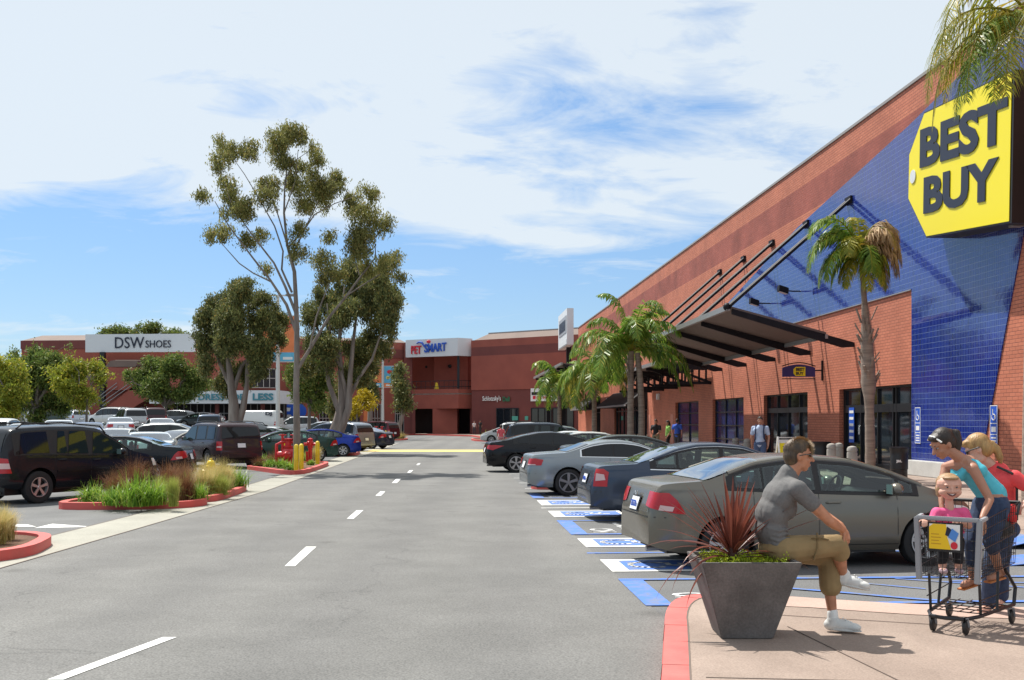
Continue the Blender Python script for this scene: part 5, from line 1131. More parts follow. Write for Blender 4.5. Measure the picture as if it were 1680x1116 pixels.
T2c=[(345,495,20,18),(375,478,24,18),(405,475,24,16),(432,490,22,18),(450,515,16,20),(335,525,16,22),(360,525,24,26),(395,515,26,26),(425,530,24,24),(455,545,15,20),(335,560,16,20),(362,565,22,26),(395,560,26,28),(428,570,22,26),(345,590,14,16),(372,600,18,22),(400,605,14,18),(440,590,16,18),(360,625,14,14),(430,610,14,12)]
T2l=[[(384,708,15),(385,690,13),(383,660,10),(378,620,7),(372,570,4),(365,520,2)],[(388,700,10),(398,670,7),(404,630,5),(404,580,4),(410,520,2)],[(380,650,6),(395,600,4),(430,560,2)],[(376,630,5),(355,590,3),(340,540,1.5)]]
pxtree('paperbark_tree','broad dark paperbark with grey split trunk behind the maroon SUV',60,(384,704),T2l,T2c,76000,.165,M['leaf_dark'],M['bark_pale'],gT,depth=1.7,sub=14,seed=5,rk=.78,droop=.7,spread=.55,gz=lot_h(-15,60))
def simple(name,label,Z,base,clus,n,size,lm,trunk_top,r0,seed,group='trees around the car park',bm=None,gz=None,depth=1.2,sub=9,droop=.3):
    rj=random.Random(seed+50); cx_=sum(c[0] for c in clus)/len(clus); cy_=sum(c[1] for c in clus)/len(clus)
    clus=[(c[0]+rj.uniform(-4,4),c[1]+rj.uniform(-4,4),c[2]*rj.uniform(.6,1),c[3]*rj.uniform(.6,1)) for c in clus]+[(cx_+(c[0]-cx_)*1.38+rj.uniform(-5,5),cy_+(c[1]-cy_)*1.25+rj.uniform(-6,2),c[2]*.34,c[3]*.36) for c in clus if n>1000]; n=int(n*1.5); size*=.78
    x=(base[0]-CX)/F*Z; g=lot_h(x,Z) if gz is None else gz; by=HY+(H-g)*F/Z
    return pxtree(name,label,Z,(base[0],by),[[(base[0],by,r0),(base[0],(by+trunk_top)/2,r0*.8),(base[0]+1,trunk_top,r0*.7)]],clus,n,size,lm,bm or M['bark'],group,depth=depth,sub=sub,gz=g,auto=(base[0]+1,trunk_top,r0*.55),seed=seed,droop=droop,spread=.8)
simple('round_tree','round green tree in front of the dress store band',100,(270,700),[(230,612,18,16),(255,600,22,18),(285,600,24,18),(310,610,20,18),(240,635,22,16),(270,630,26,20),(300,635,24,18),(325,630,14,16),(275,648,16,8)],14000,.42,M['leaf_green'],668,4,11)
simple('green_tree','big green tree with orange tipped leaves at the left edge behind the parked cars',92,(57,700),[(35,600,22,20),(62,585,26,20),(90,592,22,16),(45,625,26,22),(75,620,28,24),(100,612,18,20),(50,655,26,18),(85,655,28,18),(62,675,18,10)],16000,.42,M['leaf_green'],668,6,12)
simple('yellow_tree','yellow green tree cut by the left picture edge',80,(10,700),[(5,600,20,18),(25,615,20,20),(0,635,22,22),(35,640,18,16),(15,665,22,16)],9000,.36,M['leaf_yellow'],672,4,13)
simple('thin_yellow_tree','small yellow leaved tree with thin bare stem between parked cars',84,(142,690),[(95,610,16,14),(120,600,18,14),(148,605,14,12),(115,630,18,16),(142,635,18,16),(160,620,10,12),(135,655,14,10),(158,648,8,10)],5500,.34,M['leaf_yellow'],662,2.4,14)
simple('roof_tree','pale green tree rising behind the roof above the white sign',158,(235,690),[(190,548,16,10),(215,545,18,10),(245,540,20,12),(275,545,18,10),(292,548,10,8)],5000,.6,M['leaf_green'],565,4,15,gz=0)
simple('green_tree','leafy yellow green tree behind the tall eucalyptus trunk',78,(507,700),[(485,610,16,18),(510,600,18,18),(530,620,14,20),(495,640,18,18),(520,650,16,16),(505,625,20,20)],9000,.34,M['leaf_green'],668,3.5,16,gz=.1)
simple('yellow_shrub_tree','small bright yellow leaved tree between the white lamp pole and paperbark',96,(585,700),[(582,655,8,8),(595,650,9,8),(588,668,9,7),(601,662,6,8),(580,672,5,5)],2600,.34,M['leaf_bright'],678,2,17,gz=0)
simple('paperbark_tree','slim paperbark far behind with pale straight stems',112,(606,700),[(604,590,12,16),(600,615,12,16),(608,640,9,14)],7000,.42,M['leaf_dark'],650,4,18,gz=0,bm=M['bark_pale'])
pxtree('leaning_tree','small leaning tree with narrow dark crown in front of the balcony corner',106,(652,720),[[(652,722,5),(655,700,4),(661,680,3.4),(660,655,2.5),(658,625,1.5)]],[(655,615,9,14),(660,635,10,14),(657,655,9,14),(664,650,8,14),(655,600,6,8)],5000,.36,M['leaf_dark'],M['bark_pale'],gT,depth=.6,seed=19)
simple('green_tree','small green tree at the far left in front of the brick building',112,(22,700),[(20,575,14,8),(110,560,1,1)],300,.4,M['leaf_green'],640,2,21)
# ---- palms
def frond(mb_l,mb_s,base,az,el,L,droop,nl=34,ll=.55,w=.045,rng=random,hang=.6):
    d=Vector((math.cos(az)*math.cos(el),math.sin(az)*math.cos(el),math.sin(el))); p=Vector(base); pts=[p.copy()]; N=14; 
    for i in range(N):
        d=(d+Vector((0,0,-droop*(i+1)/N*.32))).normalized(); p=p+d*L/N; pts.append(p.copy())
    mb_s.tube(pts,[.035*(1-.85*i/N) for i in range(N+1)],5)
    V=[];Fc=[]
    for k in range(nl):
        t=.12+.88*k/(nl-1); f=t*N; i=min(int(f),N-1); q=pts[i].lerp(pts[i+1],f-i); t_=(pts[i+1]-pts[i]).normalized()
        s=t_.cross(Vector((0,0,1))); s=s.normalized() if s.length>1e-3 else Vector((1,0,0)); l=ll*math.sin(PI*min(1,(t*.86+.12)))**.6*rng.uniform(.8,1.15)
        for sd in (-1,1):
            dd=(s*sd*rng.uniform(.75,1.1)+t_*rng.uniform(.35,.8)+Vector((0,0,rng.uniform(-hang*1.0,.25-hang*.3)))).normalized()
            m_=q+dd*l*.5; e=m_+(dd+Vector((0,0,-hang*1.1-.15))).normalized()*l*.5; wv_=t_*w*.5
            b=len(mb_l.v); mb_l.v+=[tuple(q-wv_*.6),tuple(q+wv_*.6),tuple(m_+wv_),tuple(m_-wv_),tuple(e)]; mb_l.f+=[(b,b+1,b+2,b+3),(b+3,b+2,b+4)]
def palm(label,loc,h,r0,fr,seed,lm='palm_leaf',skirt=True,lean=(0,0),prof=None,gz=H1,name='palm_tree',trunks=((0,0),)):
    rd=random.Random(seed); r=root(name,label,'palm tree',(loc.x,loc.y,gz),0,'palm trees in front of the brick store')
    for ti,(tx,ty) in enumerate(trunks):
        N=30; pts=[];rs=[]
        for i in range(N+1):
            t=i/N; pts.append((tx+lean[0]*t*t,ty+lean[1]*t*t,h*t-.02)); rs.append(float(np.interp(h*t,prof[0],prof[1]))*(1+.05*math.sin(i*2.6)) if prof else r0*(1.12-.28*t)*(1+.03*math.sin(i*2.1))*(1.25 if t>.84 and skirt else 1))
        MB().tube(pts,rs,14).build('trunk',M['palmbark'],r,smooth=True)
        topx=Vector(pts[-1])
        ms=MB()
        for k in range((34 if prof else 9) if skirt else 4): a=rd.uniform(0,2*PI); z=h*(rd.uniform(.40,.70) if prof else rd.uniform(.62,.97)); c=Vector((tx+lean[0]*(z/h)**2,ty+lean[1]*(z/h)**2,z)); ms.bar(c+Vector((math.cos(a)*r0*.9,math.sin(a)*r0*.9,0)),c+Vector((math.cos(a)*r0*1.9,math.sin(a)*r0*1.9,rd.uniform(.2,.45))),.06,.03)
        if ms.v: ms.build('frond_stub',M['palmbark'],r)
        nf=fr['n'] if ti==0 else fr['n']
        for k in range(nf):
            lv=MB(); stm=MB(); az=fr.get('az0',0)+fr.get('span',2*PI)*k/nf+rd.uniform(-.25,.25); el=rd.uniform(*fr['el'])
            dryk=k in fr.get('dry',())
            frond(lv,stm,topx,az,el,fr['L']*rd.uniform(.85,1.12),fr['droop']*rd.uniform(.8,1.2),nl=fr.get('nl',34),ll=fr.get('ll',.5),w=fr.get('w',.04),rng=rd,hang=.9 if dryk else fr.get('hang',.6))
            f=lv.build('frond',M['palm_dry'] if dryk else M[lm] if not (fr.get('gold') and k%3==0) else M['palm_gold'],r,fix=False); stm.build('frond_stem',M['palm_gold'],f,fix=False)
    return r
p=wp(1428,690,31.6); palm('slim palm, green fronds left and dried brown ones right, before the entrance',p,6.6,.17,dict(n=0,el=(0,0),L=1,droop=1),31,skirt=True,lean=(-.28,0),prof=((0,2.3,2.75,4.0,4.7,5.2,6.6),(.15,.13,.215,.17,.11,.08,.075)))
pr=bpy.data.objects['palm_tree']; rd=random.Random(5)
for az,el,L,dr,ml,hg,ll in ((PI*1.02,.75,2.2,2.6,'palm_leaf',.55,.62),(PI*.93,1.0,2.0,2.7,'palm_leaf',.55,.6),(PI*1.12,.45,1.8,2.8,'palm_leaf',.7,.55),(PI*.8,1.15,1.7,2.2,'palm_leaf',.6,.5),(PI*1.3,.9,1.5,2.6,'palm_gold',.8,.5),(.2,1.1,1.9,3.1,'palm_dry',1.1,.55),(-.2,.95,1.8,3.3,'palm_dry',1.2,.55),(.7,1.25,1.8,3.0,'palm_dry',1.1,.5),(-.7,1.2,1.7,3.2,'palm_dry',1.1,.5),(.05,.7,1.7,3.4,'palm_dry',1.2,.5),(PI*.5,1.4,1.6,2.0,'palm_gold',.8,.4),(-.4,.3,1.3,3.0,'palm_gold',1.1,.45),(.1,-.2,1.1,2.2,'palm_leaf',1.2,.45),(PI*1.6,.1,1.2,2.5,'palm_leaf',1.1,.45),(PI,-.3,1.1,2.0,'palm_gold',1.1,.4),(PI*1.05,1.15,2.3,2.3,'palm_leaf',.5,.6),(PI*.97,.3,1.8,2.6,'palm_leaf',.7,.55),(PI*.9,.0,1.4,2.6,'palm_leaf',.9,.5),(PI*1.2,-.5,1.3,1.6,'palm_gold',1.0,.42),(-.1,-.5,1.3,1.6,'palm_gold',1.0,.45),(.3,.2,1.5,3.2,'palm_dry',1.2,.5),(-.3,.6,1.7,3.3,'palm_dry',1.2,.5),(-.9,-.2,1.3,2.4,'palm_gold',1.1,.45),(PI*1.5,-.6,1.4,1.3,'palm_gold',1.0,.42),(PI*1.5,.5,1.5,2.8,'palm_leaf',.9,.5),(.0,1.3,1.9,3.0,'palm_dry',1.1,.55)):
    lv=MB();stm=MB(); frond(lv,stm,(-.28,0,6.55),az,el,L*1.04,dr*.62,nl=70,ll=ll*1.15,w=.046,rng=rd,hang=hg); f=lv.build('frond',M[ml],pr,fix=False); stm.build('frond_stem',M['palm_gold'],f,fix=False)
p=wp(1043,690,50); p2=palm('big palm with a double trunk and wide green fronds beside the large canopy',p,4.9,.15,dict(n=26,el=(.15,1.5),L=3.5,droop=1.25,ll=.9,w=.075,nl=52,hang=.85),33,trunks=((-.22,.1),),gz=H1)
# second stem of the same palm
MB().tube([(.24,-.05,0),(.27,-.05,2),(.2,-.02,3.6),(.08,.05,4.8)],[.16,.15,.14,.12],12).build('trunk',M['palmbark'],p2,smooth=True)
palm('palm with yellow tinged fronds behind the double trunked palm',wp(975,690,66),4.5,.15,dict(n=22,el=(-.1,1.35),L=3.1,droop=1.5,ll=.9,w=.09,nl=40,hang=.9,gold=1),35,lm='palm_leaf')
palm('smallest farthest palm with green fronds before the sign board',wp(918,690,86),4.6,.17,dict(n=20,el=(.0,1.3),L=3.4,droop=1.4,ll=.95,w=.11,nl=36,hang=.8),36)
# palm whose fronds hang into the top right corner; its stem stands just outside the picture
pp=root('palm_tree','palm whose golden green fronds hang into the top right corner over the yellow sign','palm tree',Vector((10.70,22.5,H1)),0,'palm trees in front of the brick store')
MB().tube([(0,0,0),(.05,0,5),(0,0,10.0)],[.24,.2,.18],12).build('trunk',M['palmbark'],pp,smooth=True)
rd=random.Random(9)
for az,el,L,dr,ml in ((PI*1.0,.5,2.7,1.9,'palm_gold'),(PI*.90,.15,2.5,1.7,'palm_gold'),(PI*1.12,.2,2.3,1.8,'palm_leaf'),(PI*1.25,-.05,2.0,1.6,'palm_gold'),(PI*.98,-.1,2.1,1.5,'palm_leaf'),(PI*.75,.7,2.4,2.2,'palm_gold'),(PI*1.4,.4,2.3,2.4,'palm_gold'),(PI*.5,.8,2.4,2.2,'palm_leaf'),(0,.8,2.4,2.2,'palm_leaf'),(-.8,.8,2.4,2.2,'palm_leaf'),(.8,.6,2.4,2.2,'palm_leaf'),(PI*1.08,.85,2.9,2.3,'palm_gold')):
    lv=MB();stm=MB(); frond(lv,stm,(0,0,9.9),az,el,L*1.32,dr,nl=80,ll=.85,w=.034,rng=rd,hang=.85); f=lv.build('frond',M[ml],pp,fix=False); stm.build('frond_stem',M['palm_gold'],f,fix=False)
# ---- planting islands
def island(name,label,poly,h=.15):
    r=root(name,label,'planting bed',(0,0,0)); n=len(poly); c=(sum(p[0] for p in poly)/n,sum(p[1] for p in poly)/n)
    MB().prism([(c[0]+(p[0]-c[0])*.98,c[1]+(p[1]-c[1])*.98) for p in poly],0,h*.72).build('soil',M['soil'],r)
    mb=MB(); P=[Vector((p[0],p[1],0)) for p in poly]
    ar=sum(P[i].x*P[(i+1)%n].y-P[(i+1)%n].x*P[i].y for i in range(n)); sg=1 if ar>0 else -1
    O=[];I=[]
    for i in range(n):
        t=(P[(i+1)%n]-P[i-1]).normalized(); nn=Vector((t.y,-t.x,0))*sg; O.append(P[i]); I.append(P[i]-nn*.17)
    for i in range(n):
        j=(i+1)%n; z=Vector((0,0,h)); mb.add([O[i],O[j],O[j]+z,O[i]+z,I[i]+z,I[j]+z,I[j],I[i]],[(0,1,2,3),(3,2,5,4),(4,5,6,7)])
    mb.build('red_curb',M['red_curb'],r,smooth=R(30)); return r
def rnd(poly,k=2):
    for _ in range(k):
        q=[]; n=len(poly)
        for i in range(n):
            a=poly[i]; b=poly[(i+1)%n]; q+=[(a[0]*.8+b[0]*.2,a[1]*.8+b[1]*.2),(a[0]*.2+b[0]*.8,a[1]*.2+b[1]*.8)]
        poly=q
    return poly
g2=lambda px,py,h=0:(lambda p:(p.x,p.y))(gp(px,py,h))
island('planting_island','nearest red curbed bed of bronze and green grasses beside the dark SUV',rnd([(-9.75,23.9),(-9.5,22.85),(-7.0,23.1),(-6.62,24.2),(-7.4,25.4),(-9.2,25.8)]))
island('planting_island','red curbed bed with feather grass and a yellow hydrant',rnd([(-7.6,25.3),(-7.05,24.9),(-6.75,25.3),(-7.0,29.2),(-7.4,29.9),(-9.4,29.5),(-9.2,25.9)]))
island('planting_island','red curbed bed with red hydrants and yellow bollards under the tall eucalyptus',rnd([(-10.2,41.8),(-9.6,40.9),(-7.6,37.3),(-7.15,38.2),(-7.5,45.2),(-7.9,46.4),(-10,45.5)]))
island('planting_island','red curbed bed holding the leaning paperbark and the motorbike',rnd([(-13.2,60.5),(-13,57.6),(-8.8,57.4),(-8.2,58.6),(-8.7,63),(-9.2,65),(-13,65)]))
island('planting_island','far red curbed bed with a red hydrant and two yellow bollards',rnd([(-11.9,86.5),(-11.6,84),(-9.9,83.6),(-9.4,85.5),(-9.8,91),(-11.8,91)]))
island('planting_island','farthest red curbed bed around the small leaning tree',rnd([(-12,104),(-11.6,101),(-10.3,100.5),(-9.9,103),(-10.3,109),(-12,109)]))
island('planting_island','red curbed bed cut by the left picture edge, with feather grass',rnd([(-9,13.8),(-7.0,14.0),(-6.55,15.0),(-6.9,16.6),(-7.6,17.2),(-9.5,17)]))
island('planting_island','low red curbed island under the tail of the silver coupe',rnd([uv(2.1,29.35)[:2],uv(6.5,29.35)[:2],uv(7.5,31.2)[:2],uv(2.3,31.0)[:2]]),.13)
island('planting_island','far right red curbed bed at the end of the store row',rnd([(-3.3,98),(-.5,95),(1,101),(-2,108),(-4.1,106)]))
def tuft(name,label,loc,h,rad,n,mt,group,seed,w=.012,arch=1.0,parent=None,cat='plant',top=None,z=.1,up=.0):
    rng=np.random.default_rng(seed); r=root(name,label,cat,(loc[0],loc[1],z),0,group)
    az=rng.uniform(0,2*PI,n); L=h*rng.uniform(.65,1.15,n); lean=rng.uniform(.05,1,n)**.8*rad
    bx=rng.normal(size=(n,2))*rad*.16; S=5; V=np.zeros((n,S*2,3))
    for k in range(S):
        t=k/(S-1); out=lean*(t**1.6)*arch; zz=L*t-np.maximum(0,lean*arch)*.62*t**2.6
        c=np.stack([bx[:,0]+np.cos(az)*out,bx[:,1]+np.sin(az)*out,zz*(1-up*0)],1); ww=w*(1-.85*t)*(.6+.4*math.sin(PI*min(1,t*1.6)))
        pv=np.stack([-np.sin(az+rng.uniform(-1,1,n)*.8),np.cos(az),np.zeros(n)],1)*ww
        V[:,2*k]=c-pv; V[:,2*k+1]=c+pv
    fc=[]
    base=np.arange(n)[:,None]*(S*2)
    for k in range(S-1): fc.append(base+np.array([2*k,2*k+1,2*k+3,2*k+2]))
    npmesh('blades',V.reshape(-1,3),np.vstack(fc),mt,r); return r
gG='clumps of ornamental grass in the red curbed beds'
K=[0]
def clump(kind,px,py,h,rad,where,h0=.11):
    K[0]+=1; h*=1.0 if kind!='lily' else 1.12; rad*=1.6 if kind=='lily' else 1.3; m,nm,n,w,lab=dict(lily=('lily','lily_clump',210,.015,'bright green strappy lily clump'),bronze=('bronze','bronze_grass_clump',900,.006,'bronze red fountain grass clump'),feather=('feather','feather_grass_clump',1500,.0045,'tan feather grass clump'),fg=('feather_g','feather_grass_clump',1100,.005,'yellow green feather grass clump'))[kind]
    p=gp(px,py,h0); s=max(1,p.y/26)
    tuft(nm,f'{lab} {where}',(p.x,p.y),h,rad,int(n/ s**.8),M[m],gG,100+K[0],w*s**.8,z=h0)
A_='in the nearest bed'
for a in (('lily',152,824,.50,.42,'at the left tip of the nearest red bed'),('bronze',190,820,.72,.42,'behind the left green lilies of the nearest bed'),('bronze',222,812,.95,.45,'tall, in the middle back of the nearest bed'),('lily',187,829,.48,.38,'second from the left at the front of the nearest bed'),('lily',222,831,.72,.52,'largest, at the front middle of the nearest bed'),('lily',248,829,.66,.48,'right of the largest one in the nearest bed'),('fg',262,826,.60,.30,'between the big lilies and the upright tuft'),('fg',284,831,.62,.16,'upright, at the right front of the nearest bed'),('bronze',276,814,.85,.40,'behind the upright feather tuft'),('bronze',303,822,.75,.34,'at the right end of the nearest bed'),
 ('bronze',300,803,.80,.45,'left of the yellow hydrant'),('lily',322,820,.52,.40,'at the front corner of the second bed'),('lily',308,808,.50,.35,'behind the front corner of the second bed'),('feather',335,812,.78,.42,'below the yellow hydrant'),('feather',352,806,.74,.42,'right of the yellow hydrant'),('feather',366,806,.84,.40,'tallest, near the right end of the second bed'),('fg',362,812,.6,.36,'low, in front of the tallest feather clump'),('lily',388,800,.62,.42,'at the right end of the second bed'),('feather',342,797,.8,.4,'behind the yellow hydrant'),
 ('feather',-12,893,.62,.32,'at the left picture edge'),('feather',8,886,.50,.22,'beside the left edge curb'),('lily',433,758,.42,.45,'left of the red hydrant'),('bronze',448,760,.55,.5,'between the red hydrant and the left lilies'),('lily',462,768,.42,.38,'in front of the red hydrant'),('lily',478,771,.40,.38,'in front of the yellow bollards'),('lily',445,766,.4,.4,'at the left front of the hydrant bed'),('fg',502,757,.5,.4,'behind the front bollards'),('feather',519,758,.75,.25,'right of the red standpipe'),('lily',510,763,.25,.2,'tiny, at the foot of the red standpipe'),('bronze',425,765,.45,.4,'low, at the far left of the hydrant bed')):
    clump(a[0],a[1],a[2],a[3],a[4],a[5])
for a in (('bronze',612,727,.9,.7,'left of the far red hydrant'),('fg',634,728,.7,.5,'by the far yellow bollards'),('feather',645,720,.8,.8,'left of the small leaning tree'),('feather',659,720,.8,.7,'right of the small leaning tree'),('fg',640,722,.6,.5,'behind the far bed'),('lily',806,718,.9,1.0,'in the far right bed'),('fg',818,718,.8,.9,'beside the person in red in the far right bed'),('fg',1052,748,.7,.5,'at the foot of the double trunked palm')):
    clump(a[0],a[1],a[2],a[3],a[4],a[5])
# ---- planter with cordyline
PC=(1.856,8.855); pl=root('planter','square tapered dark grey concrete planter on the pavement corner','planter',(PC[0],PC[1],H1))
t_,b_,h_=.388,.205,.62; ti=t_-.045
V=[(-b_,-b_,0),(b_,-b_,0),(b_,b_,0),(-b_,b_,0),(-t_,-t_,h_),(t_,-t_,h_),(t_,t_,h_),(-t_,t_,h_),(-ti,-ti,h_),(ti,-ti,h_),(ti,ti,h_),(-ti,ti,h_),(-ti+.02,-ti+.02,h_-.12),(ti-.02,-ti+.02,h_-.12),(ti-.02,ti-.02,h_-.12),(-ti+.02,ti-.02,h_-.12)]
MB().add(V,[(3,2,1,0),(0,1,5,4),(1,2,6,5),(2,3,7,6),(3,0,4,7),(4,5,9,8),(5,6,10,9),(6,7,11,10),(7,4,8,11),(8,9,13,12),(9,10,14,13),(10,11,15,14),(11,8,12,15)]).build('pot',M['planter'],pl,bevel=.006)
MB().b2((-ti+.015,-ti+.015,h_-.2),(ti-.015,ti-.015,h_-.05)).build('soil',M['soil'],pl)
rng=np.random.default_rng(55); n=5200
P=np.stack([rng.uniform(-ti+.03,ti-.03,n),rng.uniform(-ti+.03,ti-.03,n),h_-.05+np.abs(rng.normal(size=n))*.028],1)
P[:,2]+=.03*np.sin(P[:,0]*26)*np.cos(P[:,1]*22); d=rng.normal(size=(n,3)); d[:,2]=np.abs(d[:,2])+.6; d/=np.linalg.norm(d,axis=1,keepdims=True); w=np.cross(d,rng.normal(size=(n,3))); w/=np.linalg.norm(w,axis=1,keepdims=True); L=rng.uniform(.012,.026,(n,1))
V=np.stack([P-d*L/2,P+w*L*.3,P+d*L/2,P-w*L*.3],1).reshape(-1,3)
so_=npmesh('ground_cover',V,np.arange(4*n).reshape(-1,4),M['sedum'],None); so_.location=(PC[0],PC[1],H1); tag(so_,'lime green sedum filling the top of the grey planter','ground cover',kind='stuff')
cd=root('cordyline','spiky red brown cordyline growing in the grey planter','plant',(PC[0]-.085,PC[1]-.05,H1+h_-.06)); rd=random.Random(21); 
def blade(az,el,L,droop,w,curl=0):
    mb=MB(); d=Vector((math.cos(az)*math.cos(el),math.sin(az)*math.cos(el),math.sin(el))); p=Vector((math.cos(az)*.015,math.sin(az)*.015,.06+.04*math.sin(el))); N=9; rows=[]
    for i in range(N+1):
        t=i/N; s=d.cross(Vector((0,0,1))); s=s.normalized() if s.length>1e-3 else Vector((1,0,0)); ww=w*(.55+.9*math.sin(PI*min(1,t*.85+.05)))*(1-t**3*.97)*.5; up=s.cross(d).normalized()
        rows.append([p-s*ww+up*ww*.35,p.copy(),p+s*ww+up*ww*.35]); d=(d+Vector((0,0,-droop*(.15+t)*.16))).normalized(); p=p+d*L/N
    vs=[q for r_ in rows for q in r_]; mb.add(vs,[(i*3+j,i*3+j+1,i*3+j+4,i*3+j+3) for i in range(N) for j in (0,1)])
    return mb
BL=[]
for az,el,L,dr in ((PI,.62,.62,.15),(PI*.97,.42,.60,1.0),(PI*1.05,.1,.62,1.9),(PI*.9,.75,.58,.3),(PI*1.1,.3,.55,2.6),(0,.62,.66,.3),(.1,.45,.7,.25),(-.15,.2,.55,1.2),(-.05,.05,.5,.6),(.2,.95,.62,.1),(-.3,.8,.5,.3),(PI*1.15,-.1,.5,2.2),(-.35,.35,.45,1.6)): BL.append((az,el,L*1.22,dr))
for k in range(36): BL.append((rd.uniform(0,2*PI),rd.uniform(.75,1.5),rd.uniform(.46,.68),rd.uniform(.05,.7)))
for k in range(16): BL.append((rd.uniform(0,2*PI),rd.uniform(.15,.8),rd.uniform(.42,.66),rd.uniform(.4,1.6)))
for k,(az,el,L,dr) in enumerate(BL): blade(az,el,L,dr,rd.uniform(.022,.034)).build('blade',M['cordy'],cd,fix=False,smooth=True)
MB().tube([(0,0,-.06),(0,0,.05),(0,0,.14)],[.035,.045,.03],10).build('stem',mat('cordyline_stem',(.06,.02,.015),.8),cd,smooth=True)
# ================================================================ street objects
def gpt(px,py,h=0): p=gp(px,py,h); return (p.x,p.y)
# lamp posts with banners
for px,Z,hh,lb,bb in ((456,74,10.3,'white lamp post with a pair of large orange and blue banners near the tall eucalyptus',(8.9,5.85,1.05)),(628,118,9.6,'farther white lamp post with orange and blue banners beside the small leaning tree',(7.7,5.45,1.05))):
    p=wp(px,690,Z); r=root('lamp_post',lb,'lamp post',(p.x,p.y,0),0,'white lamp posts with banners')
    MB().tube([(0,0,0),(0,0,.5),(0,0,.5),(0,0,hh)],[.28,.28,.16,.10],12).build('pole',M['pole'],r,smooth=R(40))
    MB().bar((-.85,0,hh),(.85,0,hh),.09,.09).build('crossarm',M['pole'],r)
    for s in (-1,1): MB().b2((s*.55,-.25,hh-.05),(s*1.15,.25,hh+.1)).build('lamp_head',M['greysteel'],r,bevel=.03)
    zt,zb,w=bb
    for s in (-1,1):
        x0,x1=(s*.14,s*(.14+w)); b=MB(); N=8
        for i in range(N): 
            za=zt+(zb-zt)*i/N; zc=zt+(zb-zt)*(i+1)/N; b.b2((min(x0,x1),-.012+.03*math.sin(i*.9),zc),(max(x0,x1),.0+.03*math.sin(i*.9),za))
        bo=MB().b2((min(x0,x1),-.012,zb),(max(x0,x1),.0,zt)).build('banner',M['orange'] if s<0 or px<500 else M['sky_banner'],r)
        xa,xb=min(x0,x1),max(x0,x1)
        MB().b2((xa,-.02,zb),(xb,-.013,zb+(zt-zb)*.2)).build('banner_stripe',M['sky_banner'] if s<0 or px<500 else M['orange'],bo)
        MB().ball(((xa+xb)/2+.05,-.02,zt-.6),.26,(1,.08,.8)).build('banner_motif',M['navy'] if s<0 else M['signred'],bo)
        MB().ball(((xa+xb)/2-.12,-.02,(zt+zb)/2-.1),.2,(1,.08,.9)).build('banner_motif',M['yellow_paint'],bo)
        MB().b2((xa+.2,-.026,zb+.12),(xb-.2,-.021,zb+.3)).build('banner_text_block',M['white'],bo)
        for z in (zt+.03,zb-.03): MB().bar((0,0,z),(s*(.14+w),0,z),.04,.04).build('banner_arm',M['pole'],r)
# hydrants and valves
def hyd(label,px,py,h,m,cap='red',sc=1,name='fire_hydrant'):
    x,y=gpt(px,py,.1); r=root(name,label,'hydrant',(x,y,.1)); s=h/.75*sc
    MB().lathe([(0.16,0),(.16,.04),(.11,.05),(.11,.10),(.095,.12),(.095,.52),(.125,.53),(.125,.57),(.10,.58),(.10,.63),(.07,.69),(.03,.71),(.03,.75),(0,.755)],(0,0,0),18,Matrix.Scale(s,3)).build('barrel',m,r,smooth=R(40))
    for a,rr,ln in ((PI*1.5,.07,.17),(0,.05,.16),(PI,.05,.16)):
        d=Vector((math.cos(a),math.sin(a),0)); c=Vector((0,0,.42)); MB().tube([c*s,(c+d*ln)*s,(c+d*ln)*s,(c+d*(ln+.04))*s],[rr*s,rr*s,rr*1.25*s,rr*1.2*s],12).build('outlet',m,r,smooth=R(40))
    return r
hyd('yellow fire hydrant rising behind the feather grass',346,803,.76,M['yellow_enamel'],sc=1.05)
# red double check valve (fat body, wheels)
def valve(label,px,py,k,name='fire_valve'):
    x,y=gpt(px,py,.1); r=root(name,label,'fire valve',(x,y,.1)); I=Matrix.Scale(k,3)
    MB().lathe([(.22,0),(.22,.06),(.16,.08),(.16,.25),(.24,.36),(.27,.50),(.24,.64),(.16,.72),(.20,.74),(.20,.80),(.12,.82),(.12,1.0),(.18,1.02),(.18,1.08),(0,1.1)],(0,0,0),20,I).build('barrel',M['red'],r,smooth=R(40))
    for a in (PI*1.5,PI*1.15): d=Vector((math.cos(a),math.sin(a),-.1)); MB().tube([Vector((0,0,.5))*k,(Vector((0,0,.48))+d*.38)*k,(Vector((0,0,.48))+d*.44)*k],[.15*k,.15*k,.10*k],14).build('outlet',M['red'],r,smooth=R(40))
    for dx in (-.22,.22):
        MB().tube([(dx*k,0,.5*k),(dx*k,0,1.25*k)],.05*k,10).build('riser',M['red'],r,smooth=True); MB().tube([(dx*k+.13*k*math.cos(t),.0+.13*k*math.sin(t),1.22*k) for t in np.linspace(0,2*PI,13)],.018*k,6).build('hand_wheel',M['red'],r,smooth=True)
    MB().tube([(-.45*k,0,.2*k),(-.45*k,0,.85*k),(-.22*k,0,.95*k),(.22*k,0,.95*k)],.06*k,10).build('pipe',M['red'],r,smooth=True)
    return r
valve('big red fire valve with hand wheels beside the tall eucalyptus trunk',473,766,1.0)
valve('farther red fire valve with two yellow bollards at the far bed',622,727,1.05)
x,y=gpt(509,761,.1); r=root('standpipe','slim red fire department standpipe right of the eucalyptus trunk','standpipe',(x,y,.1))
MB().lathe([(.12,0),(.12,.04),(.08,.05),(.08,.62),(.11,.64),(.11,.72),(.14,.74),(.14,.9),(.11,.92),(.11,1.02),(0,1.06)],(0,0,0),16).build('barrel',M['red'],r,smooth=R(40))
for s in (-1,1): MB().tube([(0,0,.82),(s*.2,-.08,.80),(s*.24,-.09,.79)],[.06,.06,.075],12).build('outlet',M['red'],r,smooth=R(40))
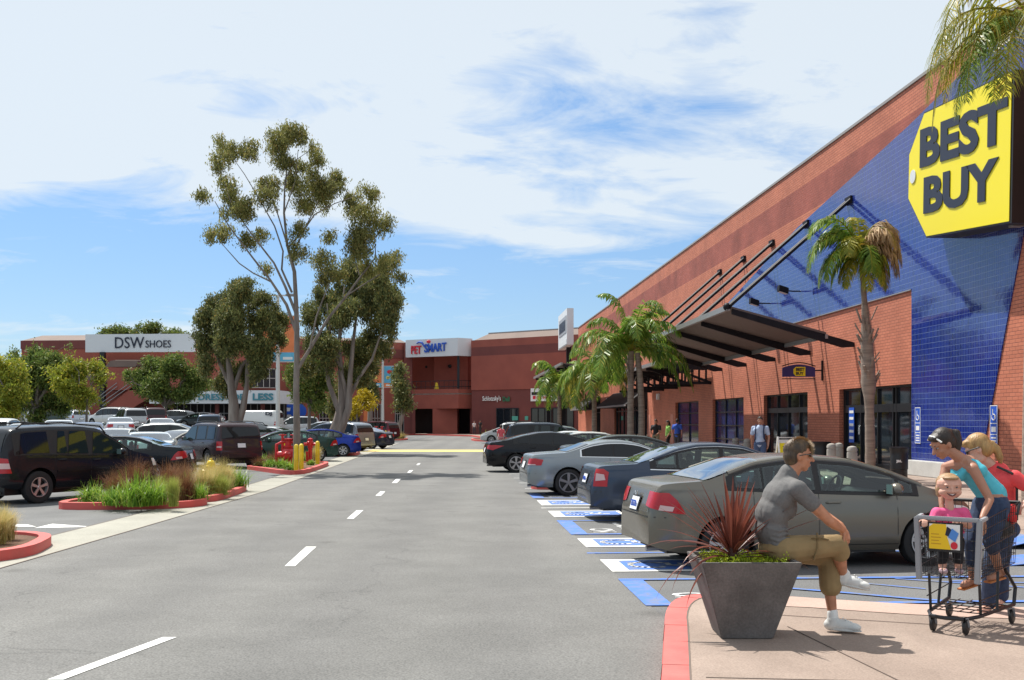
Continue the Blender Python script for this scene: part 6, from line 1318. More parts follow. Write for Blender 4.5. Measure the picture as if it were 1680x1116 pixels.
MB().tube([(0,0,0.1),(-.11,-.12,.1),(-.11,-.12,.45),(-.11,-.12,.5)],[.05,.05,.05,.07],10).build('side_pipe',M['red'],r,smooth=True)
for px,py,lb in ((486,773,'front left yellow bollard before the red valve'),(494.5,771.5,'yellow bollard second from the left, front of the trunk'),(521,762,'yellow bollard right of the red standpipe'),(516,752,'yellow bollard behind the red standpipe'),(465,757,'yellow bollard left of the big red valve'),(630,728,'left yellow bollard at the far red valve'),(633,726,'right yellow bollard at the far red valve')):
    x,y=gpt(px,py,.1); r=root('yellow_bollard',lb,'bollard',(x,y,.1),0,'yellow steel bollards round the valves'); MB().lathe([(.085,0),(.085,.85),(.07,.91),(.03,.94),(0,.945)],(0,0,0),16).build('post',M['yellow_enamel'],r,smooth=R(50))
# cone
x,y=gpt(301,777); r=root('traffic_cone','small orange traffic cone between the black sedan and maroon SUV','cone',(x,y,0)); MB().lathe([(.2,0.02),(.14,.03),(.03,.68),(0,.7)],(0,0,0),16).build('cone_body',mat('cone_orange',(.75,.10,.02),.5),r,smooth=R(50)); MB().b2((-.22,-.22,0),(.22,.22,.03)).build('cone_base',M['black'],r); MB().lathe([(.098,.3),(.065,.46)],(0,0,0),16,cap=False).build('cone_band',M['white'],r)
# motorbike
x,y=gpt(566,742,.12); r=root('motorbike','black motorbike parked against the leaning paperbark','motorbike',(x-.3,y,.12),R(35))
for xx,rr in ((-.62,.30),(.68,.31)):
    w=MB(); w.tube([(xx+rr*math.cos(t),0,rr+.0+rr*math.sin(t)*.98) for t in np.linspace(0,2*PI,25)],.055,8); wo=w.build('wheel',M['tyre'],r,smooth=True)
    h=MB(); 
    for k in range(8): a=PI*k/4; h.bar((xx,0,rr),(xx+rr*math.cos(a),0,rr+rr*math.sin(a)),.015,.015)
    h.build('spokes',M['chrome'],wo)
mb=MB(); mb.bar((-.62,.07,.3),(-.1,.08,.42),.05); mb.bar((-.1,0,.35),(.35,0,.8),.07); mb.bar((.35,.0,.85),(-.45,0,.68),.06); mb.bar((.45,0,.95),(.70,.08,.32),.05); mb.bar((.45,0,.95),(.70,-.08,.32),.05); mb.build('frame',M['darksteel'],r)
MB().ball((.18,0,.83),.2,(1.3,.75,.7)).build('tank',paint('bike_paint',(.02,.02,.03)),r,smooth=True); MB().ball((-.32,0,.78),.2,(1.7,.65,.35)).build('seat',M['black'],r,smooth=True); MB().ball((0,0,.42),.2,(1,.7,.9)).build('engine',M['greysteel'],r,smooth=True)
MB().tube([(.36,-.33,1.08),(.44,-.15,1.06),(.46,.15,1.06),(.36,.33,1.08)],.016,6).build('handlebar',M['chrome'],r,smooth=True); MB().ball((.62,0,.92),.09).build('headlight',M['lamp'],r,smooth=True); MB().tube([(0,.15,.25),(-.5,.17,.28),(-.8,.18,.33)],.04,8).build('exhaust',M['chrome'],r,smooth=True)
# grey concrete bollards
for px,Z,lb in ((1398,33.2,'pale grey concrete bollard in front of the near entrance doors'),(1364,37.0,'grey concrete bollard left of the near entrance pier'),(1333,39.5,'grey concrete bollard beside the black bin left of the entrance'),(1226,47,'brownish grey bollard at the second entrance, left of the backpack man, nearer one'),(1207,49,'brownish grey bollard at the second entrance, farther one'),(1376,38,'grey bollard half hidden behind the seated man')):
    p=wp(px,690,Z); r=root('concrete_bollard',lb,'bollard',(p.x,p.y,H1),0,'round concrete bollards at the store entrances'); MB().lathe([(.155,0),(.155,.74),(.14,.75),(.14,.785),(.155,.795),(.155,.86),(.12,.92),(.05,.945),(0,.95)],(0,0,0),24).build('post',M['concrete'],r,smooth=R(40))
def bin_(label,px,Z,wd,h,name='litter_bin',letters=False):
    p=wp(px,690,Z); r=root(name,label,'bin',(p.x,p.y,H1)); k=wd/.5
    MB().lathe([(.22*k,0),(.235*k,.03),(.235*k,.30),(.25*k,.32),(.25*k,h-.22),(.245*k,h-.2),(.26*k,h-.05),(.27*k,h-.03),(.27*k,h),(.20*k,h+.0),(.19*k,h-.05),(0,h-.06)],(0,0,0),26).build('bin_body',M['black'],r,smooth=R(35))
    MB().lathe([(.20*k,h+.002),(.272*k,h+.002),(.272*k,h+.02),(.20*k,h+.02)],(0,0,0),26).build('rim',M['darksteel'],r)
    if letters: txt('lettering','J&L',M['white'],r,(-.17,-.258*k,.5),(1,0,0),(0,0,1),.16,.09,bold=.05,depth=.01)
    return r
bin_('round black litter bin with white letters beside the palm and white plinth',1475,31.7,.5,.93,letters=True)
bin_('black litter bin behind the seated man at the brick pier',1347,39,.62,.95)
# yellow sandwich board
p=wp(1291,690,38.5); r=root('sandwich_board','white framed sandwich board with yellow poster near the second entrance','sign board',(p.x,p.y,H1),R(8))
for s in (-1,1):
    th=R(12)*s; f=MB(); a=Vector((0,s*.26,0)); b=Vector((0,.0,1.15))
    for x0 in (-.33,.33): f.bar(a+Vector((x0,0,0)),b+Vector((x0,s*.02,0)),.05,.03)
    f.bar(a+Vector((-.33,0,.12)),a+Vector((.33,0,.12)),.05,.03); f.bar(b+Vector((-.33,s*.02,-.03)),b+Vector((.33,s*.02,-.03)),.05,.03); f.build('frame',M['white'],r)
a0=Vector((-.29,-.225,.17)); u=(Vector((0,-.01,1.1))-Vector((0,-.225,.17))).normalized(); MB().ext([a0,a0+Vector((.58,0,0)),a0+Vector((.58,0,0))+u*.9,a0+u*.9],(0,.012,0)).build('poster',M['yellow'],r)
for k,s_ in enumerate(('TECH','SALE')): txt('lettering',s_,mat('olive_letters',(.25,.26,.05),.6),r,a0+Vector((.1,-.006,0))+u*(.5-.28*k),(1,0,0),u,.38,.17,bold=.02,depth=.004)
MB().ext([a0+Vector((0,-.003,0))+u*.78,a0+Vector((.58,-.003,0))+u*.78,a0+Vector((.58,-.003,0))+u*.9,a0+Vector((0,-.003,0))+u*.9],(0,.002,0)).build('poster_head',M['white'],r)
# ================================================================ people
SKIN=mat('skin_tan',(.46,.20,.11),.45,noise=.16,nscale=18,bump=.15,bscale=120); SKIN2=mat('skin_warm',(.40,.19,.12),.5,noise=.06,nscale=14); SKIN3=mat('skin_fair',(.62,.34,.25),.5,noise=.06,nscale=14); SKIND=mat('skin_dark',(.17,.08,.05),.5)
def hairm(n,c,c2): return mat(n,c,.45,col2=c2,nscale=30,bump=.6,bscale=90,stretch=(1,1,.3))
HB=hairm('dark_hair',(.030,.018,.012),(.012,.007,.005)); HM=hairm('brown_hair',(.14,.085,.04),(.035,.022,.013)); HL=hairm('blond_hair',(.48,.28,.10),(.26,.14,.05)); HT=hairm('toddler_hair',(.42,.26,.13),(.28,.17,.08))
class Org(MB):
    def cap(s,a,b,ra,rb,n=12): 
        a=Vector(a);b=Vector(b); s.tube([a,b],[ra,rb],n); s.ball(a,ra,(1,1,1),n,8); s.ball(b,rb,(1,1,1),n,8); return s
    def chain(s,pts,rs,n=12):
        for i in range(len(pts)-1): s.cap(pts[i],pts[i+1],rs[i],rs[i+1],n)
        return s
    def ell(s,c,r,M=None): s.ball(c,1,r,16,10,M); return s
    def grow(s,name,mt,parent,vox,it=4,fac=.5):
        me=bpy.data.meshes.new(name); me.from_pydata(s.v,[],s.f); o=bpy.data.objects.new(name,me); COL.objects.link(o)
        m=o.modifiers.new('r','REMESH'); m.mode='VOXEL'; m.voxel_size=vox; m.use_smooth_shade=True
        if it: sm=o.modifiers.new('s','SMOOTH'); sm.factor=fac; sm.iterations=it
        dg=bpy.context.evaluated_depsgraph_get(); me2=bpy.data.meshes.new_from_object(o.evaluated_get(dg)); bpy.data.objects.remove(o); bpy.data.meshes.remove(me)
        me2.name=name; me2.materials.clear(); me2.materials.append(mt); me2.polygons.foreach_set('use_smooth',[True]*len(me2.polygons))
        return link(bpy.data.objects.new(name,me2),parent)
def basis(f,u=(0,0,1)):
    f=Vector(f).normalized(); s=Vector(u).cross(f).normalized(); u=f.cross(s); return Matrix((f,s,u)).transposed()   # columns: forward, left, up
def head(o,c,f,k=1.0,up=(0,0,1),child=False):
    Mh=basis(f,up); c=Vector(c)
    if child: Mh=Mh@Matrix.Diagonal((1.05,1.16,.86))
    P=lambda a,b,d:c+Mh@Vector((a,b,d))*k; E=lambda p,r:o.ball(P(*p),1,tuple(x*k for x in r),16,10,Mh)
    E((-.012,0,.022),(.098,.076,.098)); E((.026,0,-.032),(.062,.058,.075)); E((.045,0,-.092),(.030,.028,.026)); E((.018,0,-.072),(.055,.055,.04))
    if child: E((.030,.038,-.045),(.045,.040,.042)); E((.030,-.038,-.045),(.045,.040,.042)); E((0,0,.03),(.09,.085,.085))
    nz=.6 if child else 1
    o.cap(P(.084,0,.005),P(.084+.026*nz,0,-.032),.009*k,.014*k*(.8+.2*nz),8); E((.085,.014,-.036),(.012,.009,.008)); E((.085,-.014,-.036),(.012,.009,.008))
    E((.078,.030,.028),(.014,.022,.009)); E((.078,-.030,.028),(.014,.022,.009)); E((.060,.036,-.030),(.026,.020,.020)); E((.060,-.036,-.030),(.026,.020,.020))
    E((.080,0,-.062),(.012,.022,.007)); E((.078,0,-.075),(.012,.019,.008)); E((.06,0,-.07),(.028,.03,.02))
    for s in (-1,1): E((-.006,s*.077,-.008),(.018,.009,.031))
    return P,Mh
def face(parent,P,Mh,k,smile=False,eyes=True,lips=(.36,.10,.09),brow=True):
    if eyes:
        for s in (-1,1):
            e=MB().ball(P(.0775,s*.031,.006),.0115*k,(.8,1.1,.55),12,8,Mh).build('eye',mat('eye_white',(.38,.35,.32),.3),parent,smooth=True)
            MB().ball(P(.0885,s*.031,.006),.0062*k,(.7,1,1),10,6,Mh).build('iris',mat('iris',(.02,.012,.01),.1),e,smooth=True)
            if brow: MB().tube([P(.088,s*.014,.026),P(.088,s*.032,.032),P(.074,s*.05,.026)],[.003*k,.004*k,.002*k],6).build('eyebrow',HM,parent,smooth=True)
    lm=mat('lips',lips,.4)
    if smile:
        m=MB(); m.tube([P(.076,-.030,-.052),P(.088,-.015,-.064),P(.091,0,-.068),P(.088,.015,-.064),P(.076,.030,-.052)],[.003*k,.007*k,.009*k,.007*k,.003*k],8); mo=m.build('mouth',mat('mouth_dark',(.10,.02,.02),.5),parent,smooth=True); MB().tube([P(.088,-.017,-.058),P(.0965,0,-.062),P(.088,.017,-.058)],[.002*k,.0045*k,.002*k],6).build('teeth',M['white'],mo,smooth=True)
    else: MB().tube([P(.083,-.02,-.069),P(.0915,0,-.068),P(.083,.02,-.069)],[.002*k,.004*k,.002*k],6).build('lips',lm,parent,smooth=True)
def hand(o,w,d,n,side,k=1.0,curl=.5,spread=.12):
    """w wrist, d finger direction, n back-of-hand normal, side=+1 puts the thumb on d x n"""
    w=Vector(w); d=Vector(d).normalized(); n=Vector(n); n=(n-d*n.dot(d)).normalized(); t=d.cross(n)*side
    o.cap(w,w+d*.035*k,.025*k,.027*k,10); 
    for j in (-1,-.33,.33,1): o.cap(w+d*.02*k+t*j*.015*k,w+d*.085*k+t*j*.028*k,.016*k,.0125*k,8)
    for j,l in ((1,.072),(.33,.080),(-.33,.075),(-1,.058)):
        p=w+d*.088*k+t*j*.0285*k; dd=(d+t*j*spread).normalized(); r=.0092*k
        for q in (.42,.33,.25):
            dd=(dd*math.cos(curl*.8)-n*math.sin(curl*.8)).normalized(); e=p+dd*l*q*k; o.cap(p,e,r,r*.93,8); p=e; r*=.93
    p=w+d*.025*k+t*.028*k; dd=(d*.75+t*.75-n*.25).normalized(); e=p+dd*.04*k; o.cap(p,e,.0125*k,.011*k,8); dd=(dd+d*.5-n*curl*.4).normalized(); o.cap(e,e+dd*.032*k,.011*k,.009*k,8)
def foot(o,a,toe,h=.045,w=.042,k=1):
    a=Vector(a);toe=Vector(toe); d=(toe-a); dn=d.normalized(); o.chain([a-dn*.05*k,a+d*.35,a+d*.75,toe],[w*k,w*.95*k,w*1.0*k,w*.72*k],12)
def shoe(name,mt,sole,parent,ank,toe,k=1,vox=.008,up=(0,0,1)):
    ank=Vector(ank);toe=Vector(toe); f=(toe-ank); f.normalize(); u=Vector(up); u=(u-f*u.dot(f)).normalized(); s=u.cross(f); Ms=Matrix((f,s,u)).transposed(); L=(toe-ank).length
    o=Org(); o.ball(ank-f*.012*k-u*.012*k,1,(.062*k,.048*k,.050*k),14,10,Ms); o.cap(ank+u*.032*k,ank-u*.01,.050*k,.050*k); o.ball(ank+f*L*.36-u*.012*k,1,(L*.46,.047*k,.052*k),16,10,Ms); o.ball(ank+f*L*.74-u*.018*k,1,(L*.30,.048*k,.036*k),16,10,Ms)
    b=o.grow(name,mt,parent,vox,3)
    so=Org(); so.ball(ank+f*L*.42-u*.044*k,1,(L*.66,.050*k,.016*k),18,8,Ms); so.grow('sole',sole,b,vox*.8,1)
    lc=MB(); 
    for j in range(4): c=ank+f*L*(.36+.10*j)+u*(.049-.009*j)*k; lc.bar(c-s*.022*k,c+s*.022*k,.007,.005)
    lc.build('laces',M['white'],b); return b
def mp_(Z):
    return lambda px,py,d=0:wp(px,py,Z)+Vector((0,d,0))
# ---- seated man -------------------------------------------------
Q=mp_(8.86); g=Q(1300,1000); man=root('person','man in grey T-shirt and khaki cargo shorts sitting on the planter rim, legs crossed','person',(0,0,0))
b=Org(); Ph,Mh=head(b,Q(1310,748),(1,-.06,-.03),1.06); b.cap(Q(1306,762),Q(1291,785),.064,.075); b.cap(Q(1302,768),Q(1291,792),.062,.062); b.ell(Q(1282,815),(.09,.16,.13)); b.ell(Q(1270,862),(.08,.13,.13)); b.ell(Q(1276,895),(.10,.15,.10))
shn,shf=Q(1300,801,-.185),Q(1308,799,.19); eln,elf=Q(1350,852,-.20),Q(1356,846,.17); wn,wf=Q(1378,868,-.075),Q(1381,862,.03)
b.chain([shn,shn.lerp(eln,.5),eln],[.058,.050,.041]); b.chain([eln,eln.lerp(wn,.35),wn],[.042,.042,.026]); b.chain([shf,shf.lerp(elf,.5),elf],[.058,.050,.041]); b.chain([elf,elf.lerp(wf,.35),wf],[.042,.042,.026])
hand(b,wn+Vector((.005,0,-.005)),(.34,.25,-.85),(.75,-.45,.45),1,1.0,.35); hand(b,wf,(.42,-.30,-.75),(.85,.25,.4),-1,1.0,.3)
hn,hf=Q(1280,900,-.10),Q(1280,900,.10); kn,kf=Q(1374,893,-.05),Q(1366,915,.12); an,af=Q(1388,946,.08),Q(1371,1014,.08)
b.chain([hn,kn],[.10,.066]); b.chain([kn+Vector((.01,0,-.02)),kn.lerp(an,.4)+Vector((-.01,0,0)),an],[.058,.056,.036]); b.chain([hf,kf],[.10,.068]); b.chain([kf,kf.lerp(af,.35)+Vector((-.015,0,0)),af],[.060,.056,.036])
tn,tf=Q(1429,960,.02),Q(1412,1030,.02)
body=b.grow('body',SKIN,man,.0062,3)
# shirt
c=Org(); RY=lambda a:Matrix.Rotation(R(a),3,'Y'); c.cap(Q(1294,777),Q(1287,797),.082,.11); c.ell(Q(1279,816),(.135,.198,.170),RY(25)); c.ell(Q(1267,842),(.138,.188,.165),RY(14)); c.ell(Q(1265,868),(.135,.178,.150)); c.ell(Q(1271,886),(.122,.172,.10)); c.ell(Q(1290,832),(.085,.14,.11))
for s_,e_ in ((shn,eln),(shf,elf)): c.chain([s_+Vector((-.01,0,.005)),s_.lerp(e_,.45)],[.074,.066])
c.cap(shn,Q(1286,800),.075,.11); c.cap(shf,Q(1286,800),.075,.11)
for k in range(4): c.tube([Q(1250+3*k,862+9*k,-.15),Q(1268,868+8*k,-.178),Q(1290,864+7*k,-.14)],[.008,.014,.008],8)
sh=c.grow('shirt',mat('heather_grey',(.140,.136,.134),.85,noise=.12,nscale=60,bump=.3,bscale=9),man,.0085,9)
# shorts
c=Org(); c.ell(Q(1276,899),(.155,.20,.115)); c.chain([hn,kn.lerp(hn,.1)],[.118,.088]); c.chain([hf,kf],[.118,.09]); c.chain([kn+Vector((-.02,0,0)),kn.lerp(an,.24)],[.086,.080]); c.chain([kf,kf.lerp(af,.22),kf.lerp(af,.50)],[.092,.090,.092])
c.ell(Q(1340,893,-.135),(.085,.03,.075),Matrix.Rotation(R(8),3,'Y')); 
kh=mat('khaki_cloth',(.27,.185,.085),.85,noise=.18,nscale=7,bump=.5,bscale=14); so2=c.grow('shorts',kh,man,.009,3)
def cap_patch(): pass
st_=MB(); st_.tube([Q(1333,872,-.13),Q(1331,895,-.175),Q(1326,915,-.155)],[.012,.014,.012],6,squash=.5); st_.build('pocket_strap',mat('khaki_strap',(.21,.145,.065),.85),so2,smooth=True)
MB().tube([Q(1322,880,-.155),Q(1336,879,-.17),Q(1350,882,-.165)],.006,5).build('pocket_flap',mat('khaki_seam',(.17,.115,.05),.9),so2)
# hair, glasses
h=Org(); 
for p,r_ in (((-.022,0,.045),(.098,.082,.090)),((-.048,0,.0),(.070,.080,.090)),((.02,0,.088),(.075,.062,.040)),((.055,0,.092),(.040,.045,.028)),((-.05,0,-.045),(.05,.068,.05))): h.ball(Ph(*p),1,tuple(x*1.06 for x in r_),16,10,Mh)
ho=h.grow('hair',HM,man,.007,2)
sp=MB(); rd=random.Random(3)
for k in range(1500):
    a=rd.uniform(-1.2,2.2); bb=rd.uniform(-1,1); p=Vector((math.sin(a)*.085,bb*.07*math.cos(a*.4),math.cos(a)*.085+.045)); 
    q=Ph(*p); n_=(Mh@Vector((p.x+.35*.1,p.y,p.z-.02))).normalized(); l=rd.uniform(.012,.030); s_=n_.orthogonal().normalized()*.0022; bs=len(sp.v); sp.v+=[tuple(q-s_),tuple(q+s_),tuple(q+n_*l+Mh@Vector((.008,0,0)))]; sp.f.append((bs,bs+1,bs+2))
sp.build('hair_tips',mat('hair_tips',(.30,.19,.09),.5),ho,fix=False)
face(man,Ph,Mh,1.06,eyes=False,lips=(.34,.12,.09))
sg_=MB(); 
for s in (-1,1): sg_.ball(Ph(.083,s*.033,.010),1,(.010,.029,.017),14,8,Mh); sg_.tube([Ph(.078,s*.062,.014),Ph(.04,s*.080,.014),Ph(-.01,s*.083,.004)],.0045,6)
sg_.bar(Ph(.094,-.012,.014),Ph(.094,.012,.014),.006); sgo=sg_.build('sunglasses',mat('sunglass_black',(.006,.006,.007),.08,coat=1),None,smooth=R(40)); sgo.parent=man
ws=mat('white_shoe',(.62,.62,.60),.5,noise=.05,nscale=20); wsl=mat('white_sole',(.55,.55,.53),.6)
for a_,t_2 in ((an,tn),(af,Vector((tf.x,tf.y-.02,H1+.062)))):
    shoe('shoe',ws,wsl,man,a_+Vector((.005,0,-.03)) if a_ is an else Vector((af.x,af.y,H1+.068)),t_2,1.0,.007,up=(0.25,0,1) if a_ is an else (0,0,1)); so_k=Org(); so_k.chain([a_+Vector((-.002,0,.03)),a_+Vector((0,0,-.02))],[.044,.047]); so_k.grow('sock',M['white'],man,.007,2)
# ---- shopping cart ----------------------------------------------
CD=Vector((.65,.76,0)).normalized(); CS=Vector((CD.y,-CD.x,0)); CO=Vector((3.53,8.87,0))
cart=root('shopping_cart','black wire shopping cart with grey corner posts and yellow advert panel','shopping cart',(CO.x,CO.y,H1))
def cc(l,s,z): p=CD*l+CS*s; return Vector((p.x,p.y,z-H1))
fw,bw=.25,.29; L_=.84; zf0,zf1=.60,1.06; zb0,zb1=.66,1.17
def cor(l,s,t): # l 0..1 back, s -1..1, t 0..1 up
    w=fw+(bw-fw)*l; z0=zf0+(zb0-zf0)*l; z1=zf1+(zb1-zf1)*l; return cc(l*L_+.02*t*0,s*w*(.92+.08*t),z0+(z1-z0)*t)
wm=mat('cart_wire',(.03,.03,.033),.35,metal=.5); gm_=mat('cart_grey_plastic',(.30,.31,.33),.45)
w_=MB()
for s in (-1,1):
    for k in range(19): w_.tube([cor(k/18,s,0),cor(k/18,s,1)],.0026,5)
    for k in range(7): w_.tube([cor(0,s,k/6),cor(1,s,k/6)],.0038 if k in(0,3,6) else .0028,5)
for k in range(13): w_.tube([cor(k/12,-1,0),cor(k/12,1,0)],.0028,5)
for k in range(11): s=-1+2*k/10; w_.tube([cor(0,s,0),cor(1,s,0)],.0028,5); w_.tube([cor(1,s,0),cor(1,s,1)],.0028,5); w_.tube([cor(0,s,0),cor(0,s,1)],.0026,5)
for k in range(1,6): w_.tube([cor(0,-1,k/6),cor(0,1,k/6)],.0028,5); w_.tube([cor(1,-1,k/6),cor(1,1,k/6)],.0028,5)
w_.build('wire_basket',wm,cart,fix=False,smooth=True)
for s in (-1,1):
    a=cor(0,s,0)-CD*.02; bq=cor(0,s,1)-CD*.02; MB().bar(a-Vector((0,0,.03)),bq+Vector((0,0,.02)),.045,.035,up=tuple(CD)).build('corner_post',gm_,cart,bevel=.006)
    MB().bar(cor(0,s,1)+Vector((0,0,.01)),cor(.14,s,1)+Vector((0,0,.01)),.035,.03).build('side_rail',gm_,cart,bevel=.005)
MB().bar(cor(0,-1,1)-CD*.02+Vector((0,0,.015)),cor(0,1,1)-CD*.02+Vector((0,0,.015)),.04,.035).build('front_rail',gm_,cart,bevel=.008)
def fp_(s,z,o=.05): 
    s=s*.80-.035; z=.93+(z-.90)*.86; p=CS*s*1.0-CD*o; return Vector((p.x,p.y,z-H1))
MB().ext([fp_(-.155,.76,.03),fp_(.20,.76,.03),fp_(.20,1.035,.03),fp_(-.155,1.035,.03)],-CD*.014).build('advert_frame',M['black'],cart,bevel=.003)
ad=MB().ext([fp_(-.13,.785,.046),fp_(.175,.785,.046),fp_(.175,1.02,.046),fp_(-.13,1.02,.046)],-CD*.002).build('advert_panel',M['white'],cart)
MB().ext([fp_(-.13,.785,.049),fp_(.09,.785,.049),fp_(.05,.90,.049),fp_(.04,1.02,.049),fp_(-.09,1.02,.049),fp_(-.13,.99,.049)],-CD*.001).build('advert_yellow',mat('advert_yellow',(.85,.55,.01),.4),ad)
MB().ext([fp_(.06,.90,.0515),fp_(.13,.86,.0515),fp_(.165,.94,.0515),fp_(.10,.985,.0515)],-CD*.001).build('advert_blue',mat('advert_blue',(.08,.25,.65),.4),ad)
MB().ext([fp_(.03,.92,.0505),fp_(.08,.90,.0505),fp_(.10,.97,.0505),fp_(.05,1.0,.0505)],-CD*.0008).build('advert_dark',M['navy'],ad)
MB().ext([fp_(.12+.035*math.cos(t),.825+.035*math.sin(t),.0525) for t in np.linspace(0,2*PI,16)[:-1]],-CD*.001).build('advert_red',M['signred'],ad)
for k in range(4): MB().ext([fp_(-.11,.83+k*.03,.0505),fp_(-.01-.02*(k%2),.83+k*.03,.0505),fp_(-.01-.02*(k%2),.838+k*.03,.0505),fp_(-.11,.838+k*.03,.0505)],-CD*.0005).build('advert_line',mat('advert_ochre',(.55,.28,.01),.5),ad)
MB().tube([cor(1,-1,1)+CD*.06,cor(1,1,1)+CD*.06],.016,10).build('handle',M['black'],cart,smooth=True)
for s in (-1,1): MB().tube([cor(1,s,.8),cor(1,s,1)+CD*.06],.012,8).build('handle_arm',wm,cart,smooth=True)
bs_=MB(); BF=[(-.02,.17),(.0,.22)]
for s in (-1,1):
    bs_.tube([cc(-.03,s*.13,.28),cc(.12,s*.20,.29),cc(.80,s*.27,.31)],.016,8)
    bs_.tube([cc(.80,s*.27,.31),cc(.84,s*.27,.45),cc(.66,s*.24,.62)],.016,8); bs_.tube([cc(.16,s*.20,.29),cc(.12,s*.2,.61)],.012,8); bs_.tube([cc(.45,s*.24,.30),cc(.50,s*.23,.62)],.012,8)
bs_.tube([cc(-.03,-.13,.28),cc(-.06,0,.28),cc(-.03,.13,.28)],.016,8)
for l in (.15,.3,.45,.6,.72): bs_.tube([cc(l,-.2-.05*l,.31),cc(l,.2+.05*l,.31)],.005,6)
for s in (-.12,-.04,.04,.12): bs_.tube([cc(.1,s,.315),cc(.75,s*1.3,.32)],.004,6)
for s in (-1,1): bs_.tube([cc(.1,s*.21,.42),cc(.76,s*.26,.44)],.005,6)
bs_.build('undercarriage',wm,cart,smooth=True,fix=False)
for l,s in ((0,-.13),(0,.13),(.76,-.26),(.76,.26)):
    c_=cc(l+.02,s,.15+.062); wh=MB(); Mw=basis(CS).copy(); Mw2=Matrix((CD,Vector((0,0,1)),CS)).transposed(); wh.lathe([(.0,-.016),(.05,-.016),(.062,-.010),(.062,.010),(.05,.016),(0,.016)],c_,20,Mw2); wo=wh.build('wheel',M['black'],cart,smooth=R(40))
    fk=MB(); 
    for q in (-1,1): fk.bar(c_+CS*q*.022,c_+CS*q*.02-CD*.03+Vector((0,0,.075)),.02,.004)
    fk.bar(c_-CD*.03+Vector((0,0,.075))-CS*.024,c_-CD*.03+Vector((0,0,.075))+CS*.024,.04,.006); fk.build('caster_fork',gm_,wo)
# ---- toddler ------------------------------------------------------
Q=mp_(9.08); tod=root('person','smiling toddler in pink ruffled top standing inside the cart holding its front rail','person',(0,0,0))
def front(px,py,Z): return wp(px,py,Z)
b=Org(); Ph,Mh=head(b,Q(1557,799),(-.12,-1,-.05),1.02,child=True); b.cap(Q(1557,820),Q(1558,836),.032,.038); b.ell(Q(1559,855),(.085,.06,.10)); b.ell(Q(1560,880),(.085,.07,.08))
sl_,sr_=Q(1537,842),Q(1581,842); el_,er_=Q(1530,857,-.02),Q(1586,862,-.04); wl_,wr_=wp(1518,853,8.98),wp(1569,853,8.90)
b.chain([sl_,el_,wl_],[.036,.030,.022]); b.chain([sr_,er_,wr_],[.036,.030,.022]); hand(b,wl_+Vector((0,.01,.006)),(-.3,-.85,-.25),(0,-.3,1),1,.62,.95); hand(b,wr_+Vector((0,.01,.006)),(-.4,-.85,-.25),(0,-.3,1),-1,.62,.95)
fl_,fr_=Q(1546,932),Q(1572,932); 
for a_,x_ in ((fl_,1549),(fr_,1571)): b.chain([Q(x_,885),a_.lerp(Q(x_,885),.45),a_],[.052,.040,.030]); foot(b,a_+Vector((0,0,-.005)),a_+Vector((-.01,-.07,-.015)),k=.62)
b.grow('body',SKIN3,tod,.005,3)
c=Org(); c.ell(Q(1559,853),(.098,.078,.085)); c.ell(Q(1559,870),(.108,.085,.07)); c.cap(sl_,el_.lerp(sl_,.45),.050,.050); c.cap(sr_,er_.lerp(sr_,.45),.050,.050); c.cap(sl_,sr_,.045,.045)
for zz_,w_r in ((852,.085),(862,.092),(872,.098)): c.tube([Q(1559,zz_)+Vector((w_r*math.cos(t)*1.0,-.0+.078*math.sin(t)-.012,.006*math.sin(t*9))) for t in np.linspace(PI,2*PI,26)],.012,8)
c.grow('shirt',mat('pink_cloth',(.78,.10,.26),.8,noise=.12,nscale=16,bump=.4,bscale=20),tod,.006,2)
c=Org(); c.ell(Q(1560,888),(.088,.074,.05)); 
for a_,x_ in ((fl_,1549),(fr_,1571)): c.chain([Q(x_,888),a_+Vector((0,0,.06))],[.058,.042])
c.grow('trousers',mat('black_cloth',(.012,.012,.016),.85),tod,.007,2)
for a_ in (fl_,fr_): c=Org(); c.ball(a_+Vector((-.005,-.035,-.018)),1,(.032,.062,.028),14,8); c.grow('shoe',mat('purple_shoe',(.35,.20,.30),.6,col2=(.65,.5,.5),nscale=30),tod,.006,1)
h=Org()
for p,r_ in (((-.024,0,.040),(.092,.081,.088)),((-.045,0,-.005),(.066,.078,.080)),((.045,0,.090),(.046,.055,.022)),((-.02,.068,-.02),(.045,.018,.055)),((-.02,-.068,-.02),(.045,.018,.055)),((-.03,.06,-.07),(.035,.020,.03)),((-.03,-.06,-.07),(.035,.020,.03))): h.ball(Ph(*p),1,tuple(x*1.06 for x in r_),16,10,Mh)
h.grow('hair',HT,tod,.006,2); face(tod,Ph,Mh,1.02,smile=True,brow=False)
# ---- girl bending over the cart ------------------------------------
Q=mp_(9.30); girl=root('person','dark haired girl with ponytail in turquoise tank top and jeans leaning over the cart','person',(0,0,0))
b=Org(); Ph,Mh=head(b,Q(1546,728),(-.86,-.22,-.52),1.04,up=(.3,0,1)); b.cap(Q(1556,738),Q(1577,753),.045,.050); b.chain([Q(1584,762),Q(1600,778),Q(1620,805)],[.068,.082,.09]); b.ell(Q(1590,768),(.078,.13,.072)); b.ell(Q(1627,818),(.12,.13,.11))
sn_,sf_=Q(1585,768,-.14),Q(1562,768,.13); en_,ef_=Q(1603,816,-.25),Q(1549,800,.06); wn_=wp(1611,850,8.90); wf_=Q(1541,828,-.05)
b.chain([sn_,sn_.lerp(en_,.5),en_,en_.lerp(wn_,.4),wn_],[.045,.040,.034,.033,.022]); b.chain([sf_,sf_.lerp(ef_,.5),ef_,ef_.lerp(wf_,.4),wf_],[.042,.038,.033,.031,.022]); b.cap(sn_,Q(1588,762),.045,.08); b.cap(sf_,Q(1585,762),.045,.08)
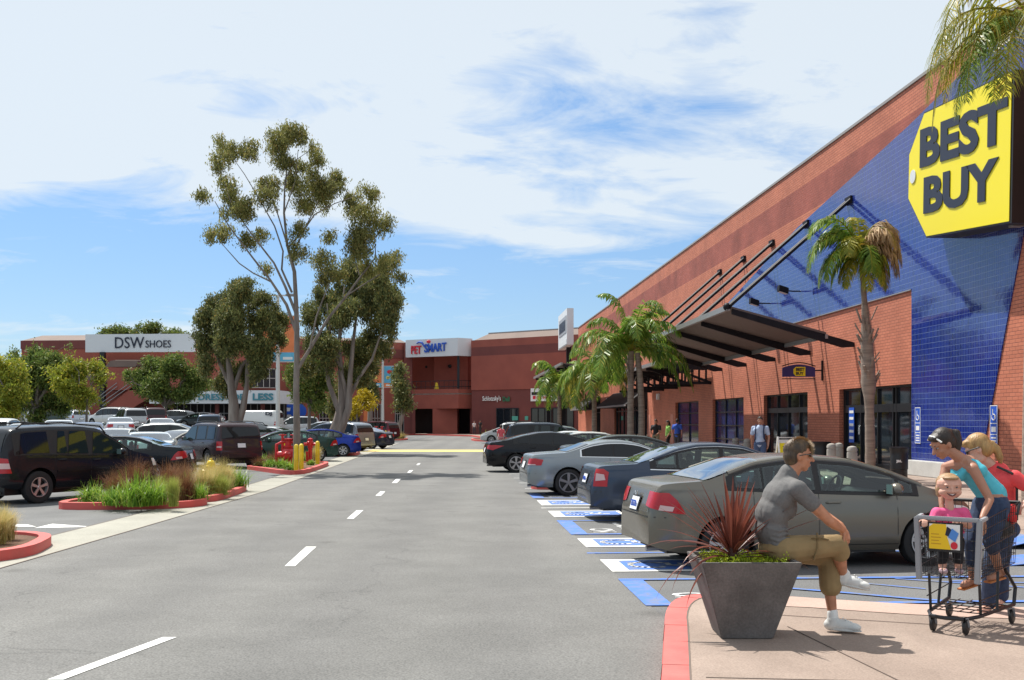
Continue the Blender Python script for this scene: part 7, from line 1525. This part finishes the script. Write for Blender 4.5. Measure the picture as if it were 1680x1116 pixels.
hand(b,wn_,(.15,-.35,-.9),(.7,-.6,.3),-1,.9,.5); hand(b,wf_,(-.1,-.4,-.85),(-.8,0,.2),1,.85,.3)
g1h,g1k,g1a,g1t=Q(1632,830,-.08),Q(1612,885,-.16),Q(1638,938,-.02),Q(1615,946,-.10)
g2h,g2k,g2a,g2t=Q(1620,830,.09),Q(1596,890,.02),Q(1600,952,.06),Q(1578,960,-.02)
for hh_,kk_,aa_,tt_ in ((g1h,g1k,g1a,g1t),(g2h,g2k,g2a,g2t)): b.chain([hh_,kk_],[.085,.056]); b.chain([kk_,kk_.lerp(aa_,.35),aa_],[.052,.048,.031]); foot(b,aa_+Vector((0,0,-.015)),tt_,k=.8)
b.grow('body',SKIN2,girl,.0065,3)
c=Org(); c.chain([Q(1590,772),Q(1604,784),Q(1621,804),Q(1628,812)],[.098,.106,.115,.12]); c.ell(Q(1592,771),(.105,.125,.098)); c.cap(Q(1590,758,-.075),Q(1600,772,-.10),.032,.06); c.cap(Q(1574,757,.07),Q(1578,775,.09),.032,.06); c.cap(Q(1580,768,-.10),Q(1574,782,-.03),.016,.04); c.cap(Q(1566,765,.06),Q(1570,780,.04),.016,.04)
c.grow('tank_top',mat('turquoise_cloth',(.08,.46,.56),.75,noise=.1,nscale=12,bump=.4,bscale=12),girl,.0075,3)
jn=mat('denim',(.018,.032,.075),.85,col2=(.035,.06,.12),nscale=25,bump=.3,bscale=30)
c=Org(); c.ell(Q(1627,824),(.135,.145,.105)); c.chain([g1h,g1k,g1k.lerp(g1a,.25)],[.092,.066,.056]); c.chain([g2h,g2k,g2k.lerp(g2a,.55)],[.092,.066,.052]); c.grow('jeans',jn,girl,.009,2)
for aa_,tt_ in ((g1a,g1t),(g2a,g2t)): MB().bar(aa_+Vector((.03,0,-.045)),tt_+Vector((-.02,0,-.035)),.08,.014).build('sandal',mat('orange_sandal',(.55,.20,.06),.6),girl,bevel=.004)
h=Org()
for p,r_ in (((-.020,0,.040),(.096,.083,.090)),((-.05,0,.0),(.068,.080,.085)),((.035,0,.082),(.06,.062,.032))): h.ball(Ph(*p),1,tuple(x*1.05 for x in r_),16,10,Mh)
pt=Ph(-.105,0,.045); h.ball(pt,.035); h.chain([pt,pt+Vector((.05,0,-.01)),pt+Vector((.065,0,-.09)),pt+Vector((.055,.0,-.17)),pt+Vector((.03,0,-.22))],[.028,.040,.040,.028,.008]); h.grow('hair',HB,girl,.007,2)
MB().tube([Ph(.055,s*.084,.055+.0) if abs(s)>.9 else Ph(.062,s*.06,.105) for s in (-1,-.4,.4,1)],.008,6).build('hair_band',M['white'],girl,smooth=True)
face(girl,Ph,Mh,1.04)
# ---- woman behind the cart ------------------------------------------
Q=mp_(9.92); wom=root('person','blond woman in coral red T-shirt and jeans standing behind the cart handle','person',(0,0,0))
b=Org(); Ph,Mh=head(b,Q(1604,738),(-.80,.30,-.42),1.12,up=(.25,0,1)); b.cap(Q(1612,750),Q(1630,768),.048,.055); b.chain([Q(1638,785),Q(1646,815),Q(1642,855)],[.11,.11,.12]); b.ell(Q(1640,862),(.15,.15,.12))
sn_,sf_=Q(1652,782,-.15),Q(1626,784,.15); en_,ef_=Q(1679,806,-.22),Q(1620,820,.16); wn_,wf_=Q(1660,818,-.30),Q(1612,845,.05)
b.chain([sn_,sn_.lerp(en_,.5),en_,en_.lerp(wn_,.4),wn_],[.05,.045,.038,.037,.024]); b.chain([sf_,ef_,wf_],[.05,.038,.024]); b.cap(sn_,Q(1638,778),.05,.08); b.cap(sf_,Q(1638,778),.05,.08)
hand(b,wn_,(-.75,-.1,-.55),(-.4,-.3,.85),-1,.95,.7); hand(b,wf_,(-.5,-.2,-.8),(-.6,-.1,.4),1,.95,.4)
w1=(Q(1636,870,-.09),Q(1620,930,-.10),Q(1621,990,-.02),Q(1600,1002,-.10)); w2=(Q(1650,870,.09),Q(1648,930,.10),Q(1655,985,.16),Q(1640,995,.08))
for hh_,kk_,aa_,tt_ in (w1,w2): b.chain([hh_,kk_,aa_],[.10,.065,.038]); foot(b,aa_+Vector((0,0,-.025)),tt_,k=.9)
b.grow('body',SKIN3,wom,.0075,3)
c=Org(); c.chain([Q(1636,778),Q(1644,812),Q(1641,856)],[.115,.125,.14]); c.ell(Q(1640,790),(.13,.185,.12)); c.cap(sn_,sn_.lerp(en_,.45),.068,.062); c.cap(sf_,sf_.lerp(ef_,.45),.068,.062); c.cap(sn_,Q(1638,782),.066,.09); c.cap(sf_,Q(1638,782),.066,.09)
c.grow('shirt',mat('coral_cloth',(.75,.07,.075),.8,noise=.1,nscale=12,bump=.3,bscale=10),wom,.0085,3)
c=Org(); c.ell(Q(1642,868),(.165,.165,.11)); 
for hh_,kk_,aa_,tt_ in (w1,w2): c.chain([hh_,kk_,aa_+Vector((0,0,.02))],[.118,.085,.070])
c.grow('jeans',jn,wom,.01,2)
for q_ in (w1,w2): MB().bar(q_[2]+Vector((.04,0,-.075)),q_[3]+Vector((-.03,0,-.055)),.09,.02).build('sandal',mat('tan_sandal',(.35,.18,.08),.6),wom,bevel=.005)
h=Org()
for p,r_ in (((-.020,0,.042),(.100,.086,.094)),((-.052,0,.0),(.070,.082,.088)),((.04,0,.080),(.06,.062,.034))): h.ball(Ph(*p),1,tuple(x*1.12 for x in r_),16,10,Mh)
pt=Ph(-.115,0,.0); h.chain([Ph(-.08,0,.01),pt,pt+Vector((.045,0,-.05)),pt+Vector((.075,0,-.13)),pt+Vector((.085,0,-.20))],[.035,.030,.036,.032,.01]); h.grow('hair',HL,wom,.0075,2)
sg_=MB(); 
for s in (-1,1): sg_.tube([Ph(.078,s*.062,.014),Ph(.04,s*.082,.014),Ph(-.02,s*.086,.006)],.006,6); sg_.ball(Ph(.084,s*.033,.010),1,(.010,.029,.018),12,8,Mh)
sg_.build('sunglasses',M['black'],wom,smooth=R(40)); face(wom,Ph,Mh,1.12,eyes=False)
MB().tube([Q(1627,765,-.11),Q(1645,775,-.19),Q(1655,800,-.16),Q(1650,850,-.22)],.012,6).build('bag_strap',M['black'],wom,smooth=True)
bg_=Org(); bg_.ell(wp(1638,868,9.55),(.14,.10,.085)); tag(bg_.grow('handbag',M['black'],None,.01,2),'black handbag lying in the shopping cart behind the girl','handbag')
bl_=Org(); bl_.ell(wp(1648,838,9.62),(.10,.08,.07)); bl_.ell(wp(1655,850,9.6),(.07,.08,.06)); tag(bl_.grow('red_jacket',mat('red_cloth',(.6,.02,.02),.8),None,.01,2),'red cloth bundle resting on the cart child seat','jacket')
# ---- standing people further away -----------------------------------
def stander(label,pos,gz,hgt,f,skin,hair,shirt,pants,shoes,stride=.12,arms=.12,vox=.016,longhair=False,pack=None,female=False,skirt=False,armbend=0,sleeve=.45):
    k=hgt/1.75; f=Vector(f).normalized(); s=Vector((0,0,1)).cross(f); r=root('person',label,'person',(pos[0],pos[1],gz)); P=lambda a,b_,z:(f*a+s*b_)*k+Vector((0,0,z*k))
    b=Org(); Ph,Mh=head(b,P(.02,0,1.63),f,k); b.cap(P(0,0,1.54),P(-.01,0,1.44),.05*k,.058*k); sw_=.17 if female else .195
    b.ell(P(-.01,0,1.30),(.11*k,.11*k,.2*k)); b.ell(P(-.01,0,.98),(.12*k,.15*k,.12*k))
    A=[]
    for sd in (-1,1):
        a=P(-.01,sd*sw_,1.41); e=P(-.03+armbend*.1,sd*(sw_+.06),1.13); w=P(.03+arms*sd+armbend*.22,sd*(sw_+.06-armbend*.15),.90+armbend*.2); b.chain([a,e,w],[.05*k,.04*k,.028*k]); hand(b,w,w-e,s*sd,-sd,k*.95,.3); A.append((a,e,w))
        hp=P(0,sd*.09,.93); kn_=P(.03+stride*sd*.6,sd*.10,.50); an_=P(stride*sd-.02,sd*.10,.09); b.chain([hp,kn_,an_],[.085*k,.058*k,.038*k]); foot(b,an_+Vector((0,0,-.03*k)),an_+f*.14*k+Vector((0,0,-.045*k)),k=k*.9)
        A[-1]+= (hp,kn_,an_)
    b.grow('body',skin,r,vox,2)
    c=Org(); c.chain([P(-.01,0,1.40),P(-.01,0,1.2),P(-.01,0,.95)],[.12*k,.135*k,.15*k]); c.ell(P(-.01,0,1.33),(.125*k if abs(f.x)>.5 else (sw_+.03)*k,(sw_+.03)*k if abs(f.x)>.5 else .125*k,.14*k))
    for q_ in A: c.cap(q_[0],q_[0].lerp(q_[1],sleeve*1.4 if sleeve<.6 else 1),.066*k,.06*k); c.cap(q_[0],P(-.01,0,1.36),.064*k,.1*k)
    c.grow('shirt',shirt,r,vox,2)
    c=Org(); c.ell(P(-.01,0,.95),(.15*k,.16*k,.11*k))
    for q_ in A: c.chain([q_[3],q_[4],q_[5]+Vector((0,0,.03*k))] if not skirt else [q_[3],q_[3].lerp(q_[4],.8)],[.105*k,.080*k,.066*k] if not skirt else [.12*k,.14*k])
    c.grow('trousers' if not skirt else 'skirt',pants,r,vox,1)
    for q_ in A: c=Org(); c.ball(q_[5]+f*.06*k+Vector((0,0,-.045*k)),1,(.13*k,.05*k,.045*k),12,8,basis(f)); c.grow('shoe',shoes,r,vox*.8,0)
    h=Org()
    for p,r_ in (((-.020,0,.040),(.098,.084,.092)),((-.05,0,.0),(.068,.080,.085)),((.03,0,.086),(.06,.062,.03))): h.ball(Ph(*p),1,tuple(x*k for x in r_),12,8,Mh)
    if longhair: h.chain([Ph(-.06,0,.0),Ph(-.08,0,-.12),Ph(-.08,0,-.26)],[.08*k,.085*k,.05*k])
    h.grow('hair',hair,r,vox*.8,1)
    if pack:
        c=Org(); c.ell(P(-.20,0,1.22),(.14*k,.15*k,.22*k)); po=c.grow('backpack',pack,r,vox,1)
        for sd in (-1,1): MB().tube([P(-.14,sd*.12,1.42),P(0,sd*.12,1.50),P(.12,sd*.12,1.36),P(.13,sd*.13,1.12),P(-.05,sd*.16,1.02)],.022*k,6).build('backpack_strap',pack,po,smooth=True)
    if not longhair or True: face(r,Ph,Mh,k)
    return r
m_=lambda n,c:mat(n,c,.85,noise=.1,nscale=10)
stander('young man in pale blue short sleeved shirt with backpack walking by the second entrance',wp(1247,690,34.8)[:2],H1,1.84,(-.35,-1,0),SKIN2,HB,m_('pale_blue_shirt',(.38,.46,.62)),m_('blue_jeans',(.05,.08,.16)),M['black'],pack=m_('navy_pack',(.02,.03,.08)),stride=.1,vox=.013)
stander('heavy man in black polo shirt standing by the palms near the brick wall',wp(1076,690,55)[:2],H1,1.78,(-.5,-1,0),SKIN2,HB,m_('black_polo',(.015,.015,.018)),m_('khaki_trousers',(.20,.17,.12)),M['black'],vox=.018,armbend=.6)
stander('woman with long dark hair in lime green top near the brick wall',wp(1096,690,55)[:2],H1,1.72,(-1,-.2,0),SKIN2,HB,m_('lime_top',(.28,.55,.12)),m_('black_skirt',(.012,.012,.015)),M['black'],longhair=True,female=True,vox=.018)
stander('man in royal blue shirt behind the woman in lime green',wp(1111,690,58)[:2],H1,1.80,(.5,1,0),SKIN2,HB,m_('royal_blue_shirt',(.03,.10,.48)),m_('dark_trousers',(.04,.04,.05)),M['black'],vox=.018)
stander('person in white top walking on the far pavement by the dark entrance',wp(778,690,134)[:2],.14,1.66,(.3,-1,0),SKIN3,HB,m_('white_top',(.6,.55,.55)),m_('dark_shorts',(.05,.04,.05)),M['black'],vox=.035,female=True)
stander('person in black jacket standing on the far pavement beside the person in white',wp(788,690,133)[:2],.14,1.76,(-.6,-1,0),SKIN2,HB,m_('black_jacket',(.02,.02,.022)),m_('black_trousers',(.02,.02,.022)),M['black'],vox=.035)
stander('woman in pink and red top seen from behind beyond the black sedan',wp(822,690,64)[:2],0,1.62,(-.2,1,0),SKIN2,HB,m_('pink_red_top',(.62,.10,.12)),m_('pink_skirt',(.5,.25,.25)),M['black'],vox=.02,longhair=False,female=True,armbend=.5)
